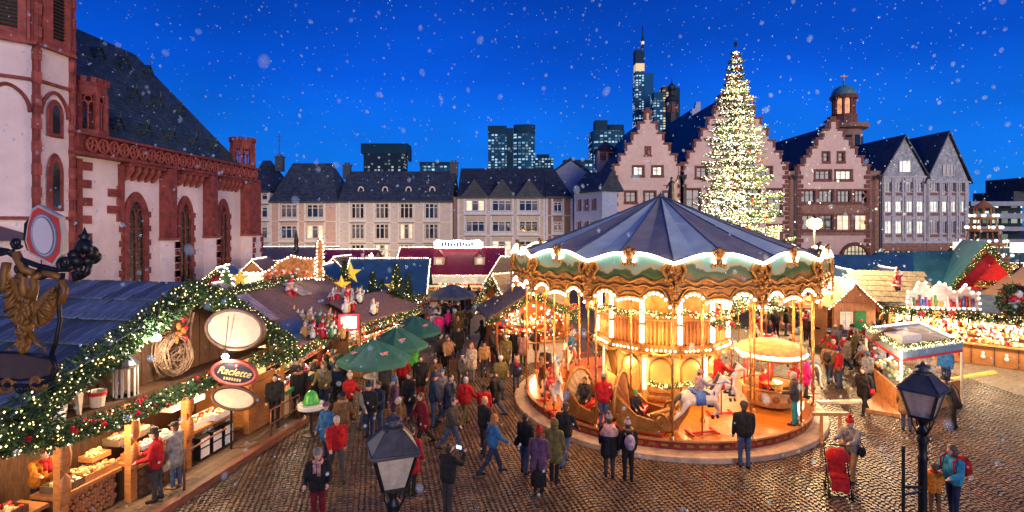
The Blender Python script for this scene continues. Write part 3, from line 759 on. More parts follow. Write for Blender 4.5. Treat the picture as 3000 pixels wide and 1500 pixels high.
mb = MB(); mb.tube([(0,0,hz(240)),(0,0,hz(216))],0.1,6); mb.beam((-0.75,0,hz(224)),(0.75,0,hz(224)),0.16,0.16); mb.build('cross', M_gold, d_)
for i in range(4):
    a = -PI/2+(i-1.5)*0.55; wb_ = MB(); wb_.box((46.4*k*math.cos(a),46.4*k*math.sin(a),hz(420)),(1.0,0.2,2.4),Matrix.Rotation(a+PI/2,3,'Z')); wb_.build('tower_window', M_glass, t)

# dark baroque church tower and far roofs
t = thing('baroque_tower', 'dark slate baroque tower with onion cap before the skyscrapers', 'tower', P(1968,0,115).to_2d().to_3d())
k = 115/1600
mb = MB(); mb.lathe([(18*k,0),(18*k,hz(0) if False else 7+(650-300)*k)],8,ph=PI/8); mb.lathe([(18*k,7+(650-300)*k),(21*k,7+(650-297)*k),(17*k,7+(650-288)*k),(10*k,7+(650-280)*k),(9*k,7+(650-268)*k),(13*k,7+(650-262)*k),(12*k,7+(650-254)*k),(4*k,7+(650-246)*k),(1*k,7+(650-238)*k),(0.6*k,7+(650-226)*k)],10)
mb.build('shaft', slate('tower_slate',(0.03,0.035,0.04)), t)
for i in range(3):
    a = -PI/2+(i-1)*PI/4; wb_ = MB(); wb_.box((17.3*k*math.cos(a),17.3*k*math.sin(a),7+(650-320)*k),(0.7,0.2,1.7),Matrix.Rotation(a+PI/2,3,'Z')); wb_.build('louvre_window', M_sand, t)
t = thing('gable_house', 'dark roof with stepped pale gable between the two pink gables', 'house', P(2030,0,88).to_2d().to_3d())
k = 88/1600; mb = MB()
prof = [(-45*k,7+(650-450)*k)]
for i in range(6): prof += [(-45*k+i*8*k, 7+(650-430+i*22)*k), (-45*k+(i+1)*8*k, 7+(650-430+i*22)*k)]
prof += [(8*k,7+(650-300)*k),(20*k,7+(650-300)*k),(20*k,7+(650-330)*k),(60*k,7+(650-420)*k),(60*k,0),(-45*k,0)]
mb.prism(prof, (0,0,0), (1,0,0), (0,0,1), 0.8); mb.build('gable', M_bluew, t)
rb = MB(); rb.add([(-50*k,0.6,7+(650-450)*k),(10*k,0.6,7+(650-312)*k),(10*k,16,7+(650-312)*k),(-50*k,16,7+(650-450)*k)],[(0,1,2,3)]); rb.add([(-50*k,0.6,7+(650-450)*k),(-50*k,16,7+(650-450)*k),(-110*k,16,7+(650-400)*k),(-30*k,8,7+(650-345)*k)],[(0,1,2,3)])
rb.build('roof', M_slated, t)

# ------------------------------------------------------------------ skyscrapers
def tower_mat(name, base, win, es, sx, sz, thr):
    if name in MATS: return MATS[name]
    m = mat(name, base, rough=0.6, var=0.2, scale=0.02, bump=0, spec=0.1)
    n, l, b = nodes_of(m)
    t = n.new('ShaderNodeTexCoord'); s3 = n.new('ShaderNodeSeparateXYZ'); ad = n.new('ShaderNodeMath'); ad.operation = 'ADD'
    l.new(t.outputs['Object'], s3.inputs[0]); l.new(s3.outputs['X'], ad.inputs[0]); l.new(s3.outputs['Y'], ad.inputs[1])
    cx = n.new('ShaderNodeCombineXYZ'); l.new(ad.outputs[0], cx.inputs['X']); l.new(s3.outputs['Z'], cx.inputs['Y'])
    br = n.new('ShaderNodeTexBrick'); br.offset = 0; br.inputs['Scale'].default_value = 1
    br.inputs['Brick Width'].default_value = sx; br.inputs['Row Height'].default_value = sz; br.inputs['Mortar Size'].default_value = sz*0.22
    br.inputs['Color1'].default_value = (0,0,0,1); br.inputs['Color2'].default_value = (1,1,1,1); br.inputs['Mortar'].default_value = (0,0,0,1)
    l.new(cx.outputs[0], br.inputs['Vector'])
    nz = n.new('ShaderNodeTexNoise'); nz.inputs['Scale'].default_value = 0.05; nz.inputs['Detail'].default_value = 2; l.new(t.outputs['Object'], nz.inputs['Vector'])
    mu = n.new('ShaderNodeMath'); mu.operation = 'MULTIPLY'; l.new(br.outputs['Color'], mu.inputs[0]); l.new(nz.outputs['Fac'], mu.inputs[1])
    mr_ = n.new('ShaderNodeMapRange'); mr_.inputs[1].default_value = thr; mr_.inputs[2].default_value = thr+0.25; mr_.inputs[4].default_value = es
    l.new(mu.outputs[0], mr_.inputs[0]); l.new(mr_.outputs[0], b.inputs['Emission Strength']); b.inputs['Emission Color'].default_value = (*win,1)
    try: m.cycles.emission_sampling = 'NONE'
    except Exception: pass
    return m
MT1 = tower_mat('glass_tower', (0.012,0.085,0.16), (0.55,0.85,0.95), 0.6, 3.2, 2.6, 0.22)
MT2 = tower_mat('dark_tower', (0.012,0.03,0.05), (0.8,0.9,0.9), 0.4, 2.6, 2.4, 0.30)
MT3 = mat('dark_glass_wall', (0.010,0.045,0.075), rough=0.6, var=0.2, scale=0.02, bump=0, spec=0.1)
def hi(name, label, px, Y, parts):
    t = thing(name, label, 'skyscraper', P(px,0,Y).to_2d().to_3d()); k = Y/1600
    for nm, x0, x1, y0, y1, d, m_ in parts:
        b = MB()
        if nm.startswith('*'): # curved front
            nm = nm[1:]; c = (x0+x1)/2*k; r = (x1-x0)/2*k
            pts = [(c-r,d*k)]+[(c+r*math.cos(PI+a*PI/10), -0.35*r*math.sin(a*PI/10)) for a in range(11)]+[(c+r,d*k)]
            N = len(pts); z0 = 7+(650-y1)*k; z1 = 7+(650-y0)*k
            b.add([(x,y,z0) for x,y in pts]+[(x,y,z1) for x,y in pts], [(i,(i+1)%N,(i+1)%N+N,i+N) for i in range(N)]+[tuple(range(N,2*N))])
        else: b.bx(x0*k,x1*k,0 if x0 > -500 else 0,d*k,7+(650-y1)*k,7+(650-y0)*k)
        b.build(nm, m_, t)
    return t
hi('office_tower', 'dark concrete office tower with wide flat crown behind the beige house', 1125, 420, [('shaft',-60,58,450,640,60,MT2),('crown',-68,68,420,449.5,66,MT3),('crown_fin',69,74,432,470,40,MT3)])
hi('office_block', 'low glass office block behind the beige house ridge', 1275, 430, [('shaft',-45,48,486,640,50,MT1),('roof_band',-46,49,474,485.5,52,MT3)])
hi('twin_glass_tower', 'wide glass tower in two halves with a dark slot', 1498, 520, [('shaft',-68,-14,392,640,60,MT1),('shaft_cap',-69,-14,368,391.5,60,MT3),('slot',-13.5,6,375,640,50,MT3),('*curved_shaft',7,69,392,640,60,MT1),('*curved_cap',7,70,366,391.5,60,MT3)])
hi('office_block', 'small distant glass block right of the twin tower', 1595, 560, [('shaft',-30,26,462,640,40,MT1),('roof_band',-22,14,452,461.5,30,MT3)])
hi('rounded_glass_tower', 'rounded glass tower with lit top floors left of the spired skyscraper', 1782, 480, [('*shaft',-50,48,385,640,60,MT1),('crown',-38,-2,352,384.5,40,MT3),('*crown_drum',-2,46,366,384.5,40,MT3)])
hi('office_block', 'pale lit low office block behind the gable roofs', 1700, 420, [('shaft',-50,40,478,640,40,MT1),('roof_band',-48,38,468,477.5,40,MT3)])
tt = hi('spired_skyscraper', 'tall blue skyscraper with yellow lit crown and antenna mast', 1888, 600, [('left_shaft',-26,-2,208,640,40,MT1),('right_shaft',-1.7,27,213,640,44,mat('blue_glass_wall',(0.008,0.10,0.22),rough=0.6,var=0.2,scale=0.02,bump=0,spec=0.1)),('upper_block',-26,0,145,185,30,MT3),('lit_crown',-25,0,185.3,207.5,30,litwin('yellow_crown',(1.0,0.62,0.05),1.1))])
k = 600/1600; b = MB(); b.tube([(-2*k,5,7+(650-150)*k),(-2*k,5,7+(650-100)*k)],1.3,6); b.tube([(-2*k,5,7+(650-100)*k),(-2*k,5,7+(650-72)*k)],0.6,6); b.build('mast', MT3, tt)
b = MB(); b.bx(-5*k,1*k,3,7,7+(650-126)*k,7+(650-118)*k); b.bx(-5*k,0,2,6,7+(650-185)*k,7+(650-165)*k); b.build('mast_light', MATS['yellow_crown'], tt)
hi('lit_office_tower', 'brown-lit office tower behind the baroque tower', 1960, 560, [('shaft',-44,-18,270,640,40,MT1),('main_shaft',-17.5,20,252,640,40,tower_mat('warm_tower',(0.08,0.07,0.06),(1.0,0.75,0.4),0.6,3.2,2.6,0.2)),('side_slab',20.5,32,256,640,30,MT3)])
# modern building and terraces on the far right
t = thing('terraced_building', 'modern building with lit terrace bands at the right edge', 'building', P(2940,0,90).to_2d().to_3d()); k = 90/1600
MW = mat('pale_concrete', (0.40,0.42,0.45), rough=0.7, var=0.15, scale=1, bump=0.1)
for i,(y0,y1) in enumerate(((590,603),(625,640),(664,676),(700,712))):
    b = MB(); b.bx((-95+i*0)*k,90*k,i*-0.6,8,7+(650-y1)*k,7+(650-y0)*k); b.build('terrace_band', MW, t)
for i,(y0,y1) in enumerate(((603,625),(640,664),(676,700),(712,760))):
    b = MB(); b.bx(-92*k,88*k,2,8,7+(650-y1)*k+0.01,7+(650-y0)*k-0.01); b.build('window_band', tower_mat('terrace_windows',(0.03,0.05,0.06),(0.8,0.95,0.75),0.9,1.6,1.3,0.2), t)
b = MB(); b.bx(30*k,70*k,0,8,7+(650-590)*k+0.01,7+(650-560)*k); b.bx(55*k,95*k,-1,7,7+(650-560)*k+0.01,7+(650-520)*k); b.build('roof_block', M_slated, t)
# ------------------------------------------------------------------ church
M_plast = mat('church_plaster', (0.78,0.64,0.63), rough=0.85, var=0.08, scale=1.2, bump=0.12, wear=(0.54,0.42,0.41))
M_rs = mat('church_red_sandstone', (0.22,0.042,0.036), rough=0.75, var=0.35, scale=2.5, bump=0.4)
M_rsl = mat('church_red_sandstone_light', (0.29,0.065,0.05), rough=0.75, var=0.3, scale=2.5, bump=0.3)
M_chroof = slate('church_slate', (0.055,0.085,0.095))
church = thing('church', 'pink plastered gothic church with red sandstone trim and slate roof', 'church', (-22,27.5,0), R(90))
LEN = 18.7
def yl(px): return 22*1600/(1500-px)-27.5
def arch_pts(xc, w, z0, zs, zt, n=8):
    """pointed arch outline from lower-left over the tip to lower-right"""
    h = zt-zs; pts = [(xc-w, z0), (xc-w, zs)]
    for i in range(1,n+1):
        t = i/n; pts.append((xc-w*math.cos(t*PI/2)**1.25, zs+h*math.sin(t*PI/2)))
    return pts + [(2*xc-x, z) for x,z in reversed(pts[:-1])]
wins = [(yl(368),yl(420)),(yl(521),yl(556)),(yl(638),yl(664))]
mb = MB(); mb.bx(0.0,LEN,0,9.8,0,11.2)
mb.build('wall', M_plast, church)
for a,b in wins:
    xc, w = (a+b)/2, (b-a)/2
    for nm, sc_, y0, y1, m_ in (('window_surround',1.36,-0.16,-0.004,M_rs),):
        o = arch_pts(xc, w*sc_, 1.6, 7.2, 8.75); i_ = arch_pts(xc, w*0.86, 1.9, 7.2, 8.2)
        s = MB(); N = len(o)
        for q in range(N-1):
            s.add([(o[q][0],y0,o[q][1]),(o[q+1][0],y0,o[q+1][1]),(i_[q+1][0],y0+0.0,i_[q+1][1]),(i_[q][0],y0,i_[q][1]),
                   (o[q][0],y1,o[q][1]),(o[q+1][0],y1,o[q+1][1]),(i_[q+1][0],y1,i_[q+1][1]),(i_[q][0],y1,i_[q][1])], [(0,3,2,1),(0,1,5,4),(3,7,6,2)])
        s.build(nm, m_, church)
    g = MB(); pts = arch_pts(xc, w*0.86, 1.9, 7.2, 8.2); g.add([(x,-0.03,z) for x,z in pts], [tuple(range(len(pts)))]); gw = g.build('leaded_window', mat('leaded_glass',(0.035,0.03,0.022),rough=0.25,var=0.7,scale=5,bump=0.5), church)
    tb = MB(); tb.bx(xc-0.05,xc+0.05,-0.1,-0.035,1.9,7.4)
    for zz in (3,4.2,5.4,6.6): tb.bx(xc-w*0.84,xc+w*0.84,-0.08,-0.036,zz-0.025,zz+0.025)
    for s2 in (-1,1): tb.tube([(xc+s2*w*0.43+w*0.4*math.cos(t_*PI/6),-0.07,7.2+0.55*math.sin(t_*PI/6)) for t_ in range(7)],0.05,5)
    tb.build('tracery', M_rs, gw)
    # toothed stones along both sides of the window
    z = 1.8; q = 0
    while z < 7.6:
        for s2 in (-1,1):
            e = xc+s2*w*1.36; L_ = 0.26 if q % 2 else 0.1
            st = MB(); st.bx(min(e,e+s2*L_),max(e,e+s2*L_),-0.12,-0.004,z,z+0.36); st.build('stone', M_rs, church)
        z += 0.42; q += 1
# corner and pier quoins
def quoins(x, dirs, z0, z1, step=0.46, big=0.62, small=0.3, y=-0.1):
    z = z0; q = 0
    while z < z1:
        for s2 in dirs:
            L_ = (big if q % 2 else small)*rw.uniform(0.9,1.1)
            st = MB(); st.bx(min(x,x+s2*L_),max(x,x+s2*L_),y,-0.004,z,min(z+step*0.93,z1)); st.build('stone', M_rs if rw.random() < 0.6 else M_rsl, church)
        z += step; q += 1
quoins(0.0, (1,), 4.6, 10.2, big=1.05, small=0.35)
b = MB(); b.bx(-0.06,0.32,-0.14,0.5,4.4,10.2); b.build('corner_pier', M_rs, church)
b = MB(); b.bx(yl(345),yl(345)+0.28,-0.2,-0.004,7.0,10.2); b.build('pilaster', M_rs, church); quoins(yl(345), (-1,), 7.0, 9.0, big=0.75, small=0.12)
for a,c in ((yl(466),yl(466)+0.62),(yl(594),yl(594)+0.62),(yl(704),LEN+0.05)):
    xm = (a+c)/2
    b = MB(); b.bx(a,c,-0.75,-0.004,6.0,10.3); b.build('buttress', M_rs, church)
    b = MB(); b.bx(a+0.1,c-0.1,-0.95,-0.004,0,5.85); b.build('buttress_base', M_plast, church)
    b = MB(); b.bx(a-0.08,c+0.08,-1.02,-0.004,5.85,6.0); b.build('string_course', M_rsl, church)
    z = 0.4; q = 0
    while z < 5.7:
        for e,s2 in ((a+0.1,1),(c-0.1,-1)):
            L_ = 0.5 if q % 2 else 0.28
            st = MB(); st.bx(min(e-s2*0.03,e+s2*L_),max(e-s2*0.03,e+s2*L_),-1.0,-0.953,z,z+0.4); st.build('stone', M_rs, church)
        z += 0.45; q += 1
# corbels and parapet
cb = MB(); cb.add([(0,0,0),(0.22,0,0),(0.22,-0.5,0.55),(0,-0.5,0.55),(0,0,0.8),(0.22,0,0.8),(0.22,-0.5,0.8),(0,-0.5,0.8),(0,-0.18,0.1),(0.22,-0.18,0.1)], [(0,8,9,1),(8,3,2,9),(3,7,6,2),(0,4,7,3,8),(1,9,2,6,5),(4,5,6,7)])
cme_ = cb.mesh('corbel', M_rsl)
segs = [(yl(352),yl(462)),(yl(512),yl(590)),(yl(634),yl(700))]
for a,c in segs:
    n = int((c-a)/0.62)
    for i in range(n): put('corbel', cme_, church, (a+0.2+i*(c-a-0.3)/n, -0.02, 9.35))
    b = MB(); b.bx(a,c,-0.56,-0.01,10.16,10.34); b.build('corbel_course', M_rs, church)
b = MB(); b.bx(-0.3,LEN+0.15,-0.68,0.1,10.35,10.52); b.bx(-0.3,LEN+0.15,-0.68,0.1,11.38,11.52); b.bx(-0.28,LEN+0.1,-0.40,-0.3,10.52,11.38); b.build('parapet', M_rs, church)
tr = MB()
ring = [(0.36*math.cos(a*PI/6),0,0.36*math.sin(a*PI/6)) for a in range(12)]; tr.tube(ring,0.055,5,closed=True)
for a in range(4): tr.tube([(0.16*math.cos(a*PI/2+PI/4)+0.15*math.cos(t_*PI/4),0,0.16*math.sin(a*PI/2+PI/4)+0.15*math.sin(t_*PI/4)) for t_ in range(8)],0.035,4,closed=True)
trm = tr.mesh('tracery', M_rsl)
n = 24
for i in range(n): put('tracery', trm, church, (0.1+i*(LEN-0.2)/n+0.3, -0.56, 10.95), rot=(0, rw.uniform(-0.3,0.3), 0))
b = MB()
for i in range(9): pass
b.T = Matrix.Rotation(-PI/2,4,'Z')
b.bx(-0.68,3.0,-0.68,-0.3,10.35,10.5) if False else None
# west return of the parapet
b = MB(); b.bx(-0.68,-0.31,-0.6,4,10.35,10.52); b.bx(-0.68,-0.31,-0.6,4,11.38,11.52); b.bx(-0.45,-0.38,-0.5,4,10.52,11.38); b.build('parapet', M_rs, church)
# roof
rb = MB()
e0,e1 = 0.4, LEN-0.2
rb.add([(e0-0.5,0.3,11.3),(e1,0.3,11.3),(e1,9.7,11.3),(e0-0.5,9.7,11.3),(e0-0.5,5,19.0),(11.6,5,19.0)], [(0,1,5,4),(2,3,4,5),(1,2,5),(3,0,4),(3,2,1,0)])
crf = rb.build('roof', M_chroof, church)
dm = MB(); w,h,d = 0.3,0.42,1.1
dm.add([(-w,0,0),(w,0,0),(w,0,h),(0,0,h+0.42),(-w,0,h),(-w,d,0),(w,d,0),(w,d,h),(0,d,h+0.42),(-w,d,h)], [(0,1,2,3,4),(1,6,7,2),(5,0,4,9)])
dm.add([(-w-0.14,-0.14,h-0.16),(0,-0.14,h+0.5),(0,d,h+0.5),(-w-0.14,d,h-0.16)],[(0,1,2,3)]); dm.add([(w+0.14,-0.14,h-0.16),(0,-0.14,h+0.5),(0,d,h+0.5),(w+0.14,d,h-0.16)],[(3,2,1,0)])
dm.bx(-0.16,0.16,-0.02,-0.005,0.06,0.4,1); dm.tube([(0,-0.1,h+0.5),(0,-0.1,h+0.85)],0.03,5)
dmm = dm.mesh('roof_dormer', [M_chroof, M_glass])
for px,py in ((285,170),(360,195),(430,218),(390,290),(460,312),(525,335),(340,378),(425,396),(500,412),(565,427),(625,440)):
    a,bb = (650-py)/1600,(px-1500)/1600; Y = -32.2/(a+1.638*bb); p = Vector((bb*Y, Y, 7+a*Y))
    put('roof_dormer', dmm, crf, (p.y-27.5, -(p.x+22)-0.15, p.z-0.25))
# corner turrets
def turret(xl, yy, zb, zt, r):
    t_ = MB()
    t_.lathe([(r*1.12,zb),(r*1.12,zb+0.25),(r,zb+0.3)],8,(xl,yy,0),ph=PI/8)
    t_.lathe([(r*1.02,zt-0.95),(r*1.02,zt-0.3)],8,(xl,yy,0),ph=PI/8); t_.lathe([(r*1.02,zt-0.95),(0,zt-0.95)],8,(xl,yy,0),ph=PI/8); t_.lathe([(r*1.1,zt-0.4),(r*1.1,zt-0.28),(0,zt-0.28)],8,(xl,yy,0),ph=PI/8)
    o = t_.build('turret', M_rs, church)
    for k_ in range(8):
        a = PI/8+k_*PI/4; c = MB(); c.box((xl+r*0.97*math.cos(a),yy+r*0.97*math.sin(a),(zb+zt-0.65)/2),(0.2,0.2,zt-0.95-zb),Matrix.Rotation(a,3,'Z')); c.build('turret_post', M_rs, o)
        a2 = k_*PI/4; ap = r*0.9; fr = MB(); fr.T = Matrix.Translation((xl+ap*math.cos(a2),yy+ap*math.sin(a2),0)) @ Matrix.Rotation(a2+PI/2,4,'Z')
        hw = r*0.36; zs = zt-1.55
        fr.tube([(0,0,zb+0.3),(0,0,zs)],0.04,5); 
        for s2 in (-1,1): fr.tube([(s2*hw/2+hw/2*math.cos(t3*PI/5),0,zs+0.3*math.sin(t3*PI/5)) for t3 in range(6)],0.04,5)
        fr.tube([(0.17*math.cos(t3*PI/4),0,zs+0.42+0.17*math.sin(t3*PI/4)) for t3 in range(8)],0.035,5,closed=True)
        fr.build('tracery', M_rsl, o)
        for s2 in (-0.5,0.5):
            m2 = MB(); m2.T = Matrix.Translation((xl+r*0.98*math.cos(a2),yy+r*0.98*math.sin(a2),0)) @ Matrix.Rotation(a2+PI/2,4,'Z'); m2.bx(s2*hw*1.25-0.12,s2*hw*1.25+0.12,-0.1,0.08,zt-0.3,zt-0.02); m2.build('merlon', M_rs, o)
turret(1.25, 0.45, 11.52, 14.5, 0.92)
turret(LEN-0.6, 0.5, 11.52, 14.0, 0.92)
# octagonal tower
tow = thing('church_tower', 'octagonal church tower of pink plaster with red sandstone corners', 'tower', (-24.2,26.0,0))
RT = 2.6; AP = RT*math.cos(PI/8); FW = RT*math.sin(PI/8)
b = MB(); b.lathe([(RT,0),(RT,23)],8,ph=PI/8); b.build('wall', M_plast, tow)
for k_ in range(8):
    a = PI/8+k_*PI/4
    if math.cos(a-R(-30)) < -0.2: continue
    b = MB(); b.box((RT*math.cos(a),RT*math.sin(a),11.5),(0.26,0.26,23),Matrix.Rotation(a,3,'Z')); b.box(((RT+0.09)*math.cos(a),(RT+0.09)*math.sin(a),11.5),(0.14,0.14,23.01),Matrix.Rotation(a+PI/4,3,'Z')); b.build('corner_shaft', M_rs, tow)
    for zz in range(20):
        q = MB(); q.box(((RT+0.03)*math.cos(a),(RT+0.03)*math.sin(a),1+zz*1.05),(0.30,0.30,0.5),Matrix.Rotation(a,3,'Z')); q.build('stone', M_rsl, tow)
for k_ in (-1,0):
    a = k_*PI/4; T = Matrix.Translation((AP*math.cos(a),AP*math.sin(a),0)) @ Matrix.Rotation(a+PI/2,4,'Z')   # local x along the face, -y outwards
    b = MB(); b.T = T; b.bx(-FW,FW,-0.1,0.05,15.1,23); b.build('belfry_stage', M_rs, tow)
    l_ = MB(); l_.T = T; l_.bx(-0.36,0.36,-0.16,-0.104,15.7,20); bl = l_.build('belfry_opening', M_iron, tow)
    for i in range(24):
        s = MB(); s.T = T @ Matrix.Translation((0,-0.18,15.8+i*0.17)) @ Matrix.Rotation(R(35),4,'X'); s.bx(-0.36,0.36,-0.08,0.08,-0.015,0.015); s.build('louvre', M_dwood, bl)
    f = MB(); f.T = T
    for s2 in (-1,1): f.bx(s2*0.5-0.14,s2*0.5+0.14,-0.26,-0.104,15.2,20); f.bx(s2*0.72-0.06,s2*0.72+0.06,-0.2,-0.104,15.2,20)
    f.add([(-0.64,-0.3,15.2),(0.64,-0.3,15.2),(0.5,-0.1,15.7),(-0.5,-0.1,15.7)],[(0,1,2,3)]); f.bx(-FW,FW,-0.3,-0.1,15.05,15.2); f.build('belfry_frame', M_rsl, tow)
    f = MB(); f.T = T; f.bx(-FW-0.05,FW+0.05,-0.16,-0.0,13.42,13.55); f.bx(-FW-0.05,FW+0.05,-0.2,-0.0,7.1,7.25); f.build('string_course', M_rs, tow)
    f = MB(); f.T = T
    pts = arch_pts(0,0.78,8.0,12.0,13.15,7)
    f.tube([(x,-0.05,z) for x,z in pts[1:-1]],0.085,6); f.build('blind_arch', M_rs, tow)
    for zc, hh in ((11.2,1.3),(7.7,2.1)) if k_ == 0 else ():
        o = arch_pts(0,0.42,zc-0.15,zc+hh*0.75,zc+hh*1.2,5); f = MB(); f.T = T; f.add([(x,-0.09,z) for x,z in o],[tuple(range(len(o)))]); f.tube([(x,-0.06,z) for x,z in o],0.06,4,closed=True); lo = f.build('lancet_surround', M_rs, tow)
        o = arch_pts(0.02,0.2,zc,zc+hh*0.75,zc+hh*1.05,5); f = MB(); f.T = T; f.add([(x,-0.096,z) for x,z in o],[tuple(range(len(o)))]); f.build('lancet_glass', M_glass, lo)
# low porch roof at the tower foot
b = MB(); b.T = Matrix.Translation((-21.6,22.6,0)); b.bx(-2.8,0.2,-1,2.2,0,6.2); pc = tag(b.build('church_porch', M_plast), 'low porch with purple slate roof at the tower foot', 'porch')
b = MB(); b.T = Matrix.Translation((-21.6,22.6,0)); b.add([(-3,-1.2,6.2),(0.4,-1.2,6.2),(0.4,2.3,6.2),(-3,2.3,6.2),(-1.5,1.0,7.1)],[(0,1,4),(1,2,4),(2,3,4),(3,0,4),(3,2,1,0)]); b.build('roof', mat('purple_slate',(0.14,0.10,0.12),rough=0.6), pc)
# ------------------------------------------------------------------ soft bodies: one continuous surface grown from limbs
def blob(name, prims, voxel, regions, smooth=3):
    """prims: ('c', a, b, ra, rb, region) tapered limbs and ('e', c, (rx,ry,rz), region) masses, fused into one surface"""
    mb = MB(); A=[];B=[];RA=[];RB=[];RG=[]
    for p in prims:
        if p[0] == 'c':
            _, a, b, ra, rb, g = p; a, b = Vector(a), Vector(b)
            d = (b-a)
            if d.length > 1e-4:
                dn = d.normalized()
                mb.tube([a-dn*ra*0.9,a-dn*ra*0.55,a,b,b+dn*rb*0.55,b+dn*rb*0.9],[ra*0.4,ra*0.83,ra,rb,rb*0.83,rb*0.4],10)
            A.append(a);B.append(b);RA.append(ra);RB.append(rb);RG.append(g)
        else:
            _, c, r, g = p[:4]; rot = p[4] if len(p) > 4 else None
            mb.ell(c, r, 14, 10, rot)
            c = Vector(c); A.append(c);B.append(c);q = (r[0]*r[1]*r[2])**(1/3) if hasattr(r,'__len__') else r
            RA.append(q);RB.append(q);RG.append(g)
    me = mb.mesh(name, [regions[0]])
    o = bpy.data.objects.new(name, me); C.objects.link(o)
    md = o.modifiers.new('r','REMESH'); md.mode = 'VOXEL'; md.voxel_size = voxel; md.use_smooth_shade = True
    if smooth: ms = o.modifiers.new('s','SMOOTH'); ms.iterations = smooth; ms.factor = 0.5
    dg = bpy.context.evaluated_depsgraph_get()
    new = bpy.data.meshes.new_from_object(o.evaluated_get(dg)); new.name = name
    bpy.data.objects.remove(o); bpy.data.meshes.remove(me)
    new.materials.clear()
    for m_ in regions: new.materials.append(m_)
    n = len(new.polygons); ctr = np.empty(n*3); new.polygons.foreach_get('center', ctr); ctr = ctr.reshape(-1,3)
    best = np.full(n, 1e9); reg = np.zeros(n, int)
    for a,b,ra,rb,g in zip(A,B,RA,RB,RG):
        a = np.array(a); b = np.array(b); d = b-a; L = d@d
        t = np.clip(((ctr-a)@d)/L, 0, 1) if L > 1e-9 else np.zeros(n)
        dist = np.linalg.norm(ctr-(a+t[:,None]*d), axis=1)-(ra+(rb-ra)*t)
        k = dist < best; best[k] = dist[k]; reg[k] = g
    new.polygons.foreach_set('material_index', reg.astype(np.int32)); new.polygons.foreach_set('use_smooth', np.ones(n, bool)); new.update()
    return new
# ------------------------------------------------------------------ carousel
M_deck = mat('carousel_deck', (0.50,0.16,0.02), rough=0.28, var=0.25, scale=3, stretch=(1,6,1), bump=0.1, spec=0.6)
M_step = mat('pale_step', (0.40,0.30,0.22), rough=0.6, var=0.25, scale=3, bump=0.15)
M_riser = mat('dark_red_riser', (0.22,0.02,0.015), rough=0.45, var=0.4, scale=5, bump=0.1)
M_canA = mat('canopy_blue', (0.54,0.62,0.58), rough=0.65, var=0.12, scale=1.5, bump=0.15)
M_canB = mat('canopy_plum', (0.31,0.27,0.25), rough=0.65, var=0.15, scale=1.5, bump=0.15)
M_brass = mat('brass_pole', (0.60,0.30,0.09), rough=0.3, metal=0.8, var=0.2, scale=10, bump=0.1)
M_ivory = mat('ivory_panel', (0.50,0.29,0.11), rough=0.4, var=0.2, scale=5, bump=0.15)
M_mirror = mat('gold_mirror', (0.72,0.46,0.16), rough=0.25, metal=0.5, var=0.15, scale=3, bump=0.03)
def scene_paint():
    m = mat('painted_landscape', (0.2,0.4,0.4), rough=0.4, bump=0)
    n, l, b = nodes_of(m)
    t = n.new('ShaderNodeTexCoord'); oi = n.new('ShaderNodeObjectInfo'); s3 = n.new('ShaderNodeSeparateXYZ'); l.new(t.outputs['Object'], s3.inputs[0])
    ad = n.new('ShaderNodeVectorMath'); sc = n.new('ShaderNodeMath'); sc.operation = 'MULTIPLY'; sc.inputs[1].default_value = 57
    l.new(oi.outputs['Random'], sc.inputs[0]); cv_ = n.new('ShaderNodeCombineXYZ'); l.new(sc.outputs[0], cv_.inputs['Y']); l.new(t.outputs['Object'], ad.inputs[0]); l.new(cv_.outputs[0], ad.inputs[1])
    nz = n.new('ShaderNodeTexNoise'); nz.inputs['Scale'].default_value = 1.3; nz.inputs['Detail'].default_value = 4; l.new(ad.outputs[0], nz.inputs['Vector'])
    mr_ = n.new('ShaderNodeMapRange'); mr_.inputs[1].default_value = -0.5; mr_.inputs[2].default_value = 0.5; l.new(s3.outputs['Z'], mr_.inputs[0])
    a2 = n.new('ShaderNodeMath'); a2.operation = 'MULTIPLY_ADD'; a2.inputs[1].default_value = 1.1; l.new(nz.outputs['Fac'], a2.inputs[0]); 
    sb = n.new('ShaderNodeMath'); sb.operation = 'SUBTRACT'; l.new(mr_.outputs[0], sb.inputs[0]); sb.inputs[1].default_value = 0.52; l.new(sb.outputs[0], a2.inputs[2])
    r = n.new('ShaderNodeValToRGB'); el = r.color_ramp.elements
    el[0].position = 0.18; el[0].color = (0.16,0.08,0.02,1); el[1].position = 1.0; el[1].color = (0.07,0.20,0.22,1)
    for p_,c_ in ((0.3,(0.05,0.09,0.02,1)),(0.42,(0.02,0.05,0.02,1)),(0.5,(0.04,0.07,0.03,1)),(0.53,(0.20,0.19,0.12,1)),(0.72,(0.11,0.24,0.24,1))):
        k_ = el.new(p_); k_.color = c_
    l.new(a2.outputs[0], r.inputs[0]); l.new(r.outputs[0], b.inputs['Base Color'])
    return m
M_scene = scene_paint()
car = thing('carousel', 'big lit carousel with blue canopy, painted rounding boards and golden poles', 'carousel', CAR)
ZD = 0.48
b = MB(); b.lathe([(CR,0),(CR,0.16),(CR-0.02,0.18),(CR-0.62,0.18)],72); b.build('step', M_step, car)
b = MB(); b.lathe([(CR-0.5,0.182),(CR-0.5,ZD-0.06)],72); b.build('riser', M_riser, car)
b = MB(); b.lathe([(CR-0.5,ZD-0.06),(CR-0.44,ZD-0.05),(CR-0.44,ZD+0.004),(CR-0.56,ZD+0.006),(CR-0.56,ZD-0.05)],72); b.build('deck_edge', M_woodx, car)
b = MB(); n = 90
for i in range(n):
    a = i*2*PI/n; b.box(((CR-0.495)*math.cos(a),(CR-0.495)*math.sin(a),0.31),(0.02,0.2,0.09),Matrix.Rotation(a,3,'Z'))
b.build('riser_ornament', M_goldp, car, kind='stuff')
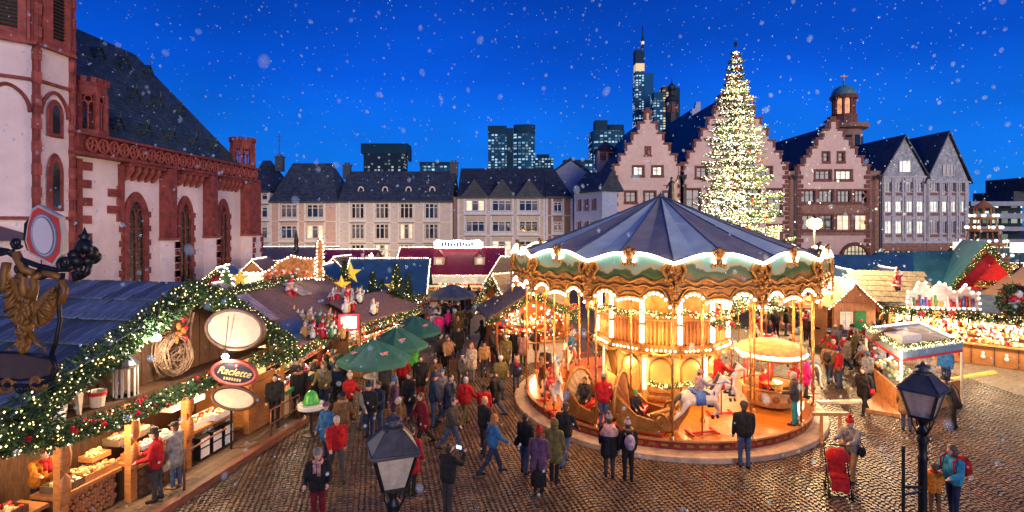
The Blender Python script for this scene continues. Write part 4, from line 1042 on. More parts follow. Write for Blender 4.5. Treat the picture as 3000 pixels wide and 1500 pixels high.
pl = MB(); NP = 84; da = PI/NP*0.985; r0, r1 = 1.9, CR-0.57
for (ra,rb) in ((r0,r1),):
    pl.add([(ra*math.cos(-da),ra*math.sin(-da),ZD),(rb*math.cos(-da),rb*math.sin(-da),ZD),(rb*math.cos(da),rb*math.sin(da),ZD),(ra*math.cos(da),ra*math.sin(da),ZD)]+
           [(ra*math.cos(-da),ra*math.sin(-da),ZD-0.05),(rb*math.cos(-da),rb*math.sin(-da),ZD-0.05),(rb*math.cos(da),rb*math.sin(da),ZD-0.05),(ra*math.cos(da),ra*math.sin(da),ZD-0.05)], [(0,1,2,3),(4,5,1,0),(5,6,2,1),(7,4,0,3)])
plm = pl.mesh('plank', M_deck)
for i in range(NP): put('plank', plm, car, (0,0,rw.uniform(-0.003,0.003)), i*2*PI/NP)
b = MB(); b.lathe([(r1,0.40),(0,0.40)],48); b.build('sub_deck', M_dwood, car)

NR, RR = 14, 5.8
VA = [-PI/2-0.2 + i*2*PI/NR for i in range(NR)]
SIDE = 2*RR*math.sin(PI/NR); APR = RR*math.cos(PI/NR)
def side_T(i):
    a = (VA[i]+VA[(i+1)%NR])/2 if i < NR-1 else VA[i]+PI/NR
    a = VA[i]+PI/NR
    return Matrix.Translation((APR*math.cos(a),APR*math.sin(a),0)) @ Matrix.Rotation(a+PI/2,4,'Z'), a    # local x along the side, -y outwards
def ztop(u):     # u in -1..1 along a side: low at the corners, curling up to the middle
    t_ = abs(u)
    if t_ > 0.2: return 5.80 + 0.26*math.sin((1-(t_-0.2)/0.8)*PI/2)**1.3
    return 6.06 - 0.12*(1-(t_/0.2))**2*0 - 0.16*math.cos(t_/0.2*PI/2)
def zlow(u):
    t_ = abs(u)
    if t_ > 0.86: return 4.50
    if t_ > 0.28: return 4.62 + 0.26*math.sin((t_-0.28)/0.58*PI)**0.7
    return 4.62 + 0.07*math.cos(t_/0.28*PI/2)
US = [-1+2*i/40 for i in range(41)]
hs = SIDE/2
paint = MB(); pz0, pz1 = -0.36, 0.5
pv = [(u*hs*0.8, 0, -0.32-0.05*math.cos(u*PI)) for u in US[::2]] ; tv = [(u*hs*0.8, 0, min(0.40, ztop(u*0.8)-5.62)) for u in US[::2]]
nn = len(pv); paint.add(pv+tv, [(i,i+1,i+1+nn,i+nn) for i in range(nn-1)]); paintm = paint.mesh('painted_panel', M_scene)
bd = MB()
for y_ in (0.02,0.12):
    lo = [(u*hs, y_, zlow(u)) for u in US]; up = [(u*hs, y_, ztop(u)-0.03) for u in US]; nn = len(US)
    bd.add(lo+up, [(i,i+1,i+1+nn,i+nn) if y_ < 0.1 else (i+nn,i+1+nn,i+1,i) for i in range(nn-1)])
bd.add([(u*hs,0.02,zlow(u)) for u in US]+[(u*hs,0.12,zlow(u)) for u in US], [(i,i+len(US),i+1+len(US),i+1) for i in range(len(US)-1)])
bdm = bd.mesh('rounding_board', M_goldp)
# frame scrolls around the painting
fr = MB()
fr.tube([(u*hs*0.82,-0.04,5.27-0.06*math.cos(u*PI*3)) for u in US],0.045,6)
fr.tube([(u*hs,-0.03,5.10+0.03*math.cos(u*PI*6)) for u in US],0.035,5)
for s2 in (-1,1):
    fr.tube([(s2*hs*(0.80+0.05*math.sin(t_*1.2)),-0.05,5.25+0.09*t_) for t_ in range(7)],0.05,6)
    for k_ in range(9):
        a = k_*0.7; fr.ell((s2*hs*(0.90+0.05*math.cos(a*1.3)),-0.05,5.15+k_*0.075),(0.06,0.035,0.035),6,4,Matrix.Rotation(a,3,'Y'))
    fr.tube([(s2*(0.12+0.11*math.cos(t_)*(1-t_/9)),-0.06,5.92+0.11*math.sin(t_)*(1-t_/9)) for t_ in [q*0.5 for q in range(14)]],0.03,5)
    fr.tube([(s2*hs*u_, -0.02, zlow(u_)+0.10) for u_ in US[20:]],0.028,5); fr.tube([(s2*hs*u_, -0.02, zlow(u_)+0.2+0.03*math.sin(u_*20)) for u_ in US[20:]],0.03,5)
fr.ell((0,-0.08,6.05),(0.13,0.08,0.15),8,6); fr.ell((0,-0.1,6.2),(0.08,0.06,0.08),8,6)
for s2 in (-1,1): fr.ell((s2*0.14,-0.06,6.15),(0.09,0.05,0.06),6,5,Matrix.Rotation(s2*0.6,3,'Y'))
for k_ in range(5): fr.ell(((k_-2)*0.09,-0.06,5.8-abs(k_-2)*0.03),(0.05,0.04,0.09),6,4)
frm = fr.mesh('gilded_scroll', M_gold, True)
lt = MB()
lt.tube([(u*hs,-0.06,ztop(u)) for u in US if abs(u) > 0.12 and u < 0]+[(-0.10*hs,-0.06,5.80)],0.05,7); lt.tube([(0.10*hs,-0.06,5.80)]+[(u*hs,-0.06,ztop(u)) for u in US if u > 0.12],0.05,7)
ltm = lt.mesh('light_rope', M_bulb, True)
bb = MB(); prev = None
for i in range(int(SIDE/0.115)+1):
    u = -1+2*i/(int(SIDE/0.115)); 
    if abs(u) > 0.93: continue
    bb.ell((u*hs,-0.035,zlow(u)+0.02),0.042,6,4)
bbm = bb.mesh('bulb_row', M_bulb, True)
for i in range(NR):
    T, a = side_T(i); loc = T.translation; rz = a+PI/2
    ro = put('rounding_board', bdm, car, loc, rz)
    put('painted_panel', paintm, ro, (0,0.0,5.62)); put('gilded_scroll', frm, ro); put('light_rope', ltm, ro); put('bulb_row', bbm, ro)
# corner cartouches
cc = MB()
for k_ in range(14): cc.ell((math.sin(k_*1.9)*0.10,-0.05,4.62+k_*0.08),(0.085-0.03*abs(math.sin(k_)),0.045,0.05),6,5,Matrix.Rotation(k_*0.8,3,'Y'))
cc.ell((0,-0.02,4.42),(0.06,0.05,0.16),6,5)
ccm = cc.mesh('gilded_cartouche', M_gold, True)
for i in range(NR):
    a = VA[i]; put('gilded_cartouche', ccm, car, ((RR+0.03)*math.cos(a),(RR+0.03)*math.sin(a),0), a+PI/2)
# canopy
NC = 20
def crz(t_): return 5.86 + (8.0-5.86)*(t_**1.08)
for i in range(NC):
    a0, a1 = -PI/2-0.2+i*2*PI/NC, -PI/2-0.2+(i+1)*2*PI/NC; cp = MB(); K = 8
    for j in range(K+1):
        t_ = j/K; r_ = 5.5*(1-t_)+0.06*t_
        for q in range(3):
            aa = a0+(a1-a0)*q/2; sag = 0.11*math.sin(t_*PI)**0.7*(1 if q == 1 else 0); rr_ = r_*(math.cos((a1-a0)/2) if q == 1 else 1)
            cp.v.append((rr_*math.cos(aa), rr_*math.sin(aa), crz(t_)-sag))
    for j in range(K):
        for q in range(2): cp.f.append((j*3+q, j*3+q+1, (j+1)*3+q+1, (j+1)*3+q)); cp.m.append(0)
    cp.build('canopy_panel', M_canA if i % 2 == 0 else M_canB, car, smooth=False)
b = MB()
for i in range(NC):
    a = -PI/2-0.2+i*2*PI/NC; b.tube([((5.5*(1-t_)+0.06*t_)*math.cos(a),(5.5*(1-t_)+0.06*t_)*math.sin(a),crz(t_)+0.012) for t_ in (0,0.33,0.66,1)],0.022,5)
b.lathe([(0.16,7.9),(0.13,8.04),(0.04,8.1),(0,8.2)],10); b.build('canopy_seam', mat('canopy_seam',(0.10,0.12,0.17),rough=0.6), car)
b = MB(); b.lathe([(5.7,5.05),(2.2,5.0)],28); b.build('ceiling', mat('carousel_ceiling',(0.50,0.33,0.16),rough=0.6,var=0.2,scale=2), car)
for i in range(NR):    # ceiling beams
    a = VA[i]; b = MB(); b.beam((2.2*math.cos(a),2.2*math.sin(a),4.93),(5.7*math.cos(a),5.7*math.sin(a),4.96),0.1,0.12); b.build('ceiling_beam', M_goldp, car)
# outer poles
tw = MB(); tw.tube([(0,0,ZD),(0,0,5.0)],0.034,8); 
tw.tube([(0.036*math.cos(k_*0.9),0.036*math.sin(k_*0.9),ZD+0.1+k_*0.055) for k_ in range(80)],0.012,4); tw.lathe([(0.09,ZD),(0.09,ZD+0.05),(0.05,ZD+0.14)],10); tw.lathe([(0.04,4.3),(0.1,4.45),(0.06,4.6)],8)
twm = tw.mesh('pole', M_brass, True)
for i in range(NR):
    a = VA[i]; put('pole', twm, car, (5.28*math.cos(a),5.28*math.sin(a),0))
for i in range(10):
    a = VA[0]+0.3+i*2*PI/10; put('pole', twm, car, (3.7*math.cos(a),3.7*math.sin(a),0))
# centre drum: mirror panels, cornice, balustrade and lamp columns
ND, RD = 12, 2.15
APD, SD = RD*math.cos(PI/ND), 2*RD*math.sin(PI/ND)
dr = MB(); dr.bx(-SD/2,SD/2,0.0,0.08,ZD,2.35); drm = dr.mesh('drum_wall', M_ivory)
pn = MB(); o = arch_pts(0,SD*0.36,ZD+0.42,1.75,2.12,6); pn.add([(x,-0.015,z) for x,z in o],[tuple(range(len(o)))]); pnm = pn.mesh('mirror_panel', M_mirror)
pf = MB(); pf.tube([(x,-0.03,z) for x,z in o],0.04,6,closed=True); pf.bx(-SD*0.42,SD*0.42,-0.04,-0.003,ZD+0.06,ZD+0.32)
for k_ in range(7): pf.ell(((k_-3)*0.13,-0.04,2.22+0.05*math.cos(k_-3)),(0.07,0.04,0.06),6,5)
pfm = pf.mesh('panel_frame', M_gold, True)
co = MB(); co.bx(-SD/2-0.12,SD/2+0.12,-0.42,0.05,2.42,2.52); 
co.tube([(u*(SD/2+0.1),-0.46,2.42-0.09*abs(math.cos(u*PI))) for u in US],0.06,6); co.bx(-SD/2-0.1,SD/2+0.1,-0.36,0,2.52,2.66)
com = co.mesh('cornice', M_gold)
bu = MB(); 
for k_ in range(7): bu.ell((-SD/2+SD*(k_+0.5)/7,-0.44,2.50),0.038,6,4)
bum = bu.mesh('bulb_row', M_bulb, True)
ba = MB()
for k_ in range(8): ba.lathe([(0.035,2.66),(0.05,2.75),(0.025,2.95),(0.05,3.2),(0.03,3.5)],6,(-SD/2+SD*(k_+0.5)/8,-0.28,0))
ba.bx(-SD/2-0.06,SD/2+0.06,-0.34,-0.22,3.5,3.58); bam = ba.mesh('balustrade', mat('balustrade_wood',(0.40,0.15,0.04),rough=0.45,var=0.25,scale=6), True)
uw = MB(); uw.bx(-SD/2,SD/2,0.0,0.06,2.66,5.0); uwm = uw.mesh('upper_wall', mat('upper_drum',(0.50,0.20,0.04),rough=0.5,var=0.35,scale=3))
lc = MB(); lc.tube([(0,0,2.7),(0,0,3.35)],0.075,10); lc.tube([(0,0,3.45),(0,0,4.35)],0.075,10); lcm = lc.mesh('lamp_column', emitmat('lamp_tube',(1.0,0.80,0.52),5.0), True)
lf = MB(); 
for z in (2.66,3.36,4.36): lf.lathe([(0.1,z),(0.1,z+0.08)],10)
lfm = lf.mesh('lamp_collar', M_gold)
lo_ = MB(); lo_.tube([(0,0,1.0),(0,0,2.1)],0.05,8); lom = lo_.mesh('lamp_column', MATS['lamp_tube'], True)
for i in range(ND):
    a = -PI/2+(i+0.5)*2*PI/ND; loc = (APD*math.cos(a),APD*math.sin(a),0); rz = a+PI/2
    w_ = put('drum_wall', drm, car, loc, rz); put('mirror_panel', pnm, w_); put('panel_frame', pfm, w_)
    c_ = put('cornice', com, car, loc, rz); put('bulb_row', bum, c_)
    put('balustrade', bam, car, loc, rz); put('upper_wall', uwm, car, loc, rz)
    a = a+PI/ND; q = put('lamp_column', lcm, car, ((RD+0.35)*math.cos(a),(RD+0.35)*math.sin(a),0)); put('lamp_collar', lfm, q)
    if i % 2 == 0: put('lamp_column', lom, car, ((RD+0.06)*math.cos(a),(RD+0.06)*math.sin(a),0))
# evergreen swags inside
for i in range(5,13):
    pass
for i,a0 in enumerate([-PI/2-1.35+j*0.45 for j in range(6)]):
    pts = [(3.0*math.cos(a0+0.45*t_/8),3.0*math.sin(a0+0.45*t_/8),3.95-0.16*math.sin(PI*t_/8)) for t_ in range(9)]
    garland(car, pts, 0.11, dens=420, lights=55, leaf=0.085, lr=0.024, seed=i+40, flowers=(3 if i in (3,4) else 0))
for i,a0 in enumerate((-PI/2-0.45,-PI/2+0.1,-PI/2+0.65)):
    pts = [(2.45*math.cos(a0+0.5*t_/8),2.45*math.sin(a0+0.5*t_/8),1.35-0.12*math.sin(PI*t_/8)) for t_ in range(9)]
    garland(car, pts, 0.09, dens=420, lights=60, leaf=0.08, lr=0.022, seed=i+50)
for i in range(12):
    a = -PI/2+(i+0.5)*2*PI/12; lamp('carousel_lamp', CAR+Vector((4.3*math.cos(a),4.3*math.sin(a),4.55)), 60, (1.0,0.50,0.17), 0.12)
    if i % 2: lamp('carousel_lamp', CAR+Vector((2.9*math.cos(a),2.9*math.sin(a),3.0)), 20, (1.0,0.55,0.22), 0.1)
for i in range(6):
    a = -PI/2-0.2+(i-2.5)*0.5; lamp('carousel_lamp', CAR+Vector((2.75*math.cos(a),2.75*math.sin(a),1.7)), 14, (1.0,0.56,0.22), 0.1)
for i in range(9):
    a = -PI/2+(i-4)*0.36; lamp('carousel_rim_lamp', CAR+Vector((6.7*math.cos(a),6.7*math.sin(a),6.1)), 2 if abs(i-4) < 3 else 9, (1.0,0.72,0.42), 0.2)
for i in range(7):
    a = -PI/2+(i-3)*0.42; lamp('carousel_bulb_lamp', CAR+Vector((7.1*math.cos(a),7.1*math.sin(a),4.15)), 55, (1.0,0.54,0.22), 0.2)

# ---- carousel animals and carriages
M_horse = mat('horse_white', (0.62,0.52,0.42), rough=0.35, var=0.1, scale=4, bump=0.05)
M_horseb = mat('horse_brown', (0.13,0.05,0.025), rough=0.35, var=0.2, scale=4, bump=0.05)
M_mane = mat('horse_mane', (0.05,0.035,0.03), rough=0.5, var=0.3, scale=12, bump=0.3)
M_sadr = mat('saddle_red', (0.5,0.03,0.03), rough=0.45, var=0.2, bump=0.05)
M_sadb = mat('saddle_blue', (0.06,0.16,0.45), rough=0.45, var=0.4, scale=14, bump=0.05)
def horse_mesh(body_m):
    Hh = 1.05
    pr = [('c',(-0.42,0,Hh),(0.38,0,Hh-0.02),0.20,0.21,0),('e',(-0.40,0,Hh+0.04),(0.24,0.2,0.23),0),('e',(0.34,0,Hh),(0.22,0.19,0.25),0),
          ('c',(0.45,0,Hh+0.08),(0.72,0,Hh+0.52),0.15,0.10,0),('c',(0.70,0,Hh+0.56),(0.98,0,Hh+0.40),0.095,0.055,0),
          ('c',(0.68,0.05,Hh+0.62),(0.66,0.06,Hh+0.74),0.03,0.012,0),('c',(0.68,-0.05,Hh+0.62),(0.66,-0.06,Hh+0.74),0.03,0.012,0),
          ('c',(0.40,0,Hh+0.25),(0.62,0,Hh+0.66),0.06,0.05,1),('c',(0.62,0,Hh+0.66),(0.78,0,Hh+0.62),0.05,0.02,1),
          ('c',(-0.60,0,Hh+0.12),(-0.80,0,Hh-0.02),0.07,0.08,1),('c',(-0.80,0,Hh-0.02),(-0.92,0,Hh-0.42),0.08,0.03,1)]
    legs = [((0.40,0.11),(0.72,-0.30),(0.66,-0.58)),((0.40,-0.11),(0.58,-0.36),(0.36,-0.50)),((-0.46,0.12),(-0.50,-0.34),(-0.78,-0.62)),((-0.46,-0.12),(-0.62,-0.34),(-0.92,-0.56))]
    for (x,y),(kx,kz),(fx_,fz_) in legs:
        pr += [('c',(x,y,Hh-0.06),(kx,y,Hh+kz),0.11,0.05,0),('c',(kx,y,Hh+kz),(fx_,y,Hh+fz_),0.045,0.032,0),('c',(fx_,y,Hh+fz_),(fx_+0.02,y,Hh+fz_-0.06),0.042,0.05,1)]
    return blob('horse', pr, 0.022, [body_m, M_mane], 3)
hm_w, hm_b = horse_mesh(M_horse), horse_mesh(M_horseb)
sd = MB(); sd.ell((-0.05,0,1.24),(0.24,0.19,0.06),10,6); sd.ell((-0.27,0,1.32),(0.05,0.17,0.1),8,6); 
for s2 in (-1,1): sd.box((-0.05,s2*0.205,1.08),(0.3,0.02,0.34),Matrix.Rotation(s2*0.1,3,'X'))
sd.tube([(0.36,0.21,1.28),(0.52,0.0,0.92),(0.36,-0.21,1.28)],0.03,6); sd.tube([(0.9,0.075,1.5),(0.5,0.16,1.5),(0.15,0.1,1.4)],0.014,5); sd.tube([(0.9,-0.075,1.5),(0.5,-0.16,1.5),(0.15,-0.1,1.4)],0.014,5)
sdr, sdb = sd.mesh('saddle', M_sadr, True), sd.mesh('saddle', M_sadb, True)
hp = MB(); hp.tube([(0.1,0,0),(0.1,0,4.6)],0.024,8); hpm = hp.mesh('horse_pole', M_brass, True)
ft = MB(); ft.box((0.1,0,0.05),(0.9,0.06,0.05)); ft.box((-0.3,0,0.06),(0.06,0.5,0.05)); ft.box((0.5,0,0.06),(0.06,0.5,0.05)); ftm = ft.mesh('foot_rest', M_red)
def local(px, py, z): # deck position seen at a pixel
    g = G(px,py,z); return Vector((g.x-CAR.x, g.y-CAR.y, ZD))
for px,py,rz,me,sme,sc in ((2048,1272,R(12),hm_w,sdb,1.05),(2105,1215,R(10),hm_w,sdr,1.0),(1598,1165,R(-105),hm_b,sdr,0.95),(1625,1150,R(-98),hm_w,sdb,0.95),(1668,1105,R(-110),hm_w,sdr,0.95),
                       (1850,1085,R(170),hm_w,sdb,0.9),(1620,1215,R(-75),hm_w,sdr,0.9),(1780,1075,R(190),hm_b,sdr,0.9),(2170,1075,R(160),hm_w,sdb,0.9),(2380,1150,R(75),hm_w,sdb,0.9),(2330,1110,R(80),hm_b,sdr,0.9),(2250,1050,R(120),hm_w,sdr,0.9),(1700,1040,R(220),hm_b,sdb,0.9)):
    p = local(px,py,ZD); h = put('carousel_horse', me, car, p, rz, scale=sc); put('saddle', sme, h); put('horse_pole', hpm, h, (0,0,0)); put('foot_rest', ftm, h)
def shell(p, rz, s=1.0, back_m=None, seat_m=None, side_m=None, rid=None):
    """scallop-backed carriage: fan shaped back with ribs, curved sides, seat and floor"""
    t_ = MB(); 
    for k_ in range(11):
        a0, a1 = R(-10+k_*18.2), R(-10+(k_+1)*18.2); r_ = 0.95
        t_.add([(0,-0.05,0.55),(r_*0.72*math.cos(a0),-0.28,0.55+r_*math.sin(a0)),(r_*0.72*math.cos((a0+a1)/2),-0.36,0.55+r_*1.04*math.sin((a0+a1)/2)),(r_*0.72*math.cos(a1),-0.28,0.55+r_*math.sin(a1))],[(0,1,2),(0,2,3),(2,1,0),(3,2,0)])
    o = t_.build('carriage', back_m or M_woodx, car, p, rz); o.scale = (s,s,s)
    e_ = MB(); e_.tube([(0.70*math.cos(R(-10+q*10)),-0.30,0.55+0.97*math.sin(R(-10+q*10))) for q in range(21)],0.055,7); e_.build('carriage_rim', M_gold, o, smooth=True)
    for s2 in (-1,1):
        q = MB(); q.prism([(-0.25,0.1),(0.95,0.1),(1.15,0.55),(1.0,0.62),(0.85,0.42),(0.3,0.5),(-0.25,0.95)],(s2*0.6,0,0),(0,1,0),(0,0,1),0.06); q.build('carriage_side', side_m or M_cream, o)
        q = MB(); q.tube([(s2*0.6,0.98+0.16*math.cos(t2),0.5+0.16*math.sin(t2)) for t2 in [x*0.5 for x in range(11)]],0.04,6); q.tube([(s2*0.6,-0.25,0.95),(s2*0.6,0.3,0.5),(s2*0.6,0.85,0.42)],0.035,6); q.build('scroll', M_gold, o, smooth=True)
    q = MB(); q.bx(-0.57,0.57,-0.12,0.35,0.36,0.48); q.bx(-0.57,0.57,-0.2,1.0,0.03,0.1); q.build('seat', seat_m or M_sadr, o)
    return o
shell(local(1850,1245,ZD), R(-118), 1.12, M_woodx, None, M_goldp)
shell(local(1715,1215,ZD), R(-140), 1.0, M_cream, None, M_goldp)
shell(local(1800,1150,ZD), R(-100), 1.1, M_cream, None, M_ivory)
shell(local(1905,1150,ZD), R(-100), 0.9, M_ivory, None, M_ivory)
# turning tea cup with its own canopy
p = local(2258,1185,ZD)
q = MB(); q.lathe([(0.55,0.02),(0.82,0.12),(0.95,0.35),(0.98,0.68),(1.05,0.72),(0.98,0.76),(0.9,0.70),(0.86,0.3),(0,0.26)],12); cup = q.build('tea_cup_car', M_ivory, car, p)
q = MB(); q.lathe([(1.03,0.70),(1.09,0.74),(1.03,0.78)],24); q.build('cup_rim', M_gold, cup)
for i in range(12):
    a = i*PI/6+PI/12; q = MB(); q.ell((0.93*math.cos(a),0.93*math.sin(a),0.45),(0.03,0.12,0.13),8,6,Matrix.Rotation(a,3,'Z')); q.build('rosette', M_goldp, cup)
q = MB(); q.tube([(0,0,0.2),(0,0,2.0)],0.05,8); q.lathe([(0.05,0.75),(0.38,0.78),(0.38,0.83),(0.05,0.86)],16); q.build('turning_wheel', M_brass, cup)
for i in range(6):
    a = i*PI/3; q = MB(); q.tube([(0.95*math.cos(a),0.95*math.sin(a),0.74),(0.95*math.cos(a),0.95*math.sin(a),1.85)],0.03,6); q.build('canopy_post', M_red, cup)
q = MB(); q.lathe([(1.12,1.86),(1.16,1.98),(1.05,2.14),(0.6,2.28),(0,2.34)],24); cn = q.build('cup_canopy', mat('cup_canopy_cloth',(0.42,0.27,0.12),rough=0.7,var=0.3,scale=5), cup, smooth=True)
q = MB(); q.lathe([(1.14,1.85),(1.2,1.90),(1.14,1.96)],32); q.build('light_rope', M_bulb, cn)
q = MB(); q.lathe([(1.10,1.74),(1.16,1.80),(1.12,1.85)],32); q.build('canopy_fringe', M_gold, cn)
lamp('tea_cup_lamp', CAR+p+Vector((0,0,1.3)), 22, (1.0,0.62,0.32), 0.1)
for i in range(4):
    a = -0.9+i*0.6; q = MB()
    for k_ in range(8): q.ell((0.95*math.cos(a)+rw.uniform(-.12,.12),0.95*math.sin(a)+rw.uniform(-.12,.12),1.2+rw.uniform(-0.25,0.4)),0.05,6,4)
    q.build('red_bauble', M_berry, cup, kind='stuff')
# gondola prow
p = local(1945,1262,ZD); q = MB(); q.prism([(-0.5,0.06),(0.3,0.06),(0.75,0.5),(0.95,0.98),(0.8,0.95),(0.45,0.62),(-0.5,0.5)],(0,0,0),(1,0,0),(0,0,1),0.5); gp = q.build('gondola_prow', M_goldp, car, p, R(25))
q = MB(); q.tube([(0.95,0,0.98),(0.62,0.0,0.75),(0.3,0,0.6),(-0.5,0,0.55)],0.06,6); q.build('scroll', M_gold, gp)
# wreaths hung on poles
for px,py,Y_ in ((2125,950,16.6),(1660,905,18.5)):
    q = P(px,py,Y_)-CAR; ring = [(q.x+0.36*math.cos(t_*PI/8),q.y+0.36*math.sin(t_*PI/8),q.z) for t_ in range(17)]
    garland(car, ring, 0.09, name='wreath', dens=420, lights=10, flowers=2, seed=int(px))
# boarding fence beside the carousel
f = thing('barrier_trestle', 'pale wooden trestle barrier at the carousel edge', 'barrier', G(2425,1290))
for x in (-0.25,0.35): b = MB(); b.beam((x-0.12,-0.3,0),(x+0.05,0,0.8),0.09,0.09); b.beam((x+0.2,0.3,0),(x+0.05,0,0.8),0.09,0.09); b.build('leg', M_woodx, f)
b = MB(); b.bx(-0.5,0.65,-0.06,0.06,0.8,0.9); b.build('rail', M_woodx, f)
# ------------------------------------------------------------------ raclette stall (left foreground)
ST = thing('raclette_stall', 'large wooden stall with blue-grey shingle roof and wide evergreen gable garlands', 'stall', (-9.0,15.0,0), R(79.4))
def rake(s):  # height of the gable edge at s metres along the front
    return 5.3-0.41*(0.2-s) if s < 0.2 else 5.3-0.60*(s-0.2)
M_under = mat('roof_boarding', (0.07,0.04,0.025), rough=0.8, var=0.3, scale=4)
b = MB(); b.add([(-8,-0.35,rake(-8)-0.1),(0.2,-0.35,5.2),(0.2,11.5,5.2),(-8,11.5,rake(-8)-0.1)],[(0,1,2,3),(3,2,1,0)]); b.add([(0.2,-0.35,5.2),(4.6,-0.35,rake(4.6)-0.1),(4.6,11.5,rake(4.6)-0.1),(0.2,11.5,5.2)],[(0,1,2,3),(3,2,1,0)]); rf = b.build('roof', M_under, ST)
sl = math.hypot(1,0.41); NCO = 9; cw = 8.5/NCO; dirv = Vector((-1,0,-0.41)).normalized(); nrm = Vector((-0.41,0,1)).normalized()
shm = []
for wv in (0.34,0.36,0.32):
    q = MB(); L_ = cw*sl+0.12
    q.add([(0,0,0.0),(wv,0,0.0),(wv,L_,0.0),(0,L_,0.0),(0,0,0.02),(wv,0,0.02),(wv,L_,0.05),(0,L_,0.05)],[(4,5,6,7),(0,1,5,4),(1,2,6,5),(2,3,7,6),(3,0,4,7)])
    shm.append(q.mesh('shingle', M_roofw))
rs = random.Random(5)
Rm = Matrix((Vector((0,1,0)), dirv, -nrm)).transposed()  # local x along the ridge, y down the slope
Rm = Matrix((Vector((0,1,0)), dirv, Vector((0,1,0)).cross(dirv))).transposed()
flip = (Vector((0,1,0)).cross(dirv)).z < 0
for c_ in range(NCO):
    s0 = 0.2-c_*cw; y_ = -0.4+rs.uniform(-0.15,0)
    while y_ < 11.2:
        k_ = rs.randrange(3); o = Vector((s0+0.04, y_, rake(s0+0.04)-0.02)) + nrm*(0.045+rs.uniform(0,0.012))
        e = Rm.to_euler(); e2 = (Rm @ Matrix.Rotation(rs.gauss(0,0.008),3,'Z') @ Matrix.Rotation((0.075 if not flip else -0.075),3,'X')).to_euler()
        put('shingle', shm[k_], rf, o, rot=e2); y_ += (0.365,0.385,0.345)[k_]+(0.05 if rs.random() < 0.2 else 0)
# gable wall and loft shelf
b = MB(); b.prism([(-6.5,2.75),(4.2,2.75),(4.2,rake(4.2)-0.15),(0.2,5.1),(-6.5,rake(-6.5)-0.15)],(0,0.35,0),(1,0,0),(0,0,1),0.08); b.build('gable_wall', M_dwood, ST)
b = MB(); b.bx(-6.5,3.2,-0.32,0.3,2.72,2.82); b.build('loft_shelf', M_dwood, ST)
for i in range(26):
    q = MB(); x = -6.3+i*0.4; zt = rake(x+0.2)-0.3; q.bx(x,x+0.37,0.27,0.305,2.83,max(zt,2.95)); q.build('board', M_dwood, ST)
# garlands
garland(ST, [(-5.6,-0.35,rake(-5.6)-0.15),(-3.5,-0.35,rake(-3.5)-0.12),(-1.5,-0.35,rake(-1.5)-0.1),(0.05,-0.35,5.15)], 0.33, dens=1500, lights=75, leaf=0.13, lr=0.022, seed=2)
garland(ST, [(-5.0,-0.35,2.95),(-3.9,-0.35,2.9)], 0.36, dens=1500, lights=110, leaf=0.13, lr=0.022, seed=3, flowers=4)
garland(ST, [(0.2,-0.35,5.1),(2.2,-0.35,rake(2.2)-0.1),(4.4,-0.35,rake(4.4)-0.1)], 0.30, dens=1300, lights=60, leaf=0.13, lr=0.022, seed=4)
garland(ST, [(-4.2,-0.42,2.62),(-2.5,-0.42,2.5),(-0.8,-0.42,2.52),(1.2,-0.42,2.5)], 0.22, dens=1100, lights=30, leaf=0.10, lr=0.02, seed=5, flowers=7)
garland(ST, [(2.4,-0.42,2.6),(4.6,-0.5,2.3)], 0.24, dens=1100, lights=26, leaf=0.10, lr=0.02, seed=6, flowers=3)
# posts and carved pillars
for x in (-3.35,-1.62,0.15,2.75):
    q = MB(); q.bx(x-0.09,x+0.09,-0.02,0.16,0.15,2.72); q.build('post', M_wood, ST)
    q = MB(); q.lathe([(0.0,0.9),(0.11,1.0),(0.13,1.25),(0.11,1.5),(0.0,1.62)],10,(x,-0.05,0),sy=0.5); q.lathe([(0.0,1.62),(0.12,1.75),(0.14,2.0),(0.05,2.45)],10,(x,-0.05,0),sy=0.5); q.build('carved_pillar', M_wood, ST, smooth=True)
# platform with planks and kerb beam
q = MB(); q.bx(-6,4.2,-0.90,2.4,0.0,0.10); q.build('platform', M_dwood, ST)
for i in range(9):
    for j in range(4):
        q = MB(); x0 = -6+j*2.55+(0.6 if i % 2 else 0); q.bx(x0,min(x0+2.53,4.2),-0.88+i*0.19,-0.88+i*0.19+0.182,0.10,0.148+rs.uniform(0,0.006)); q.build('plank', M_gwood, ST)
q = MB(); q.bx(-6,4.4,-1.12,-0.92,0.0,0.2); q.build('kerb_beam', mat('red_brown_beam',(0.20,0.08,0.05),rough=0.5,var=0.3,scale=4,stretch=(1,6,6)), ST)
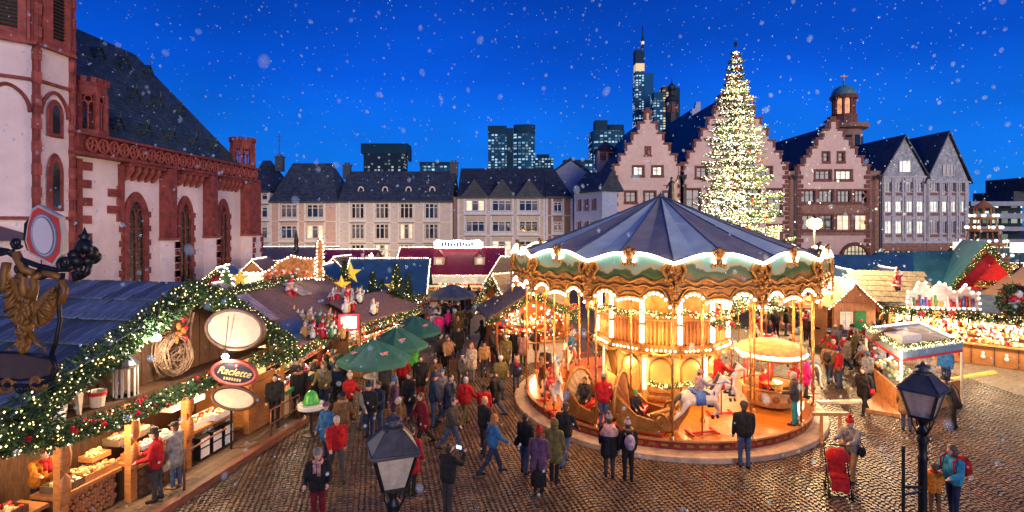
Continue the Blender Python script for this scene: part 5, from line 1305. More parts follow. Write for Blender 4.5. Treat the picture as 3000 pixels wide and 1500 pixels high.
# counters
M_log = mat('log_end', (0.32,0.14,0.06), rough=0.7, var=0.4, scale=9, bump=0.3)
def counter(x0, x1, yf, yb, logs):
    q = MB(); q.bx(x0,x1,yf+0.07,yb,0.15,0.92); cn_ = q.build('counter', M_dwood, ST)
    q = MB(); q.bx(x0-0.06,x1+0.06,yf-0.05,yb+0.05,0.92,1.0); q.build('counter_top', M_woodx, ST)
    if logs:
        ex = random.Random(int(x0*10)+50); z = 0.24; r_ = 0
        ms = [MB() for _ in range(3)]
        for k_,m2 in enumerate(ms): m2.tube([(0,0,0),(0,-0.09,0)],(0.07,0.055,0.08)[k_],9)
        mm = [m2.mesh('log', M_log) for m2 in ms]
        while z < 0.88:
            x = x0+0.1+(0.07 if r_ % 2 else 0)
            while x < x1-0.06:
                put('log', mm[ex.randrange(3)], cn_, (x, yf+0.08, z)); x += 0.145
            z += 0.125; r_ += 1
    else:
        ex = random.Random(int(x0*10)+90); 
        for i in range(int((x1-x0)/0.24)):
            for j in range(3):
                m2 = MB(); w2, h2 = ex.uniform(0.10,0.13), ex.uniform(0.09,0.12); cx_, cz_ = x0+0.13+i*0.24+ex.uniform(-.02,.02), 0.3+j*0.24
                pts = [(w2*math.cos(a*PI/3+ex.uniform(-.25,.25)), h2*math.sin(a*PI/3+ex.uniform(-.2,.2))) for a in range(6)]
                m2.prism(pts,(cx_,yf+0.05,cz_),(1,0,0),(0,0,1),0.06); m2.build('field_stone', M_stone if ex.random() < 0.3 else mat('dark_field_stone',(0.09,0.05,0.035),rough=0.7,var=0.4,scale=5,bump=0.4), cn_)
counter(-3.2,-1.75,0.30,0.95,True)
counter(-1.5,-0.3,-0.05,0.75,False)
counter(0.5,2.2,0.25,0.95,False)
counter(-5.6,-3.5,0.30,0.95,False)
q = MB(); q.bx(-6,3.2,2.35,2.45,0.1,2.8); q.build('back_wall', M_dwood, ST)
for x in (3.2,):
    q = MB(); q.bx(x-0.04,x+0.04,0.2,2.35,0.1,2.72); q.build('side_wall', M_wood, ST)
# right-hand wooden half door beyond the counters
q = MB(); q.bx(2.85,4.1,0.0,0.06,0.15,1.9); hd = q.build('plank_door', M_wood, ST)
q = MB(); q.bx(2.88,4.08,-0.05,-0.004,0.3,0.42); q.bx(2.88,4.08,-0.05,-0.004,1.6,1.72); q.beam((2.95,-0.028,0.46),(4.0,-0.028,1.56),0.04,0.12); q.build('door_brace', M_woodx, hd)
# handrail on the platform edge
hr = MB(); hr.tube([(-0.9,-0.8,0.15),(-0.9,-0.8,0.95),(-0.75,-0.8,1.1),(0.6,-0.8,1.15)],0.03,8); hr.build('handrail', mat('rust_rail',(0.20,0.09,0.05),rough=0.45,metal=0.4), ST, smooth=True)
hr = MB(); hr.tube([(2.6,-0.85,0.15),(2.6,-0.85,1.0),(4.2,-0.85,1.0)],0.03,8); hr.tube([(2.6,-0.85,0.55),(4.2,-0.85,0.55)],0.025,8); hr.tube([(4.2,-0.85,0.1),(4.2,-0.85,1.0)],0.03,8); hr.build('handrail', MATS['rust_rail'], ST, smooth=True)

def onstall(x,y,z):
    T = Matrix.Translation((-9.0,15.0,0)) @ Matrix.Rotation(R(79.4),4,'Z'); return T @ Vector((x,y,z))
RZS = R(79.4)
M_bread = mat('bread_crust', (0.50,0.26,0.09), rough=0.6, var=0.4, scale=12, bump=0.3)
M_cheese = mat('cheese', (0.75,0.55,0.25), rough=0.5, var=0.15, scale=6, bump=0.1)
M_paper = mat('white_paper', (0.75,0.72,0.66), rough=0.6, var=0.1, scale=6, bump=0.05)
def tray(label, x, y, z, w, d, seed, cols, wall=M_woodx, n=40, hh=0.16):
    t = thing('display_tray', label, 'tray', onstall(x,y,z), RZS)
    q = MB(); q.bx(-w/2,w/2,-d/2,d/2,0,0.02)
    for a in ((-w/2,w/2,-d/2,-d/2+0.02),(-w/2,w/2,d/2-0.02,d/2),(-w/2,-w/2+0.02,-d/2+0.021,d/2-0.021),(w/2-0.02,w/2,-d/2+0.021,d/2-0.021)): q.bx(*a,0.021,hh)
    q.build('tray_box', wall, t)
    ex = random.Random(seed); q = MB()
    for i in range(n):
        cx_, cy_ = ex.uniform(-w/2+0.07,w/2-0.07), ex.uniform(-d/2+0.07,d/2-0.07)
        if ex.random() < 0.6: q.ell((cx_,cy_,hh*0.6+ex.uniform(0,0.1)),(ex.uniform(0.04,0.09),ex.uniform(0.03,0.05),ex.uniform(0.025,0.05)),7,5,Matrix.Rotation(ex.uniform(0,3),3,'Z'),ex.randrange(len(cols)))
        else: q.box((cx_,cy_,hh*0.6+ex.uniform(0,0.1)),(ex.uniform(0.05,0.12),ex.uniform(0.05,0.1),ex.uniform(0.04,0.09)),Matrix.Rotation(ex.uniform(0,3),3,'Z'),ex.randrange(len(cols)))
    q.build('food', cols, t, kind='stuff')
tray('wooden tray heaped with sliced bread on the log-fronted counter', -2.15, 0.62, 1.0, 0.85, 0.6, 1, [M_bread,M_cheese,M_bread], n=110)
tray('long pale trough of white paper boats on the log-fronted counter', -2.85, 0.6, 1.0, 0.6, 0.55, 2, [M_paper,M_cheese], wall=M_gwood, n=24)
tray('glass-sided tray of rolls on the stone-fronted counter', -0.9, 0.3, 1.0, 1.0, 0.6, 3, [M_bread,M_paper,M_cheese], wall=M_wood, n=70)
tray('raised tray of pastries at the back of the stone counter', -0.9, 0.85, 1.35, 1.1, 0.5, 4, [M_paper,M_bread,M_cheese], wall=M_gwood, n=70)
tray('bright tray of packets beside the oval hanging signs', 1.3, 0.6, 1.0, 1.5, 0.6, 5, [M_paper,M_red,M_cheese,M_bread], wall=M_white, n=90)
tray('small crate of packaged goods at the far left counter', -4.4, 0.6, 1.0, 1.2, 0.55, 6, [M_bread,M_cheese,M_red], wall=M_dwood, n=50)
tray('upper shelf tray of white packets near the hanging signs', 1.2, 1.1, 1.5, 1.3, 0.4, 7, [M_paper,M_paper,M_cheese], wall=M_white, n=60)
tray('heaped basket of round loaves at the near end of the log counter', -1.95, 0.75, 1.28, 0.5, 0.4, 8, [M_bread,M_bread,M_cheese], wall=M_wood, n=50, hh=0.12)
tray('glass cabinet tray of cheese wedges between the two carved pillars', -0.9, 0.1, 1.3, 1.0, 0.3, 9, [M_cheese,M_paper], wall=M_white, n=40, hh=0.1)
tray('high shelf of jars and packets behind the stone-fronted counter', -0.9, 1.5, 1.75, 1.3, 0.4, 10, [M_paper,M_red,M_bread,M_cheese], wall=M_wood, n=80)
tray('high shelf of boxes behind the log-fronted counter', -2.5, 1.9, 1.7, 1.4, 0.4, 11, [M_bread,M_paper,M_cheese], wall=M_wood, n=70)
tray('stacked tray of golden pastries beside the lowest oval sign', 1.7, 0.25, 1.05, 0.8, 0.35, 12, [M_cheese,M_bread,M_paper], wall=M_white, n=60)
# white crates under the far counter
for i in range(3):
    q = MB(); p = onstall(0.8+i*0.5,0.12,0.5); q.bx(-0.2,0.2,-0.1,0.1,-0.32,0.3)
    cr_ = tag(q.build('menu_board', M_iron, loc=p, rz=RZS), ('leftmost','middle','rightmost')[i]+' black and white board under the far stall counter', 'board')
    q = MB(); q.bx(-0.17,0.17,-0.108,-0.102,0.02,0.27); q.build('sheet', M_paper, cr_); q = MB(); q.bx(-0.17,0.17,-0.108,-0.102,-0.28,-0.03); q.build('sheet', M_paper, cr_)
# loft decorations
t = thing('wooden_lantern', 'white slatted wooden lantern on the stall loft shelf', 'lantern', onstall(-1.95,-0.12,2.82), RZS)
q = MB(); q.lathe([(0.26,0),(0.26,0.05)],12); q.lathe([(0.26,0),(0.0,0.0)],12); q.lathe([(0.28,0.72),(0.28,0.78)],12); q.build('ring', M_gwood, t)
for i in range(12): a = i*PI/6; q = MB(); q.box((0.25*math.cos(a),0.25*math.sin(a),0.38),(0.05,0.02,0.7),Matrix.Rotation(a+PI/2,3,'Z')); q.build('slat', mat('bleached_wood',(0.48,0.42,0.33),rough=0.7,var=0.2,scale=6,stretch=(6,6,1)), t)
q = MB(); q.lathe([(0.30,0.78),(0.04,1.08),(0,1.12)],12); q.build('cap', M_iron, t)
t = thing('wicker_wreath_sleigh', 'bent-branch wicker sleigh decoration high in the stall gable', 'decoration', onstall(-0.55,-0.15,3.5), RZS)
q = MB(); ex = random.Random(9)
for i in range(34):
    a0 = ex.uniform(0,6.28); ph = ex.uniform(-.15,.15); r0_ = ex.uniform(0.36,0.52)
    q.tube([(r0_*math.cos(a0+t_*0.45)*1.0,ph+0.08*math.sin(t_),r0_*1.15*math.sin(a0+t_*0.45)) for t_ in range(8)],ex.uniform(0.012,0.024),5)
for i in range(16): q.tube([(ex.uniform(-.35,.35),ex.uniform(-.1,.1),ex.uniform(-.45,.2)) for _ in range(3)],0.016,5)
q.tube([(0.2,0,0.5),(0.5,0,0.75),(0.62,0,1.1),(0.5,0,1.3)],0.04,6); q.tube([(0.3,0,-0.5),(0.55,0,-0.1),(0.6,0,0.6),(0.72,0,1.0)],0.035,6)
q.build('branch', mat('wicker_branch',(0.28,0.16,0.08),rough=0.7,var=0.4,scale=9,bump=0.3), t)
q = MB()
for i in range(14): q.ell((ex.uniform(-0.1,0.4),-0.1+ex.uniform(-.1,.1),ex.uniform(0.3,0.95)),(ex.uniform(0.05,0.11),0.05,ex.uniform(0.04,0.12)),7,5,Matrix.Rotation(ex.uniform(0,3),3,'Y'),i % 2)
q.build('ornament', [mat('orange_felt',(0.55,0.16,0.03),rough=0.8), M_berry], t, kind='stuff')
t = thing('white_stool', 'white wooden stool with flared legs on the loft shelf', 'stool', onstall(-3.35,-0.15,2.82), RZS)
q = MB(); q.bx(-0.2,0.2,-0.15,0.15,0.62,0.72); q.bx(-0.16,0.16,-0.12,0.12,0.5,0.615); q.build('seat', M_cream, t)
for sx_ in (-1,1): q = MB(); q.add([(sx_*0.17-0.07,-0.1,0.5),(sx_*0.17+0.07,-0.1,0.5),(sx_*0.17+0.015,-0.1,0),(sx_*0.17-0.015,-0.1,0),(sx_*0.17-0.07,0.0,0.5),(sx_*0.17+0.07,0.0,0.5),(sx_*0.17+0.015,0.0,0),(sx_*0.17-0.015,0.0,0)],[(0,3,2,1),(4,5,6,7),(0,4,7,3),(1,2,6,5)]); q.build('leg', M_cream, t)
t = thing('tin_bucket', 'red and white tin bucket on the loft shelf', 'bucket', onstall(-2.7,-0.15,2.82), RZS)
q = MB(); q.lathe([(0.0,0.02),(0.13,0.02),(0.17,0.36),(0.19,0.38)],14); q.build('body', M_cream, t); q = MB(); q.lathe([(0.176,0.28),(0.186,0.36)],14); q.build('stripe', M_red, t); q = MB(); q.tube([(0.18*math.cos(a*PI/8),0,0.37+0.2*math.sin(a*PI/8)) for a in range(9)],0.012,5); q.build('handle', M_iron, t)
t = thing('goose_figure', 'white goose figure with red ribbon among the loft greenery', 'figurine', onstall(-3.85,-0.35,2.85), RZS)
gm = blob('body', [('e',(0,0,0.16),(0.2,0.12,0.14),0),('c',(-0.12,0,0.22),(-0.16,0,0.46),0.06,0.04,0),('c',(-0.16,0,0.48),(-0.24,0,0.47),0.045,0.02,1),('c',(0.15,0,0.2),(0.28,0,0.26),0.07,0.02,0)],0.02,[M_white,mat('orange_beak',(0.6,0.2,0.03))],2); put('body', gm, t)
q = MB(); q.lathe([(0.06,0.32),(0.075,0.345),(0.06,0.37)],10,(-0.14,0,0)); q.build('ribbon', M_red, t)
# hanging lamps
M_hot = emitmat('hot_lamp', (1.0,0.90,0.78), 40.0)
for i,(px,py,Y_,lab) in enumerate(((460,990,13.3,'bright white lamp hanging before the stall gable'),(660,1045,15.0,'bright white lamp above the lettered oval sign'))):
    p = P(px,py,Y_); t = thing('hanging_lamp', lab, 'lamp', p)
    q = MB(); q.ell((0,0,0),0.085,12,8); q.build('bulb', M_hot, t, smooth=True)
    q = MB(); q.lathe([(0.03,0.08),(0.06,0.1),(0.02,0.2)],10); q.tube([(0,0,0.2),(0.06,0.05,1.1)],0.012,5); q.build('cable', M_iron, t)
    lamp('hanging_lamp_light', p+Vector((0.14,-0.14,-0.05)), 60 if i == 0 else 9, (1.0,0.86,0.70), 0.1)
for x,y,z,pw in ((-2.4,0.2,2.2,75),(-0.9,0.0,2.2,75),(1.3,0.2,2.2,80),(-4.6,0.6,2.3,45),(3.6,0.9,2.2,30)): lamp('stall_lamp', onstall(x,y,z), pw*0.7, (1.0,0.66,0.36), 0.1)
# oval signs on their bracket
def letters(txt, size, m_, parent, loc, rot, shear=0.0, ext=0.006):
    cu = bpy.data.curves.new('lettering','FONT'); cu.body = txt; cu.size = size; cu.align_x = 'CENTER'; cu.align_y = 'CENTER'; cu.extrude = ext; cu.shear = shear; cu.offset = size*0.012
    o = bpy.data.objects.new('lettering', cu); C.objects.link(o); dg = bpy.context.evaluated_depsgraph_get()
    me = bpy.data.meshes.new_from_object(o.evaluated_get(dg)); bpy.data.objects.remove(o); me.materials.clear(); me.materials.append(m_)
    return put('lettering', me, parent, loc, rot=rot)
def oval(name, label, px, py, Y_, a, b_, rimm, facem, th=0.12, rz=R(6), rimw=0.1, tilt=R(-8)):
    t = thing(name, label, 'sign', P(px,py,Y_), rz); t.rotation_euler = (tilt,R(11),rz)
    q = MB(); N = 36
    o = [(a*math.cos(2*PI*i/N), b_*math.sin(2*PI*i/N)) for i in range(N)]; q.prism(o,(0,th/2,0),(1,0,0),(0,0,1),th); q.build('board', rimm, t)
    q = MB(); q.tube([((a-rimw*0.5)*math.cos(2*PI*i/N),-0.01,(b_-rimw*0.5)*math.sin(2*PI*i/N)) for i in range(N)],rimw*0.5,8,closed=True); q.build('rim', rimm, t, smooth=True)
    q = MB(); q.prism([((a-rimw)*math.cos(2*PI*i/N),(b_-rimw)*math.sin(2*PI*i/N)) for i in range(N)],(0,-0.006,0),(1,0,0),(0,0,1),0.01); q.build('face', facem, t)
    return t
M_face = mat('sign_parchment', (0.70,0.50,0.34), rough=0.6, var=0.12, scale=5, bump=0.05)
M_bark = mat('sign_rim_wood', (0.18,0.10,0.065), rough=0.55, var=0.3, scale=6, bump=0.3)
oval('oval_sign', 'large blank oval sign with thick wooden rim, topmost of the three', 687, 965, 15.2, 0.80, 0.58, M_bark, M_face, 0.22, rimw=0.1)
t = oval('oval_sign', 'red-rimmed oval sign with gold Raclette lettering, middle of the three', 686, 1093, 15.0, 0.63, 0.36, mat('rose_red_rim',(0.42,0.08,0.06),rough=0.5,var=0.2), mat('dark_plum_face',(0.03,0.02,0.03),rough=0.5), 0.08, rimw=0.1)
M_goldl = mat('gold_lettering', (0.75,0.52,0.18), rough=0.4, var=0.1, bump=0)
letters('Raclette', 0.27, M_goldl, t, (0,-0.02,0.02), (PI/2,0,0), 0.35); 
for i in range(7): q = MB(); q.bx(-0.24+i*0.07,-0.24+i*0.07+0.045,-0.02,-0.012,-0.20,-0.13); q.build('letter_mark', M_goldl, t)
q = MB(); q.ell((0.02,-0.02,0.2),(0.07,0.012,0.05),10,6); em_ = q.build('emblem', M_red, t); q = MB(); q.ell((0.02,-0.034,0.2),(0.03,0.01,0.025),8,6); q.build('emblem_centre', M_white, em_)

oval('oval_sign', 'small blank cream oval sign with dark rim, lowest of the three', 685, 1167, 14.9, 0.60, 0.33, M_dwood, M_face, 0.1, rimw=0.08)
t = thing('sign_bracket', 'dark iron post and arms that carry the three oval signs', 'bracket', onstall(1.0,-0.75,0.0), RZS)
q = MB(); q.tube([(0.55,0.5,0.15),(0.55,0.5,4.3)],0.035,8); q.build('post', M_iron, t)
for z in (4.2,3.2,2.4): q = MB(); q.tube([(0.55,0.5,z),(0.55,-0.05,z)],0.022,6); q.build('arm', M_iron, t)
# ------------------------------------------------------------------ market stalls
GOOD = [mat('goods_amber',(0.65,0.34,0.08),rough=0.5), mat('goods_white',(0.72,0.68,0.6),rough=0.5), M_berry, mat('goods_green',(0.08,0.22,0.08),rough=0.5), mat('goods_brown',(0.25,0.11,0.05),rough=0.6), mat('goods_blue',(0.08,0.14,0.35),rough=0.5)]
M_tarp = mat('blue_tarpaulin', (0.035,0.105,0.20), rough=0.35, var=0.2, scale=1.2, bump=0.25)
M_tarpd = mat('teal_tarpaulin', (0.03,0.12,0.17), rough=0.4, var=0.25, scale=1.2, bump=0.25)
M_brownr = mat('brown_plank_roof', (0.22,0.14,0.12), rough=0.6, var=0.3, scale=3, stretch=(1,8,1), bump=0.3)
M_strip = emitmat('light_strip', (1.0,0.80,0.55), 4.0)
def stall(name, label, loc, rz, w, d, ze, zr, roof, wall, kind='eave', counter=None, gablem=None, strip=True, gar=True, power=60, seed=1, goods=60, roofpl=False, gcols=None, over=0.45, striprows=('e','r'), shelfn=3, lampcol=(1.0,0.70,0.40), back=True):
    """market stall looking to -y: counter, posts, walls, pitched roof (ridge along the front, or gable to the front), lights, goods"""
    t = thing(name, label, 'stall', loc, rz); h = w/2; counter = counter or M_wood; gablem = gablem or wall
    q = MB(); q.bx(-h+0.05,h-0.05,0.0,0.5,0,0.95); q.build('counter', counter, t)
    q = MB(); q.bx(-h,h,-0.1,0.55,0.95,1.02); q.build('counter_top', M_woodx, t)
    for x in (-h+0.06,h-0.06):
        for y in (-0.02,d-0.06): q = MB(); q.bx(x-0.05,x+0.05,y,y+0.1,0,ze); q.build('post', M_wood, t)
    if back: q = MB(); q.bx(-h,h,d,d+0.06,0,ze); q.build('back_wall', wall, t)
    for s2 in (-1,1): q = MB(); q.bx(s2*h-0.03,s2*h+0.03,0.6,d,0,ze); q.build('side_wall', wall, t)
    th = 0.07
    if kind == 'eave':
        ym = d/2
        def slab(y0,z0,y1,z1,x0,x1,nm,m_,par):
            q = MB(); q.add([(x0,y0,z0),(x1,y0,z0),(x1,y1,z1),(x0,y1,z1),(x0,y0,z0+th),(x1,y0,z0+th),(x1,y1,z1+th),(x0,y1,z1+th)],[(0,3,2,1),(4,5,6,7),(0,1,5,4),(1,2,6,5),(2,3,7,6),(3,0,4,7)]); return q.build(nm, m_, par)
        z0 = ze-(zr-ze)*over/ym
        r_ = slab(-over,z0,ym,zr,-h-0.25,h+0.25,'roof',roof,t); slab(d+over,z0,ym+0.005,zr,-h-0.25,h+0.25,'roof_back',roof,t)
        if roofpl:
            n = int((w+0.5)/0.28)
            for i in range(n):
                x0 = -h-0.25+i*(w+0.5)/n; q = MB(); q.add([(x0+0.01,-over-0.03,z0+th+0.004),(x0+(w+0.5)/n-0.01,-over-0.03,z0+th+0.004),(x0+(w+0.5)/n-0.01,ym,zr+th+0.004),(x0+0.01,ym,zr+th+0.004)]+[(x0+0.01,-over-0.03,z0+th+0.03),(x0+(w+0.5)/n-0.01,-over-0.03,z0+th+0.03),(x0+(w+0.5)/n-0.01,ym,zr+th+0.03),(x0+0.01,ym,zr+th+0.03)],[(4,5,6,7),(0,1,5,4),(1,2,6,5),(3,0,4,7),(2,3,7,6)]); q.build('roof_plank', roof, r_)
        for s2 in (-1,1): q = MB(); q.prism([(0,ze),(d,ze),(ym,zr)],(s2*h,0,0),(0,1,0),(0,0,1),0.05); q.build('gable', gablem, t)
        edge = [(-h-0.25,-over-0.04,z0),(h+0.25,-over-0.04,z0)]
        rid = [(-h-0.25,ym,zr+0.12),(h+0.25,ym,zr+0.12)]
        rk = [[(s2*(h+0.28),-over,z0+0.05),(s2*(h+0.28),ym,zr+0.1)] for s2 in (-1,1)]
    else:
        def slab(s2,nm):
            q = MB(); x1, z1 = s2*(h+over), ze-(zr-ze)*over/h
            q.add([(0,-over,zr),(x1,-over,z1),(x1,d+0.3,z1),(0,d+0.3,zr),(0,-over,zr+th),(x1,-over,z1+th),(x1,d+0.3,z1+th),(0,d+0.3,zr+th)],[(0,3,2,1),(4,5,6,7),(0,1,5,4),(1,2,6,5),(2,3,7,6),(3,0,4,7)] if s2 > 0 else [(1,2,3,0),(7,6,5,4),(4,5,1,0),(5,6,2,1),(6,7,3,2),(7,4,0,3)]); return q.build(nm, roof, t)
        r_ = slab(-1,'roof'); slab(1,'roof_side')
        if roofpl:
            n = int((d+0.3+over)/0.28)
            for s2 in (-1,1):
                for i in range(n):
                    y0 = -over+i*(d+0.3+over)/n; y1 = y0+(d+0.3+over)/n-0.015; x1, z1 = s2*(h+over+0.03), ze-(zr-ze)*over/h
                    q = MB(); vv = [(0,y0,zr+th),(x1,y0,z1+th),(x1,y1,z1+th),(0,y1,zr+th)]; q.add([(a,b,c+0.004) for a,b,c in vv]+[(a,b,c+0.035) for a,b,c in vv],[(4,5,6,7),(0,1,5,4),(1,2,6,5),(2,3,7,6)]); q.build('roof_plank', roof, r_)
        q = MB(); q.prism([(-h,ze),(h,ze),(0,zr-0.05)],(0,0.0,0),(1,0,0),(0,0,1),0.06); q.build('gable', gablem, t)
        z1 = ze-(zr-ze)*over/h
        edge = [(-h-over,-over-0.04,z1),(0,-over-0.04,zr+0.02),(h+over,-over-0.04,z1)]
        rid = [(0,-over,zr+0.12),(0,d,zr+0.12)]; rk = []
    if strip:
        q = MB()
        if 'e' in striprows: q.lights(edge,0.05,6)
        if 'r' in striprows: q.lights(rid,0.05,6)
        if 'k' in striprows:
            for k_ in rk: q.lights(k_,0.05,6)
        if q.v: q.build('light_strip', M_strip, t)
    if gar: garland(t, [(x,y-0.05,z-0.16) for x,y,z in edge], 0.16, dens=520, lights=22, leaf=0.10, lr=0.02, seed=seed, flowers=1)
    ex = random.Random(seed+100); q = MB(); cols = gcols or GOOD
    for lv in range(shelfn):
        y0 = 0.15+lv*0.3; z0 = 1.04+lv*0.36
        if lv: q.bx(-h+0.15,h-0.15,y0-0.02,y0+0.24,z0-0.03,z0-0.005,4 if len(cols) > 4 else 0)
        for i in range(int(goods*w/6)):
            c = (ex.uniform(-h+0.2,h-0.2), y0+ex.uniform(0.02,0.2), z0+0.06); m_ = ex.randrange(len(cols))
            if ex.random() < 0.5: q.ell(c,(ex.uniform(0.04,0.09),ex.uniform(0.04,0.08),ex.uniform(0.05,0.1)),6,4,mi=m_)
            else: q.box((c[0],c[1],c[2]+0.04),(ex.uniform(0.06,0.16),0.08,ex.uniform(0.08,0.22)),Matrix.Rotation(ex.uniform(-.4,.4),3,'Z'),m_)
    for i in range(int(goods*w/8)):   # hanging goods under the eave
        c = (ex.uniform(-h+0.2,h-0.2), ex.uniform(-0.1,0.4), ze-0.2-ex.uniform(0,0.5)); m_ = ex.randrange(len(cols)); q.ell(c,(0.05,0.05,ex.uniform(0.06,0.14)),6,4,mi=m_)
    q.build('goods', cols, t, kind='stuff')
    if goods > 40:
        q = MB()
        for i in range(int(w*14)): q.octa((ex.uniform(-h+0.15,h-0.15),ex.uniform(0.1,1.0),ex.uniform(1.15,ze-0.1)),ex.uniform(0.02,0.04))
        q.build('light_string', M_bulb, t, kind='stuff')  # loose bulbs added among the goods to make the stall front glow
    q = MB(); n = max(2,int(w/1.3))
    for i in range(n): q.ell((-h+(i+0.5)*w/n,0.5,ze-0.18),0.07,8,6)
    q.build('ceiling_bulb', M_bulb, t, smooth=True)
    if power:
        T = Matrix.Translation(Vector(loc)) @ Matrix.Rotation(rz,4,'Z')
        nl = max(1, round(w/2.6))
        for i in range(nl): lamp('stall_lamp', T @ Vector((-h+(i+0.5)*w/nl,0.35,ze-0.35)), power, lampcol, 0.1)
    return t
def toT(loc, rz): return Matrix.Translation(Vector(loc)) @ Matrix.Rotation(rz,4,'Z')

# second stall on the left row, facing the square
S2 = ((-7.9,24.0,0), R(88))
s2t = stall('gift_stall', 'long stall with brown plank roof carrying figures, behind the raclette stall', S2[0], S2[1], 9.6, 5.2, 2.75, 4.15, M_brownr, M_cream, counter=M_cream, roofpl=True, seed=21, power=55, strip=True, striprows=('r',), goods=120)
for i in range(5):   # half-timber panels of the counter front
    q = MB(); x = -4.3+i*1.75; q.bx(x,x+0.1,-0.06,-0.004,0.05,0.93); q.bx(x+1.5,x+1.6,-0.06,-0.004,0.05,0.93); q.beam((x+0.1,-0.03,0.1),(x+0.8,-0.03,0.9),0.05,0.09); q.beam((x+0.8,-0.03,0.9),(x+1.5,-0.03,0.1),0.05,0.09); q.build('timber_frame', M_woodx, s2t)
q = MB(); q.bx(-4.8,4.8,-0.16,-0.105,0.9,1.04); q.build('green_rail', mat('green_paint',(0.02,0.26,0.12),rough=0.5), s2t)
T2 = toT(*S2)
# things on its roof
SANTA = None
def santa(name, label, loc, rz, s=1.0):
    """seated/standing red-coated figure with white trim"""
    t = thing(name, label, 'figure', loc, rz)
    global SANTA
    if SANTA is None: SANTA = blob('body', [('c',(0,0,0.35),(0,0,0.85),0.26,0.22,0),('e',(0,0.02,0.55),(0.27,0.26,0.3),0),('c',(-0.22,0,0.85),(-0.36,-0.18,0.6),0.09,0.08,0),('c',(0.22,0,0.85),(0.38,-0.12,1.0),0.09,0.08,0),('e',(0,0,1.12),(0.14,0.14,0.16),1),('c',(0,-0.08,1.04),(0,-0.1,0.88),0.11,0.06,2),
              ('c',(0,0,1.22),(0.08,0.05,1.48),0.14,0.04,0),('c',(-0.13,0,0.36),(-0.14,-0.06,0.04),0.12,0.1,3),('c',(0.13,0,0.36),(0.14,-0.06,0.04),0.12,0.1,3),('e',(-0.38,-0.2,0.57),(0.09,0.09,0.09),2),('e',(0.4,-0.14,1.04),(0.09,0.09,0.09),2)],0.03,[M_red,mat('figure_skin',(0.6,0.32,0.22)),M_white,M_iron],2)
    o = put('body', SANTA, t, scale=s)
    q = MB(); q.lathe([(0.27,0.28),(0.31,0.33),(0.27,0.38)],14); q.lathe([(0.14,1.2),(0.18,1.24),(0.14,1.28)],12); q.ell((0.08,0.05,1.5),0.06,8,6); q.build('fur_trim', M_white, o)
    return t
def roofpt(x, y): # on the front roof of stall 2 (local x along front, y depth)
    return T2 @ Vector((x, y, 2.75+(4.15-2.75)*y/2.6+0.11))
santa('santa_figure', 'red-coated figure with white trim standing on the brown plank roof', P(848,925,24.0), R(-20), 1.15)
t = thing('gingerbread_sign', 'ornate gingerbread-brown sign outlined in white light on the brown roof', 'sign', T2 @ Vector((1.9,2.7,4.25)), S2[1]+R(-38))
pts = [(-1.4,0),(1.2,0),(1.2,0.95),(0.5,1.0),(0.0,1.15),(-0.5,0.95),(-1.1,0.55),(-1.4,0.4)]
q = MB(); q.prism(pts,(0,0,0),(1,0,0),(0,0,1),0.1); q.build('board', mat('gingerbread',(0.42,0.17,0.05),rough=0.6,var=0.5,scale=9), t)
q = MB(); q.lights([(a,-0.08,b) for a,b in pts],0.06,6,closed=True); q.build('light_strip', M_strip, t)
q = MB(); q.prism([(1.3,-0.1),(1.65,-0.1),(1.65,1.7),(1.48,1.95),(1.3,1.7)],(0,0,0),(1,0,0),(0,0,1),0.12); q.build('side_tower', MATS['gingerbread'], t); q = MB(); q.lights([(a,-0.1,b) for a,b in [(1.3,-0.1),(1.65,-0.1),(1.65,1.7),(1.48,1.95),(1.3,1.7)]],0.06,6,closed=True); q.build('light_strip', M_strip, t)
ex = random.Random(8); q = MB()
for i in range(40): q.ell((ex.uniform(-1.2,1.0),-0.07,ex.uniform(0.1,0.5)),(0.07,0.03,0.07),6,4,mi=i % 3)
q.build('ornament', [GOOD[0],GOOD[1],M_berry], t, kind='stuff')
t = thing('lit_lantern_box', 'red-framed lit box sign at the eave of the brown roof', 'sign', P(1022,945,20.8), R(20))
q = MB(); q.bx(-0.38,0.38,0,0.3,-0.32,0.32); q.build('case', M_red, t); q = MB(); q.bx(-0.28,0.28,-0.03,-0.004,-0.22,0.22); q.build('screen', emitmat('lit_panel',(1.0,0.92,0.85),2.2), t); lamp('box_sign_lamp', P(1022,945,20.4), 6, (1,0.8,0.7))
def toyset(label, px, py, Y_, n, seed, sp=0.35):
    t = thing('toy_figures', label, 'decoration', P(px,py,Y_)); ex = random.Random(seed)
    for i in range(n):
        x, y = ex.uniform(-sp,sp)*1.6, ex.uniform(-sp,sp); hgt = ex.uniform(0.35,0.75); m_ = [M_red,M_white,GOOD[0],GOOD[3],M_berry][ex.randrange(5)]
        o = put('toy', SANTA, t, (x,y,-0.05), ex.uniform(-1,1), scale=hgt*0.75); o.material_slots[0].link = 'OBJECT'; o.material_slots[0].material = m_
    return t
toyset('cluster of red and cream toy figures on the lower brown roof', 960, 985, 20.6, 14, 4, 0.5)
toyset('row of red toy figures along the far edge of the brown roof', 1000, 880, 26.0, 12, 5, 0.7)
toyset('small pink and red figures beside the red-coated figure', 882, 950, 22.5, 8, 6, 0.3)

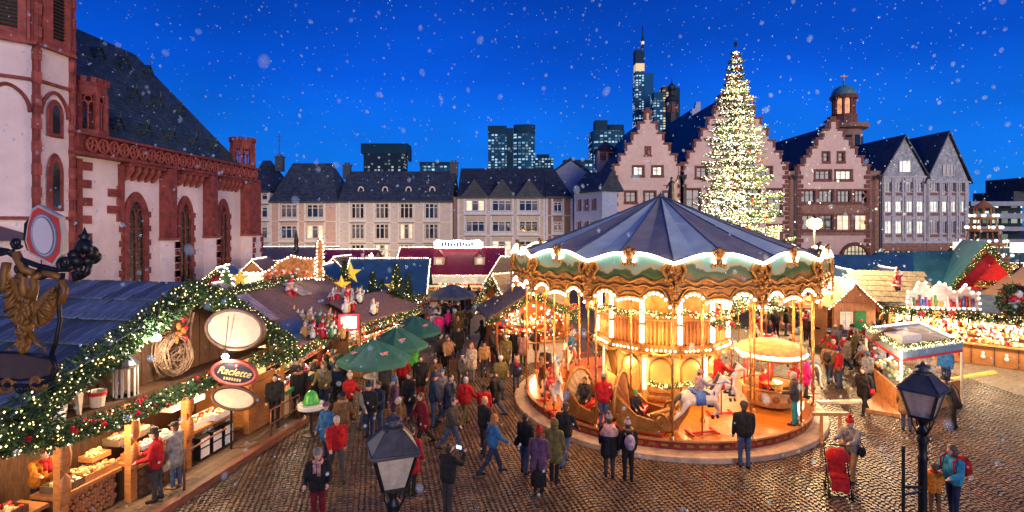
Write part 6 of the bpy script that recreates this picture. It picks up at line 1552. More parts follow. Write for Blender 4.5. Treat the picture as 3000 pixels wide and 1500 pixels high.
garland(s2t, [(-5.0,2.6,4.3),(5.0,2.6,4.3)], 0.2, dens=500, lights=25, leaf=0.12, seed=121, flowers=2)
for s_ in (-5.05,5.05): garland(s2t, [(s_,-0.5,2.6),(s_,2.6,4.25)], 0.17, dens=500, lights=30, leaf=0.11, seed=122, flowers=2)
def sheet(label, corners, m_, nm='tarpaulin'):
    a = [T2.inverted() @ Vector(roofpt(x,y)) for x,y in corners]; t = thing(nm, label, 'tarpaulin', S2[0], S2[1]); q = MB(); N = len(a); up_ = Vector((-0.0,-0.47,0.88))*0.05
    q.add([v+up_ for v in a]+[v+up_*1.5 for v in a],[tuple(range(N,2*N))]+[(i,(i+1)%N,(i+1)%N+N,i+N) for i in range(N)]); q.build('sheet', m_, t)
sheet('blue tarpaulin patch low on the brown plank roof', [(-4.6,-0.3),(-3.0,-0.3),(-2.6,0.6),(-4.3,0.7)], M_tarp)
sheet('pale striped canvas spread over the near end of the brown roof', [(-4.9,0.9),(-3.4,0.8),(-2.7,2.4),(-4.9,2.5)], mat('striped_canvas',(0.42,0.36,0.40),rough=0.6,var=0.7,scale=2.2,stretch=(5,1,1)))
sheet('snow-dusted grey cloth beside the gingerbread sign', [(0.2,1.5),(1.2,1.4),(1.4,2.4),(0.3,2.45)], mat('dusted_cloth',(0.40,0.36,0.36),rough=0.7,var=0.5,scale=4))
toyset('mixed red and white figures in the middle of the brown roof', 925, 955, 22.0, 10, 14, 0.5)
toyset('line of small figures near the lit box sign', 1050, 915, 23.0, 9, 15, 0.5)
for i,(px,Y_,lab) in enumerate(((640,36,'light-outlined hut gable beside the church corner'),(745,41,'light-outlined hut gable left of the grey tent'),(935,38,'light-outlined hut gable right of the grey tent'),(985,44,'light-outlined hut gable before the crimson roofs'))):
    stall('outlined_hut', lab, P(px,0,Y_).to_2d().to_3d(), R(12-8*i), 3.0, 2.6, 2.7, 3.9+0.2*(i % 2), (M_tarp,M_brownr,M_tarpd,M_brownr)[i], (M_red,M_woodx,M_cream,M_wood)[i], kind='gable', seed=130+i, power=60, gar=(i % 2 == 0), goods=60)
# stars on poles
M_star = mat('yellow_star', (0.70,0.42,0.04), rough=0.5, emit=(1.0,0.62,0.06), es=0.35)
def star(label, px, py, Y_, r_, leaf=True):
    t = thing('star_pole', label, 'star', P(px,py,Y_)); q = MB()
    pts = [((r_ if i % 2 == 0 else r_*0.4)*math.sin(i*PI/5), (r_ if i % 2 == 0 else r_*0.4)*math.cos(i*PI/5)) for i in range(10)]
    for s2 in (-1,1): q.add([(x,0,z) for x,z in pts]+[(0,s2*0.12,0)],[(i,(i+1)%10,10) if s2 < 0 else ((i+1)%10,i,10) for i in range(10)])
    q.build('star', M_star, t)
    q = MB(); q.tube([(0,0.05,-r_*0.3),(0,0.05,-t.location.z)],0.04,6); q.build('pole', M_iron, t)
    if leaf: garland(t, [(0,0,-r_*0.8),(0,0,-r_*0.8-1.2)], 0.3, name='foliage', dens=500, lights=12, leaf=0.14, seed=int(px))
star('yellow star on greenery behind the oval signs, leftmost star', 703, 815, 30, 0.55)
star('yellow star beside the gingerbread sign', 882, 842, 30, 0.5)
star('yellow star right of the gingerbread tower', 1000, 835, 29, 0.55)
star('tall thin yellow star before the blue tarpaulin roof', 1027, 800, 33, 0.7, False)
star('tilted yellow star on the small fir clump', 1150, 840, 31, 0.5)

# small fir trees
def fir(label, px, py, Y_, h, r_, lights=0, seed=1, group=None, base=None):
    t = thing('fir_tree', label, 'tree', P(px,py,Y_), 0, group); ex = random.Random(seed)
    q = MB(); q.tube([(0,0,0),(0,0,h*0.96)],[0.05*h/2,0.01],6); q.build('trunk', M_dwood, t)
    q = MB(); lb = MB()
    for i in range(int(900*h*r_)):
        u = ex.random()**0.7; z = h*(1-u)*0.97+0.05*h; rr = r_*u*(0.55+0.45*abs(math.sin(z*9+i%3)))*ex.uniform(0.25,1.05); a = ex.uniform(0,6.283)
        p = Vector((rr*math.cos(a),rr*math.sin(a),z)); d_ = Vector((math.cos(a),math.sin(a),-0.35))*0.16; s_ = Vector((-math.sin(a),math.cos(a),ex.uniform(-.4,.4)))*0.05
        q.add([p-s_*0.5,p+d_*0.5-s_,p+d_,p+d_*0.5+s_],[(0,1,2,3)],ex.random() < 0.3)
    for i in range(lights):
        u = ex.random(); a = ex.uniform(0,6.283); lb.octa((r_*u*math.cos(a)*0.95,r_*u*math.sin(a)*0.95,h*(1-u)),0.03)
    q.build('crown', [M_fir,M_firl], t, kind='stuff')
    if lights: lb.build('light_string', M_fairy, t, kind='stuff')
    return t
fir('small dark fir on a stall roof before the blue tarpaulin', 1092, 878, 30, 1.6, 0.45, 12, 1)
fir('taller decorated fir right of the blue tarpaulin', 1162, 905, 29, 2.4, 0.75, 50, 2)
fir('thin dark fir left of the tilted star', 1118, 880, 32, 1.3, 0.35, 8, 3)
fir('bare green fir at the blue roof corner', 1195, 900, 30, 1.9, 0.5, 14, 4)
fir('dark fir beside the thin star', 1010, 880, 31, 2.4, 0.5, 0, 5)
# blue-roofed stall and its neighbours
stall('blue_roof_stall', 'stall with flat blue tarpaulin roof before the beige house', P(1128,0,36).to_2d().to_3d(), R(4), 5.0, 4.6, 2.6, 4.35, M_tarp, M_woodx, seed=31, power=45, striprows=('r','k'))
stall('blue_roof_stall', 'low stall with small blue tarpaulin roof in front of the fir clump', P(1035,0,30.5).to_2d().to_3d(), R(60), 3.0, 2.6, 2.3, 3.1, M_tarp, M_woodx, seed=32, power=30, strip=False)
t = stall('green_garland_hut', 'dark hut with lit garland eaves between the tree clump and parasols', P(1130,0,26.5).to_2d().to_3d(), R(70), 4.2, 3.0, 2.7, 3.3, M_brownr, M_dwood, seed=33, power=60, strip=False, goods=140)
# red-roofed ride/booth in the background
t = stall('red_roof_booth', 'large booth with crimson roof, white lit front and sign on its ridge', P(1318,0,48).to_2d().to_3d(), 0, 9.2, 5.0, 2.9, 4.55, mat('crimson_roof',(0.30,0.02,0.05),rough=0.4,var=0.2,scale=2,bump=0.1), M_cream, seed=34, power=150, gar=False, striprows=('e','r','k'), goods=200, over=0.8, lampcol=(1.0,0.8,0.55))
q = MB(); q.bx(-4.6,4.6,-0.87,-0.82,1.7,2.3); q.build('front_board', litwin('lit_front',(1.0,0.80,0.55),0.9), t); q = MB(); q.bx(-4.4,4.4,-0.1,-0.01,0.55,0.9); q.build('green_valance', mat('green_valance',(0.05,0.42,0.14),rough=0.5), t)
for x in (-1.0,2.6):
    q = MB(); q.bx(x-0.45,x+0.45,0.2,1.6,3.2,3.9); q.build('dormer', M_cream, t); q = MB(); q.prism([(-0.55,0),(0.55,0),(0,0.6)],(x,0.9,3.9),(1,0,0),(0,0,1),1.5); q.build('dormer_roof', MATS['crimson_roof'], t); q = MB(); q.bx(x-0.25,x+0.25,0.16,0.195,3.3,3.75); q.build('dormer_window', MATS['lit_front'], t)
sg = thing('ridge_sign', 'lit white sign with blue lettering above the crimson roof', 'sign', P(1342,0,50).to_2d().to_3d()+Vector((0,0,4.55)))
pts = [(-2.1,0.1),(2.1,0.1),(2.2,0.6),(1.9,0.85),(1.0,0.75),(0,0.85),(-1.0,0.75),(-1.9,0.85),(-2.2,0.6)]
q = MB(); q.prism(pts,(0,0,-0.05),(1,0,0),(0,0,1),0.15); q.build('board', emitmat('sign_glow',(1.0,0.9,0.75),1.5), sg); q = MB(); q.lights([(a,-0.1,b-0.05) for a,b in pts],0.07,6,closed=True); q.build('light_strip', M_strip, sg)
for i in range(11):
    q = MB(); q.bx(-1.5+i*0.27,-1.5+i*0.27+0.17,-0.11,-0.08,0.22+0.05*math.sin(i*2.1),0.55+0.07*math.sin(i*1.3)); q.build('letter_mark', GOOD[5], sg)
# pale gable with figure behind blue roof
t = thing('lit_gable_front', 'white triangular lit gable with red figure above the blue roof', 'sign', P(1085,790,44))
q = MB(); q.prism([(-1.6,-0.6),(1.7,-0.6),(0.1,1.2)],(0,0,0),(1,0,0),(0,0,1),0.15); q.build('board', emitmat('gable_glow',(1.0,0.92,0.8),1.6), t); q = MB(); q.lights([(-1.7,-0.1,-0.6),(0.1,-0.1,1.3),(1.8,-0.1,-0.6)],0.08,6); q.build('light_strip', M_strip, t); q = MB(); q.tube([(-0.3,0.2,-3.8),(-0.3,0.2,-0.6)],0.12,6); q.build('mast', M_iron, t)
santa('santa_figure', 'small red figure climbing the white lit gable', P(1062,785,43.6), 0, 0.9)
# arched lit booth and candle-arch behind the raclette stall
def archsign(label, px, py, Y_, w, h_, m_=None):
    t = thing('light_arch', label, 'light', P(px,py,Y_)); q = MB(); pts = [(w*math.cos(PI-i*PI/12),0,h_*math.sin(i*PI/12)) for i in range(13)]
    q.lights(pts,0.09,7); q.build('light_strip', M_strip, t); q = MB(); q.prism([(a,c) for a,_,c in pts],(0,0.1,0),(1,0,0),(0,0,1),0.1); q.build('board', m_ or emitmat('arch_board',(1.0,0.75,0.45),0.8), t)
    q = MB(); q.bx(-w*0.9,w*0.9,0.05,1.8,-2.4,-0.02); q.build('booth', M_cream, t)
    return t
archsign('wide lit arch over a booth behind the stars', 770, 832, 36, 2.4, 0.75)
archsign('low lit arch beside the church wall foot', 690, 812, 40, 1.6, 0.4)
t = thing('pyramid_tent', 'grey pyramid tent with dark finial behind the lit arch', 'tent', P(868,0,45).to_2d().to_3d())
q = MB(); z0,z1 = 1.9,4.4; w = 2.8; q.add([(-w,-w,z0),(w,-w,z0),(w,w,z0),(-w,w,z0),(0,0,z1)],[(0,1,4),(1,2,4),(2,3,4),(3,0,4)]); q.build('roof', mat('grey_canvas',(0.20,0.17,0.16),rough=0.7,var=0.2), t)
for sx_ in (-1,1):
    for sy_ in (-1,1): q = MB(); q.tube([(sx_*w*0.95,sy_*w*0.95,0),(sx_*w*0.95,sy_*w*0.95,z0)],0.06,6); q.build('post', M_iron, t)
q = MB(); q.lathe([(0.12,4.3),(0.22,4.7),(0.16,5.2),(0.2,5.5),(0.05,6.2),(0,6.4)],8); q.build('finial', M_iron, t)
q = MB(); q.lights([(-w,-w,z0),(w,-w,z0)],0.07,6); q.build('light_strip', M_strip, t); lamp('tent_lamp', Vector(t.location)+Vector((0,-1.5,1.7)), 120, (1,0.8,0.55))
# lit fir outline sign by the church
t = thing('tree_sign', 'fir-shaped sign with green centre and white light outline', 'sign', P(664,858,33))
pts = [(-0.55,0),(0.55,0),(0.42,0.55),(0.34,0.6),(0.26,1.05),(0.2,1.08),(0,1.7),(-0.2,1.08),(-0.26,1.05),(-0.34,0.6),(-0.42,0.55)]
q = MB(); q.prism(pts,(0,0,0),(1,0,0),(0,0,1),0.08); q.build('board', mat('sign_green',(0.10,0.22,0.08),rough=0.6,var=0.5,scale=12), t); q = MB(); q.lights([(a*1.1,-0.06,b) for a,b in pts],0.07,6,closed=True); q.build('light_strip', M_strip, t); q = MB(); q.tube([(0,0.1,0),(0,0.1,-t.location.z)],0.06,6); q.build('post', M_iron, t)
# stall with flat dark-blue edge before church corner, roof tops
t = stall('church_corner_stall', 'stall with wavy snow-dusted roof between church corner and gingerbread sign', P(690,0,31).to_2d().to_3d(), R(86), 5.2, 3.8, 2.5, 3.3, mat('pale_blotched_roof',(0.36,0.30,0.33),rough=0.6,var=0.5,scale=1.5), M_cream, seed=36, power=70, strip=True, striprows=('r',))
santa('santa_figure', 'small white and red figure at the church corner', P(722,880,30.5), 0, 0.6)
stall('lantern_stall', 'bright white lantern stall below the peach house', P(830,0,62).to_2d().to_3d(), 0, 11, 4, 2.9, 4.0, M_brownr, M_cream, seed=37, power=220, goods=120, striprows=('e','r'), lampcol=(1.0,0.76,0.48))
stall('pale_roof_stall', 'lit stall with pale roof below the beige house end', P(1010,0,60).to_2d().to_3d(), 0, 6, 4, 2.8, 3.8, MATS['crimson_roof'], M_cream, seed=38, power=160, goods=80)
stall('golden_stall', 'golden lit stall left of the carousel rim', P(1515,0,40).to_2d().to_3d(), R(-30), 4.4, 3.4, 2.9, 4.2, mat('golden_roof',(0.55,0.36,0.12),rough=0.5,var=0.2), M_cream, seed=39, power=130, striprows=('e','r','k'), goods=160, lampcol=(1.0,0.75,0.42))
# wooden gabled stall pair left of the carousel
t = stall('plank_gable_stall', 'orange wooden hut with yellow plank roof left of the carousel', P(1465,0,30.5).to_2d().to_3d(), R(-58), 3.0, 3.2, 2.6, 4.0, mat('yellow_plank_roof',(0.46,0.36,0.20),rough=0.6,var=0.25,scale=3,stretch=(6,1,1)), mat('orange_board',(0.50,0.15,0.04),rough=0.5,var=0.3,scale=4,stretch=(6,6,1)), kind='gable', roofpl=True, seed=41, power=40, goods=60)
t = stall('wooden_food_stall', 'wooden food stall with mossy plank roof and garland, left of the carousel', P(1560,0,27.2).to_2d().to_3d(), R(12), 3.7, 3.0, 2.5, 3.6, mat('mossy_plank_roof',(0.24,0.20,0.14),rough=0.7,var=0.4,scale=3,stretch=(6,1,1)), MATS['orange_board'], kind='gable', roofpl=True, counter=M_white, seed=42, power=110, strip=False, goods=90, lampcol=(1.0,0.6,0.28))
q = MB()
for i in range(9): q.ell((-1.6+i*0.4,-0.2,2.35+0.5*(1-abs(i-4)/4)),0.05,6,4)
q.build('bulb_row', M_bulb, t)

# parasols
M_para = mat('green_parasol', (0.02,0.105,0.085), rough=0.6, var=0.15, scale=2, bump=0.15)
M_parae = mat('parasol_emblem', (0.55,0.25,0.22), rough=0.6, var=0.6, scale=25, bump=0)
def parasol(label, px, py, Y_, r_, m_, rise=0.75, ph=0.3, emblem=True, table=True):
    """py is the pixel of the canopy tip"""
    top = P(px,py,Y_); t = thing('parasol', label, 'parasol', (top.x,top.y,0)); zt = top.z; N = 8
    q = MB()
    for i in range(N):
        a0, a1 = ph+i*2*PI/N, ph+(i+1)*2*PI/N; am = (a0+a1)/2; rm = r_*math.cos(PI/N)
        rows = []
        for k_ in range(5):
            u = k_/4; rr = r_*u; z = zt-rise*u**1.25; rows.append([(rr*math.cos(a0),rr*math.sin(a0),z),(rm*u*math.cos(am),rm*u*math.sin(am),z-0.05*math.sin(PI*u)),(rr*math.cos(a1),rr*math.sin(a1),z)])
        pb = MB(); vv = [v for r2 in rows for v in r2]; ff = []
        for k_ in range(4):
            for j in range(2): ff.append((k_*3+j,(k_+1)*3+j,(k_+1)*3+j+1,k_*3+j+1))
        pb.add(vv,ff); e = rows[-1]; pb.add([e[0],e[1],e[2],(e[2][0],e[2][1],e[2][2]-0.16),(e[1][0],e[1][1],e[1][2]-0.16),(e[0][0],e[0][1],e[0][2]-0.16)],[(0,5,4,1),(1,4,3,2)])
        pp = pb.build('canopy_panel', m_, t)
        if emblem and math.sin(am) < 0.0 and i % 2 == 0:
            eb = MB(); u = 0.66; rr = rm*u; z = zt-rise*u**1.25+0.03; T = Matrix.Translation((rr*math.cos(am),rr*math.sin(am),z)) @ Matrix.Rotation(am,4,'Z') @ Matrix.Rotation(math.atan2(rise*1.1,r_),4,'Y'); eb.T = T
            eb.prism([(-0.10,-0.03),(-0.06,-0.2),(0.05,-0.14),(0.02,0.0),(0.09,0.10),(-0.02,0.06),(-0.1,0.2),(-0.12,0.05)],(0,0,0.0),(1,0,0),(0,1,0),0.012); eb.build('emblem', M_parae, pp)
    q = MB(); q.tube([(0,0,0),(0,0,zt+0.08)],0.035,8); q.build('pole', M_white, t)
    for i in range(N): a = ph+i*2*PI/N; q = MB(); q.tube([(0,0,zt-0.25),(r_*0.95*math.cos(a),r_*0.95*math.sin(a),zt-rise+0.03)],0.012,4); q.build('rib', M_woodx, t)
    if table: q = MB(); q.lathe([(0.0,1.06),(0.42,1.06),(0.44,1.08),(0.42,1.10),(0,1.10)],20); q.build('table_top', M_white, t)
    q = MB(); q.lathe([(0.35,0),(0.33,0.08),(0.05,0.12)],14); q.build('base', M_stone, t)
parasol('nearest green parasol of the three beside the left stalls', 1098, 995, 21.0, 1.42, M_para, 0.72)
parasol('middle green parasol of the three', 1162, 960, 23.5, 1.35, M_para, 0.7, 0.1)
parasol('farthest green parasol of the three', 1215, 925, 26.5, 1.35, M_para, 0.7, 0.5)
parasol('dark grey parasol before the crimson booth', 1325, 833, 37, 1.7, mat('grey_parasol',(0.10,0.12,0.14),rough=0.6,var=0.2), 0.7, 0.3, False, False)
# ------------------------------------------------------------------ stalls on the right
A_, B_ = Vector((20.2,29.3,0)), Vector((26.0,24.0,0)); dd = (B_-A_); LS = dd.length; mid = (A_+B_)/2; rzL = math.atan2(dd.y,dd.x)
big = stall('sweets_stall', 'long brightly lit sweets stall with wooden counter and garlanded eave at right', mid, rzL, LS, 4.6, 2.75, 3.15, mat('grey_teal_roof',(0.10,0.14,0.17),rough=0.5,var=0.3,scale=1.5,bump=0.2), M_woodx, counter=M_wood, seed=61, power=160, strip=False, goods=360, gcols=[GOOD[0],GOOD[1],M_berry,GOOD[0],GOOD[4],GOOD[1]], over=0.7, shelfn=4, lampcol=(1.0,0.74,0.42))
TB = toT(mid, rzL)
for i in range(9):
    x = -LS/2+0.4+i*0.86; sn = MB(); sn.ell((x,-0.03,0.42),(0.09,0.03,0.11),8,6); sn.ell((x,-0.03,0.6),(0.065,0.03,0.08),8,6); sn.build('snowman_cutout', M_white if i % 3 else M_berry, big)
    q = MB(); q.bx(x+0.40,x+0.44,-0.03,-0.004,0.03,0.93); q.build('panel_batten', M_dwood, big)
# sign board with figures on the roof
t = thing('roof_sign', 'white-lit scalloped sign full of colourful figures on the sweets stall roof', 'sign', P(2760,902,26.0), R(-12)); 
pts = [(-1.5,0),(1.5,0),(1.5,0.75),(1.2,0.8),(0.95,1.15),(0.7,0.85),(0.45,0.8),(0.1,1.15),(-0.15,1.2),(-0.5,0.85),(-0.75,1.2),(-1.05,1.2),(-1.2,0.8),(-1.5,0.75)]
q = MB(); q.prism(pts,(0,0,0),(1,0,0),(0,0,1),0.12); q.build('board', mat('sign_ivory',(0.65,0.50,0.42),rough=0.6,var=0.3,scale=5), t)
q = MB(); q.lights([(a,-0.1,b) for a,b in pts],0.075,6,closed=True); q.build('light_strip', M_strip, t)
ex = random.Random(12); cols = [M_red,GOOD[0],GOOD[3],GOOD[5],mat('violet_paint',(0.25,0.06,0.35)),M_white]
for i in range(22):
    x = -1.35+i*0.128; q = MB(); h_ = ex.uniform(0.22,0.5); q.lathe([(0.07,0.08),(0.075,0.2),(0.04,h_),(0,h_+0.02)],7,(x,-0.12,0)); q.ell((x,-0.12,h_+0.06),0.055,6,5); q.build('figure', cols[ex.randrange(6)], t)
for x in (-1.2,1.2): q = MB(); q.beam((x,0.3,-0.9),(x,0.1,0.0),0.06,0.06); q.build('strut', M_iron, t)
lamp('roof_sign_lamp', P(2760,880,25.2), 12, (1,0.8,0.6))
for i,(px,c_) in enumerate(((2700,M_red),(2745,GOOD[0]),(2790,M_red))):
    t = thing('bow', ('leftmost red bow','yellow middle bow','rightmost red bow')[i]+' below the lit roof sign', 'bow', P(px,918,25.6)); q = MB()
    for s2 in (-1,1): q.ell((s2*0.1,0,0.02),(0.12,0.05,0.07),8,6,Matrix.Rotation(s2*0.4,3,'Y')); q.box((s2*0.07,0,-0.14),(0.06,0.03,0.24),Matrix.Rotation(s2*-0.35,3,'Y'))
    q.build('ribbon', c_, t, smooth=True)
t = thing('wreath', 'big dark wreath with red bows at the right picture edge', 'wreath', P(2972,880,24.0))
garland(t, [(0.55*math.cos(a*PI/8),0,0.55*math.sin(a*PI/8)) for a in range(17)],0.22,name='foliage',dens=700,lights=4,leaf=0.13,seed=7,flowers=5)
q = MB()
for s2 in (-1,1): q.ell((s2*0.2,-0.2,0.1),(0.22,0.1,0.14),8,6,Matrix.Rotation(s2*0.4,3,'Y'))
q.build('bow', M_berry, t, smooth=True); q = MB(); q.ell((0,-0.22,0.3),(0.16,0.1,0.18),8,6); q.build('white_figure', M_white, t)
garland(big, [(x,-0.78,2.35) for x in (-LS/2-0.2,LS/2+0.2)], 0.17, dens=700, lights=40, leaf=0.11, lr=0.022, seed=77)
q = MB(); ex = random.Random(31)
for i in range(520): q.ell((ex.uniform(-LS/2+0.1,LS/2-0.1),ex.uniform(0.0,0.9),ex.uniform(1.1,2.65)),(ex.uniform(0.04,0.09),ex.uniform(0.03,0.06),ex.uniform(0.05,0.12)),6,4,mi=ex.choice((0,0,1,1,1,2,3)))
q.build('hanging_sweets', [GOOD[0],GOOD[1],M_berry,mat('icing_pink',(0.65,0.35,0.35),rough=0.5)], big, kind='stuff')
q = MB()
for i in range(80): q.octa((ex.uniform(-LS/2+0.1,LS/2-0.1),ex.uniform(-0.2,0.5),ex.uniform(1.2,2.6)),ex.uniform(0.03,0.055))
q.build('light_string', M_bulb, big, kind='stuff')  # extra bulbs put in between the sweets so the front glows
for i in range(5): lamp('sweets_lamp', TB @ Vector((-LS/2+(i+0.5)*LS/5,-0.6,2.0)), 60, (1.0,0.70,0.36), 0.12)
q = MB(); bulbs(q,[(-LS/2,-0.5,2.3),(LS/2,-0.5,2.3)],0.22,0.05); q.build('bulb_row', M_bulb, big)
# yellow shingle hip at the left end of the sweets stall
t = thing('shingle_canopy', 'pale yellow shingled canopy at the left end of the sweets stall', 'canopy', P(2610,0,29.5).to_2d().to_3d(), R(-20))
for r_ in range(6):
    for i in range(9):
        q = MB(); x = -1.9+i*0.42+(0.15 if r_ % 2 else 0); y0, z0 = -0.9+r_*0.42, 2.75+r_*0.24; q.add([(x,y0,z0),(x+0.4,y0,z0),(x+0.4,y0+0.46,z0+0.26),(x,y0+0.46,z0+0.26),(x,y0,z0+0.04),(x+0.4,y0,z0+0.04),(x+0.4,y0+0.46,z0+0.28),(x,y0+0.46,z0+0.28)],[(4,5,6,7),(0,1,5,4),(1,2,6,5),(3,0,4,7)]); q.build('shingle', mat('pale_shingle',(0.20,0.17,0.12),rough=0.7,var=0.3,scale=4), t)
for x in (-1.7,1.7): q = MB(); q.tube([(x,-0.7,0),(x,-0.7,2.8)],0.06,6); q.build('post', M_wood, t)
q = MB(); q.box((0,0.35,2.72+0.55),(3.7,2.7,0.03),Matrix.Rotation(R(29.7),3,'X')); q.build('boarding', M_under, t)
santa('santa_figure', 'red-clad figure lying on the pale shingled canopy', P(2628,850,29.0), R(30), 0.8)
# gable hut
t = stall('gable_hut', 'orange timber hut with white-lit gable, lattice window and green shutter', P(2500,0,29.0).to_2d().to_3d(), R(-6), 2.1, 2.4, 2.7, 3.75, M_wood, mat('hut_board',(0.42,0.18,0.07),rough=0.6,var=0.3,scale=4,stretch=(6,6,1)), kind='gable', seed=63, power=0, gar=False, goods=1, over=0.3)
q = MB(); q.bx(-1.03,1.03,-0.14,-0.08,0,2.7); hf = q.build('front_wall', MATS['hut_board'], t)
window(t, -0.75, -0.2, 1.3, 0.62, 0.95, 2, 2, M_white, [M_litw], 0.06); q = MB(); q.bx(0.0,0.55,-0.2,-0.145,1.25,2.3); sh_ = q.build('shutter', mat('shutter_green',(0.01,0.20,0.05),rough=0.5), t); q = MB(); q.ell((0.28,-0.215,1.8),(0.09,0.02,0.09),8,6); q.build('rosette', M_red, sh_)
# kiosk with flat decorated roof
N0, L0, R0 = Vector((13.9,19.5,0)), Vector((15.3,23.6,0)), Vector((17.3,21.0,0)); F0 = L0+R0-N0
kt = thing('crepe_kiosk', 'small open kiosk with blue and red eave board, flat decorated roof and posts', 'kiosk', N0)
def kp(p, z): return Vector((p.x-N0.x, p.y-N0.y, z))
ins = 0.12
for i,(a,b_) in enumerate(((N0,L0),(N0,R0),(L0,F0),(R0,F0))):
    q = MB(); q.beam(kp(a,2.22),kp(b_,2.22),0.06,0.26); q.build('eave_board', mat('eave_blue',(0.22,0.30,0.36),rough=0.5), kt)
    q = MB(); d_ = (b_-a); n = int(d_.length/0.11)
    for k_ in range(n): q.box(kp(a+d_*(k_+0.5)/n,2.06)+Vector((-0.02,-0.03,0)),(0.075,0.075,0.09))
    q.build('red_fringe', M_red, kt)
    q = MB(); bulbs(q,[kp(a,2.42),kp(b_,2.42)],0.16,0.035); q.build('bulb_row', M_bulbw, kt)
    if i < 2: garland(kt,[kp(a,2.48),kp(b_,2.48)],0.11,dens=500,lights=50,lr=0.022,seed=i+90)
q = MB(); q.add([kp(p,2.28) for p in (N0,R0,F0,L0)],[(0,1,2,3)]); q.add([kp(p,2.22) for p in (N0,R0,F0,L0)],[(3,2,1,0)]); q.build('roof', mat('roof_felt',(0.22,0.19,0.22),rough=0.8,var=0.3,scale=2), kt)
q = MB(); q.T = Matrix.Translation((1.3,1.4,0)) @ Matrix.Rotation(R(20),4,'Z'); q.bx(-0.1,1.0,0.2,1.2,2.29,2.6); q.build('roof_unit', M_white, kt); q = MB(); q.T = Matrix.Translation((1.2,2.4,0)); q.prism([(-1.2,0),(1.4,0),(1.1,0.3),(0.5,0.35),(0,0.5),(-0.5,0.35),(-0.9,0.3)],(0,0,2.29),(0.9,0.43,0),(0,0,1),0.06); q.build('crest_board', M_dwood, kt)
for p in (N0,L0,R0,F0): q = MB(); q.tube([kp(p,0),kp(p,2.1)],0.045,8); q.build('post', M_cream, kt)
fl = (L0-N0); q = MB(); q.beam(kp(N0+fl*0.08,0.5),kp(N0+fl*0.9,0.5),0.08,0.9); q.build('side_panel', mat('panel_orange',(0.55,0.24,0.08),rough=0.5,var=0.3,scale=5), kt)
q = MB(); q.beam(kp(N0+(R0-N0)*0.1,0.5),kp(N0+(R0-N0)*0.95,0.5),0.08,0.9); q.build('front_panel', M_wood, kt)
q = MB(); ex = random.Random(4)
for i in range(60): u, v = ex.uniform(0.1,0.9), ex.uniform(0.05,0.35); q.ell(kp(N0+fl*u+(R0-N0)*v,1.05+ex.uniform(0,0.2)),(0.07,0.07,0.08),6,5,mi=ex.randrange(3))
q.build('goods', [mat('mint_glass',(0.2,0.42,0.36),rough=0.3),GOOD[1],GOOD[0]], kt, kind='stuff')
lamp('kiosk_lamp', N0+(F0-N0)*0.5+Vector((0,0,1.9)), 70, (1.0,0.82,0.6), 0.1); lamp('kiosk_lamp', N0+Vector((-0.5,-0.4,2.05)), 60, (1.0,0.75,0.5), 0.1)
dk = thing('wooden_ramp', 'low wooden deck in front of the small kiosk', 'deck', G(2615,1200))
for i in range(7): q = MB(); q.T = Matrix.Rotation(R(-32),4,'Z'); q.bx(-0.9+i*0.29,-0.9+i*0.29+0.28,-0.9,1.5,0.0,0.13); q.build('plank', M_woodx, dk)
cb_ = thing('cable_ramp', 'yellow cable ramp on the cobbles right of the kiosk', 'ramp', G(2860,1100), R(22))
for i in range(4): q = MB(); q.prism([(-0.18,0),(0.18,0),(0.1,0.07),(-0.1,0.07)],(-1.5+i*0.82,0,0),(0,1,0),(0,0,1),0.8); q.build('segment', mat('yellow_rubber',(0.60,0.38,0.03),rough=0.5), cb_)
cb_ = thing('cable_ramp', 'pale wooden cable cover between the carousel and the kiosk deck', 'ramp', G(2490,1180), R(4))
for i in range(3): q = MB(); q.prism([(-0.14,0),(0.14,0),(0.1,0.10),(-0.1,0.10)],(-0.9+i*0.82,0,0),(0,1,0),(0,0,1),0.8); q.build('segment', M_cream, cb_)
# red gable stall and blue tarps
t = stall('red_gable_stall', 'stall with bright red gable, garland edges and blue tarpaulin roof', P(2890,0,33.5).to_2d().to_3d(), R(-30), 3.8, 6.5, 2.8, 5.7, M_tarpd, M_red, kind='gable', gablem=M_red, seed=64, power=110, strip=False, goods=90, over=0.35)
q = MB(); q.bx(-0.6,0.6,-0.3,-0.05,3.0,3.12); q.build('gable_shelf', M_woodx, t); garland(t, [(-0.5,-0.2,3.25),(0.5,-0.2,3.25)],0.18,dens=500,lights=20,seed=15,flowers=3)
q = MB(); q.bx(-0.22,0.22,-0.16,-0.1,0.9,2.6); q.build('door_strip', M_red, t)
t = stall('light_gable_stall', 'stall at the right edge with white-lit gable and brown front', P(3085,0,29.0).to_2d().to_3d(), R(-26), 3.4, 4.0, 2.8, 4.3, M_brownr, M_dwood, kind='gable', gablem=mat('brown_front',(0.30,0.20,0.10),rough=0.7,var=0.4,scale=4), seed=65, power=90, gar=False, goods=100)
t = thing('blue_tarp_roof', 'big sloping blue tarpaulin roof left of the red gable', 'roof', P(2800,0,37).to_2d().to_3d())
q = MB(); q.add([(-3.6,-1.2,2.6),(2.0,-2.0,2.5),(3.4,2.2,4.9),(-1.0,2.6,4.9)],[(0,1,2,3),(3,2,1,0)]); q.build('sheet', M_tarpd, t)
for x,y in ((-3.5,-1.1),(1.9,-1.8),(3.2,2.1),(-0.9,2.5)): q = MB(); q.tube([(x,y,0),(x,y,2.5 if y < 0 else 4.85)],0.05,6); q.build('post', M_wood, t)
lamp('tarp_lamp', Vector(t.location)+Vector((-1,-0.5,1.9)), 70, (1,0.75,0.45))
stall('tarp_stall', 'low stall with dark blue roof behind the light-outlined gables', P(2590,0,48).to_2d().to_3d(), R(-8), 8.5, 4.5, 2.5, 3.9, M_tarp, M_woodx, seed=66, power=90, strip=False, goods=60)
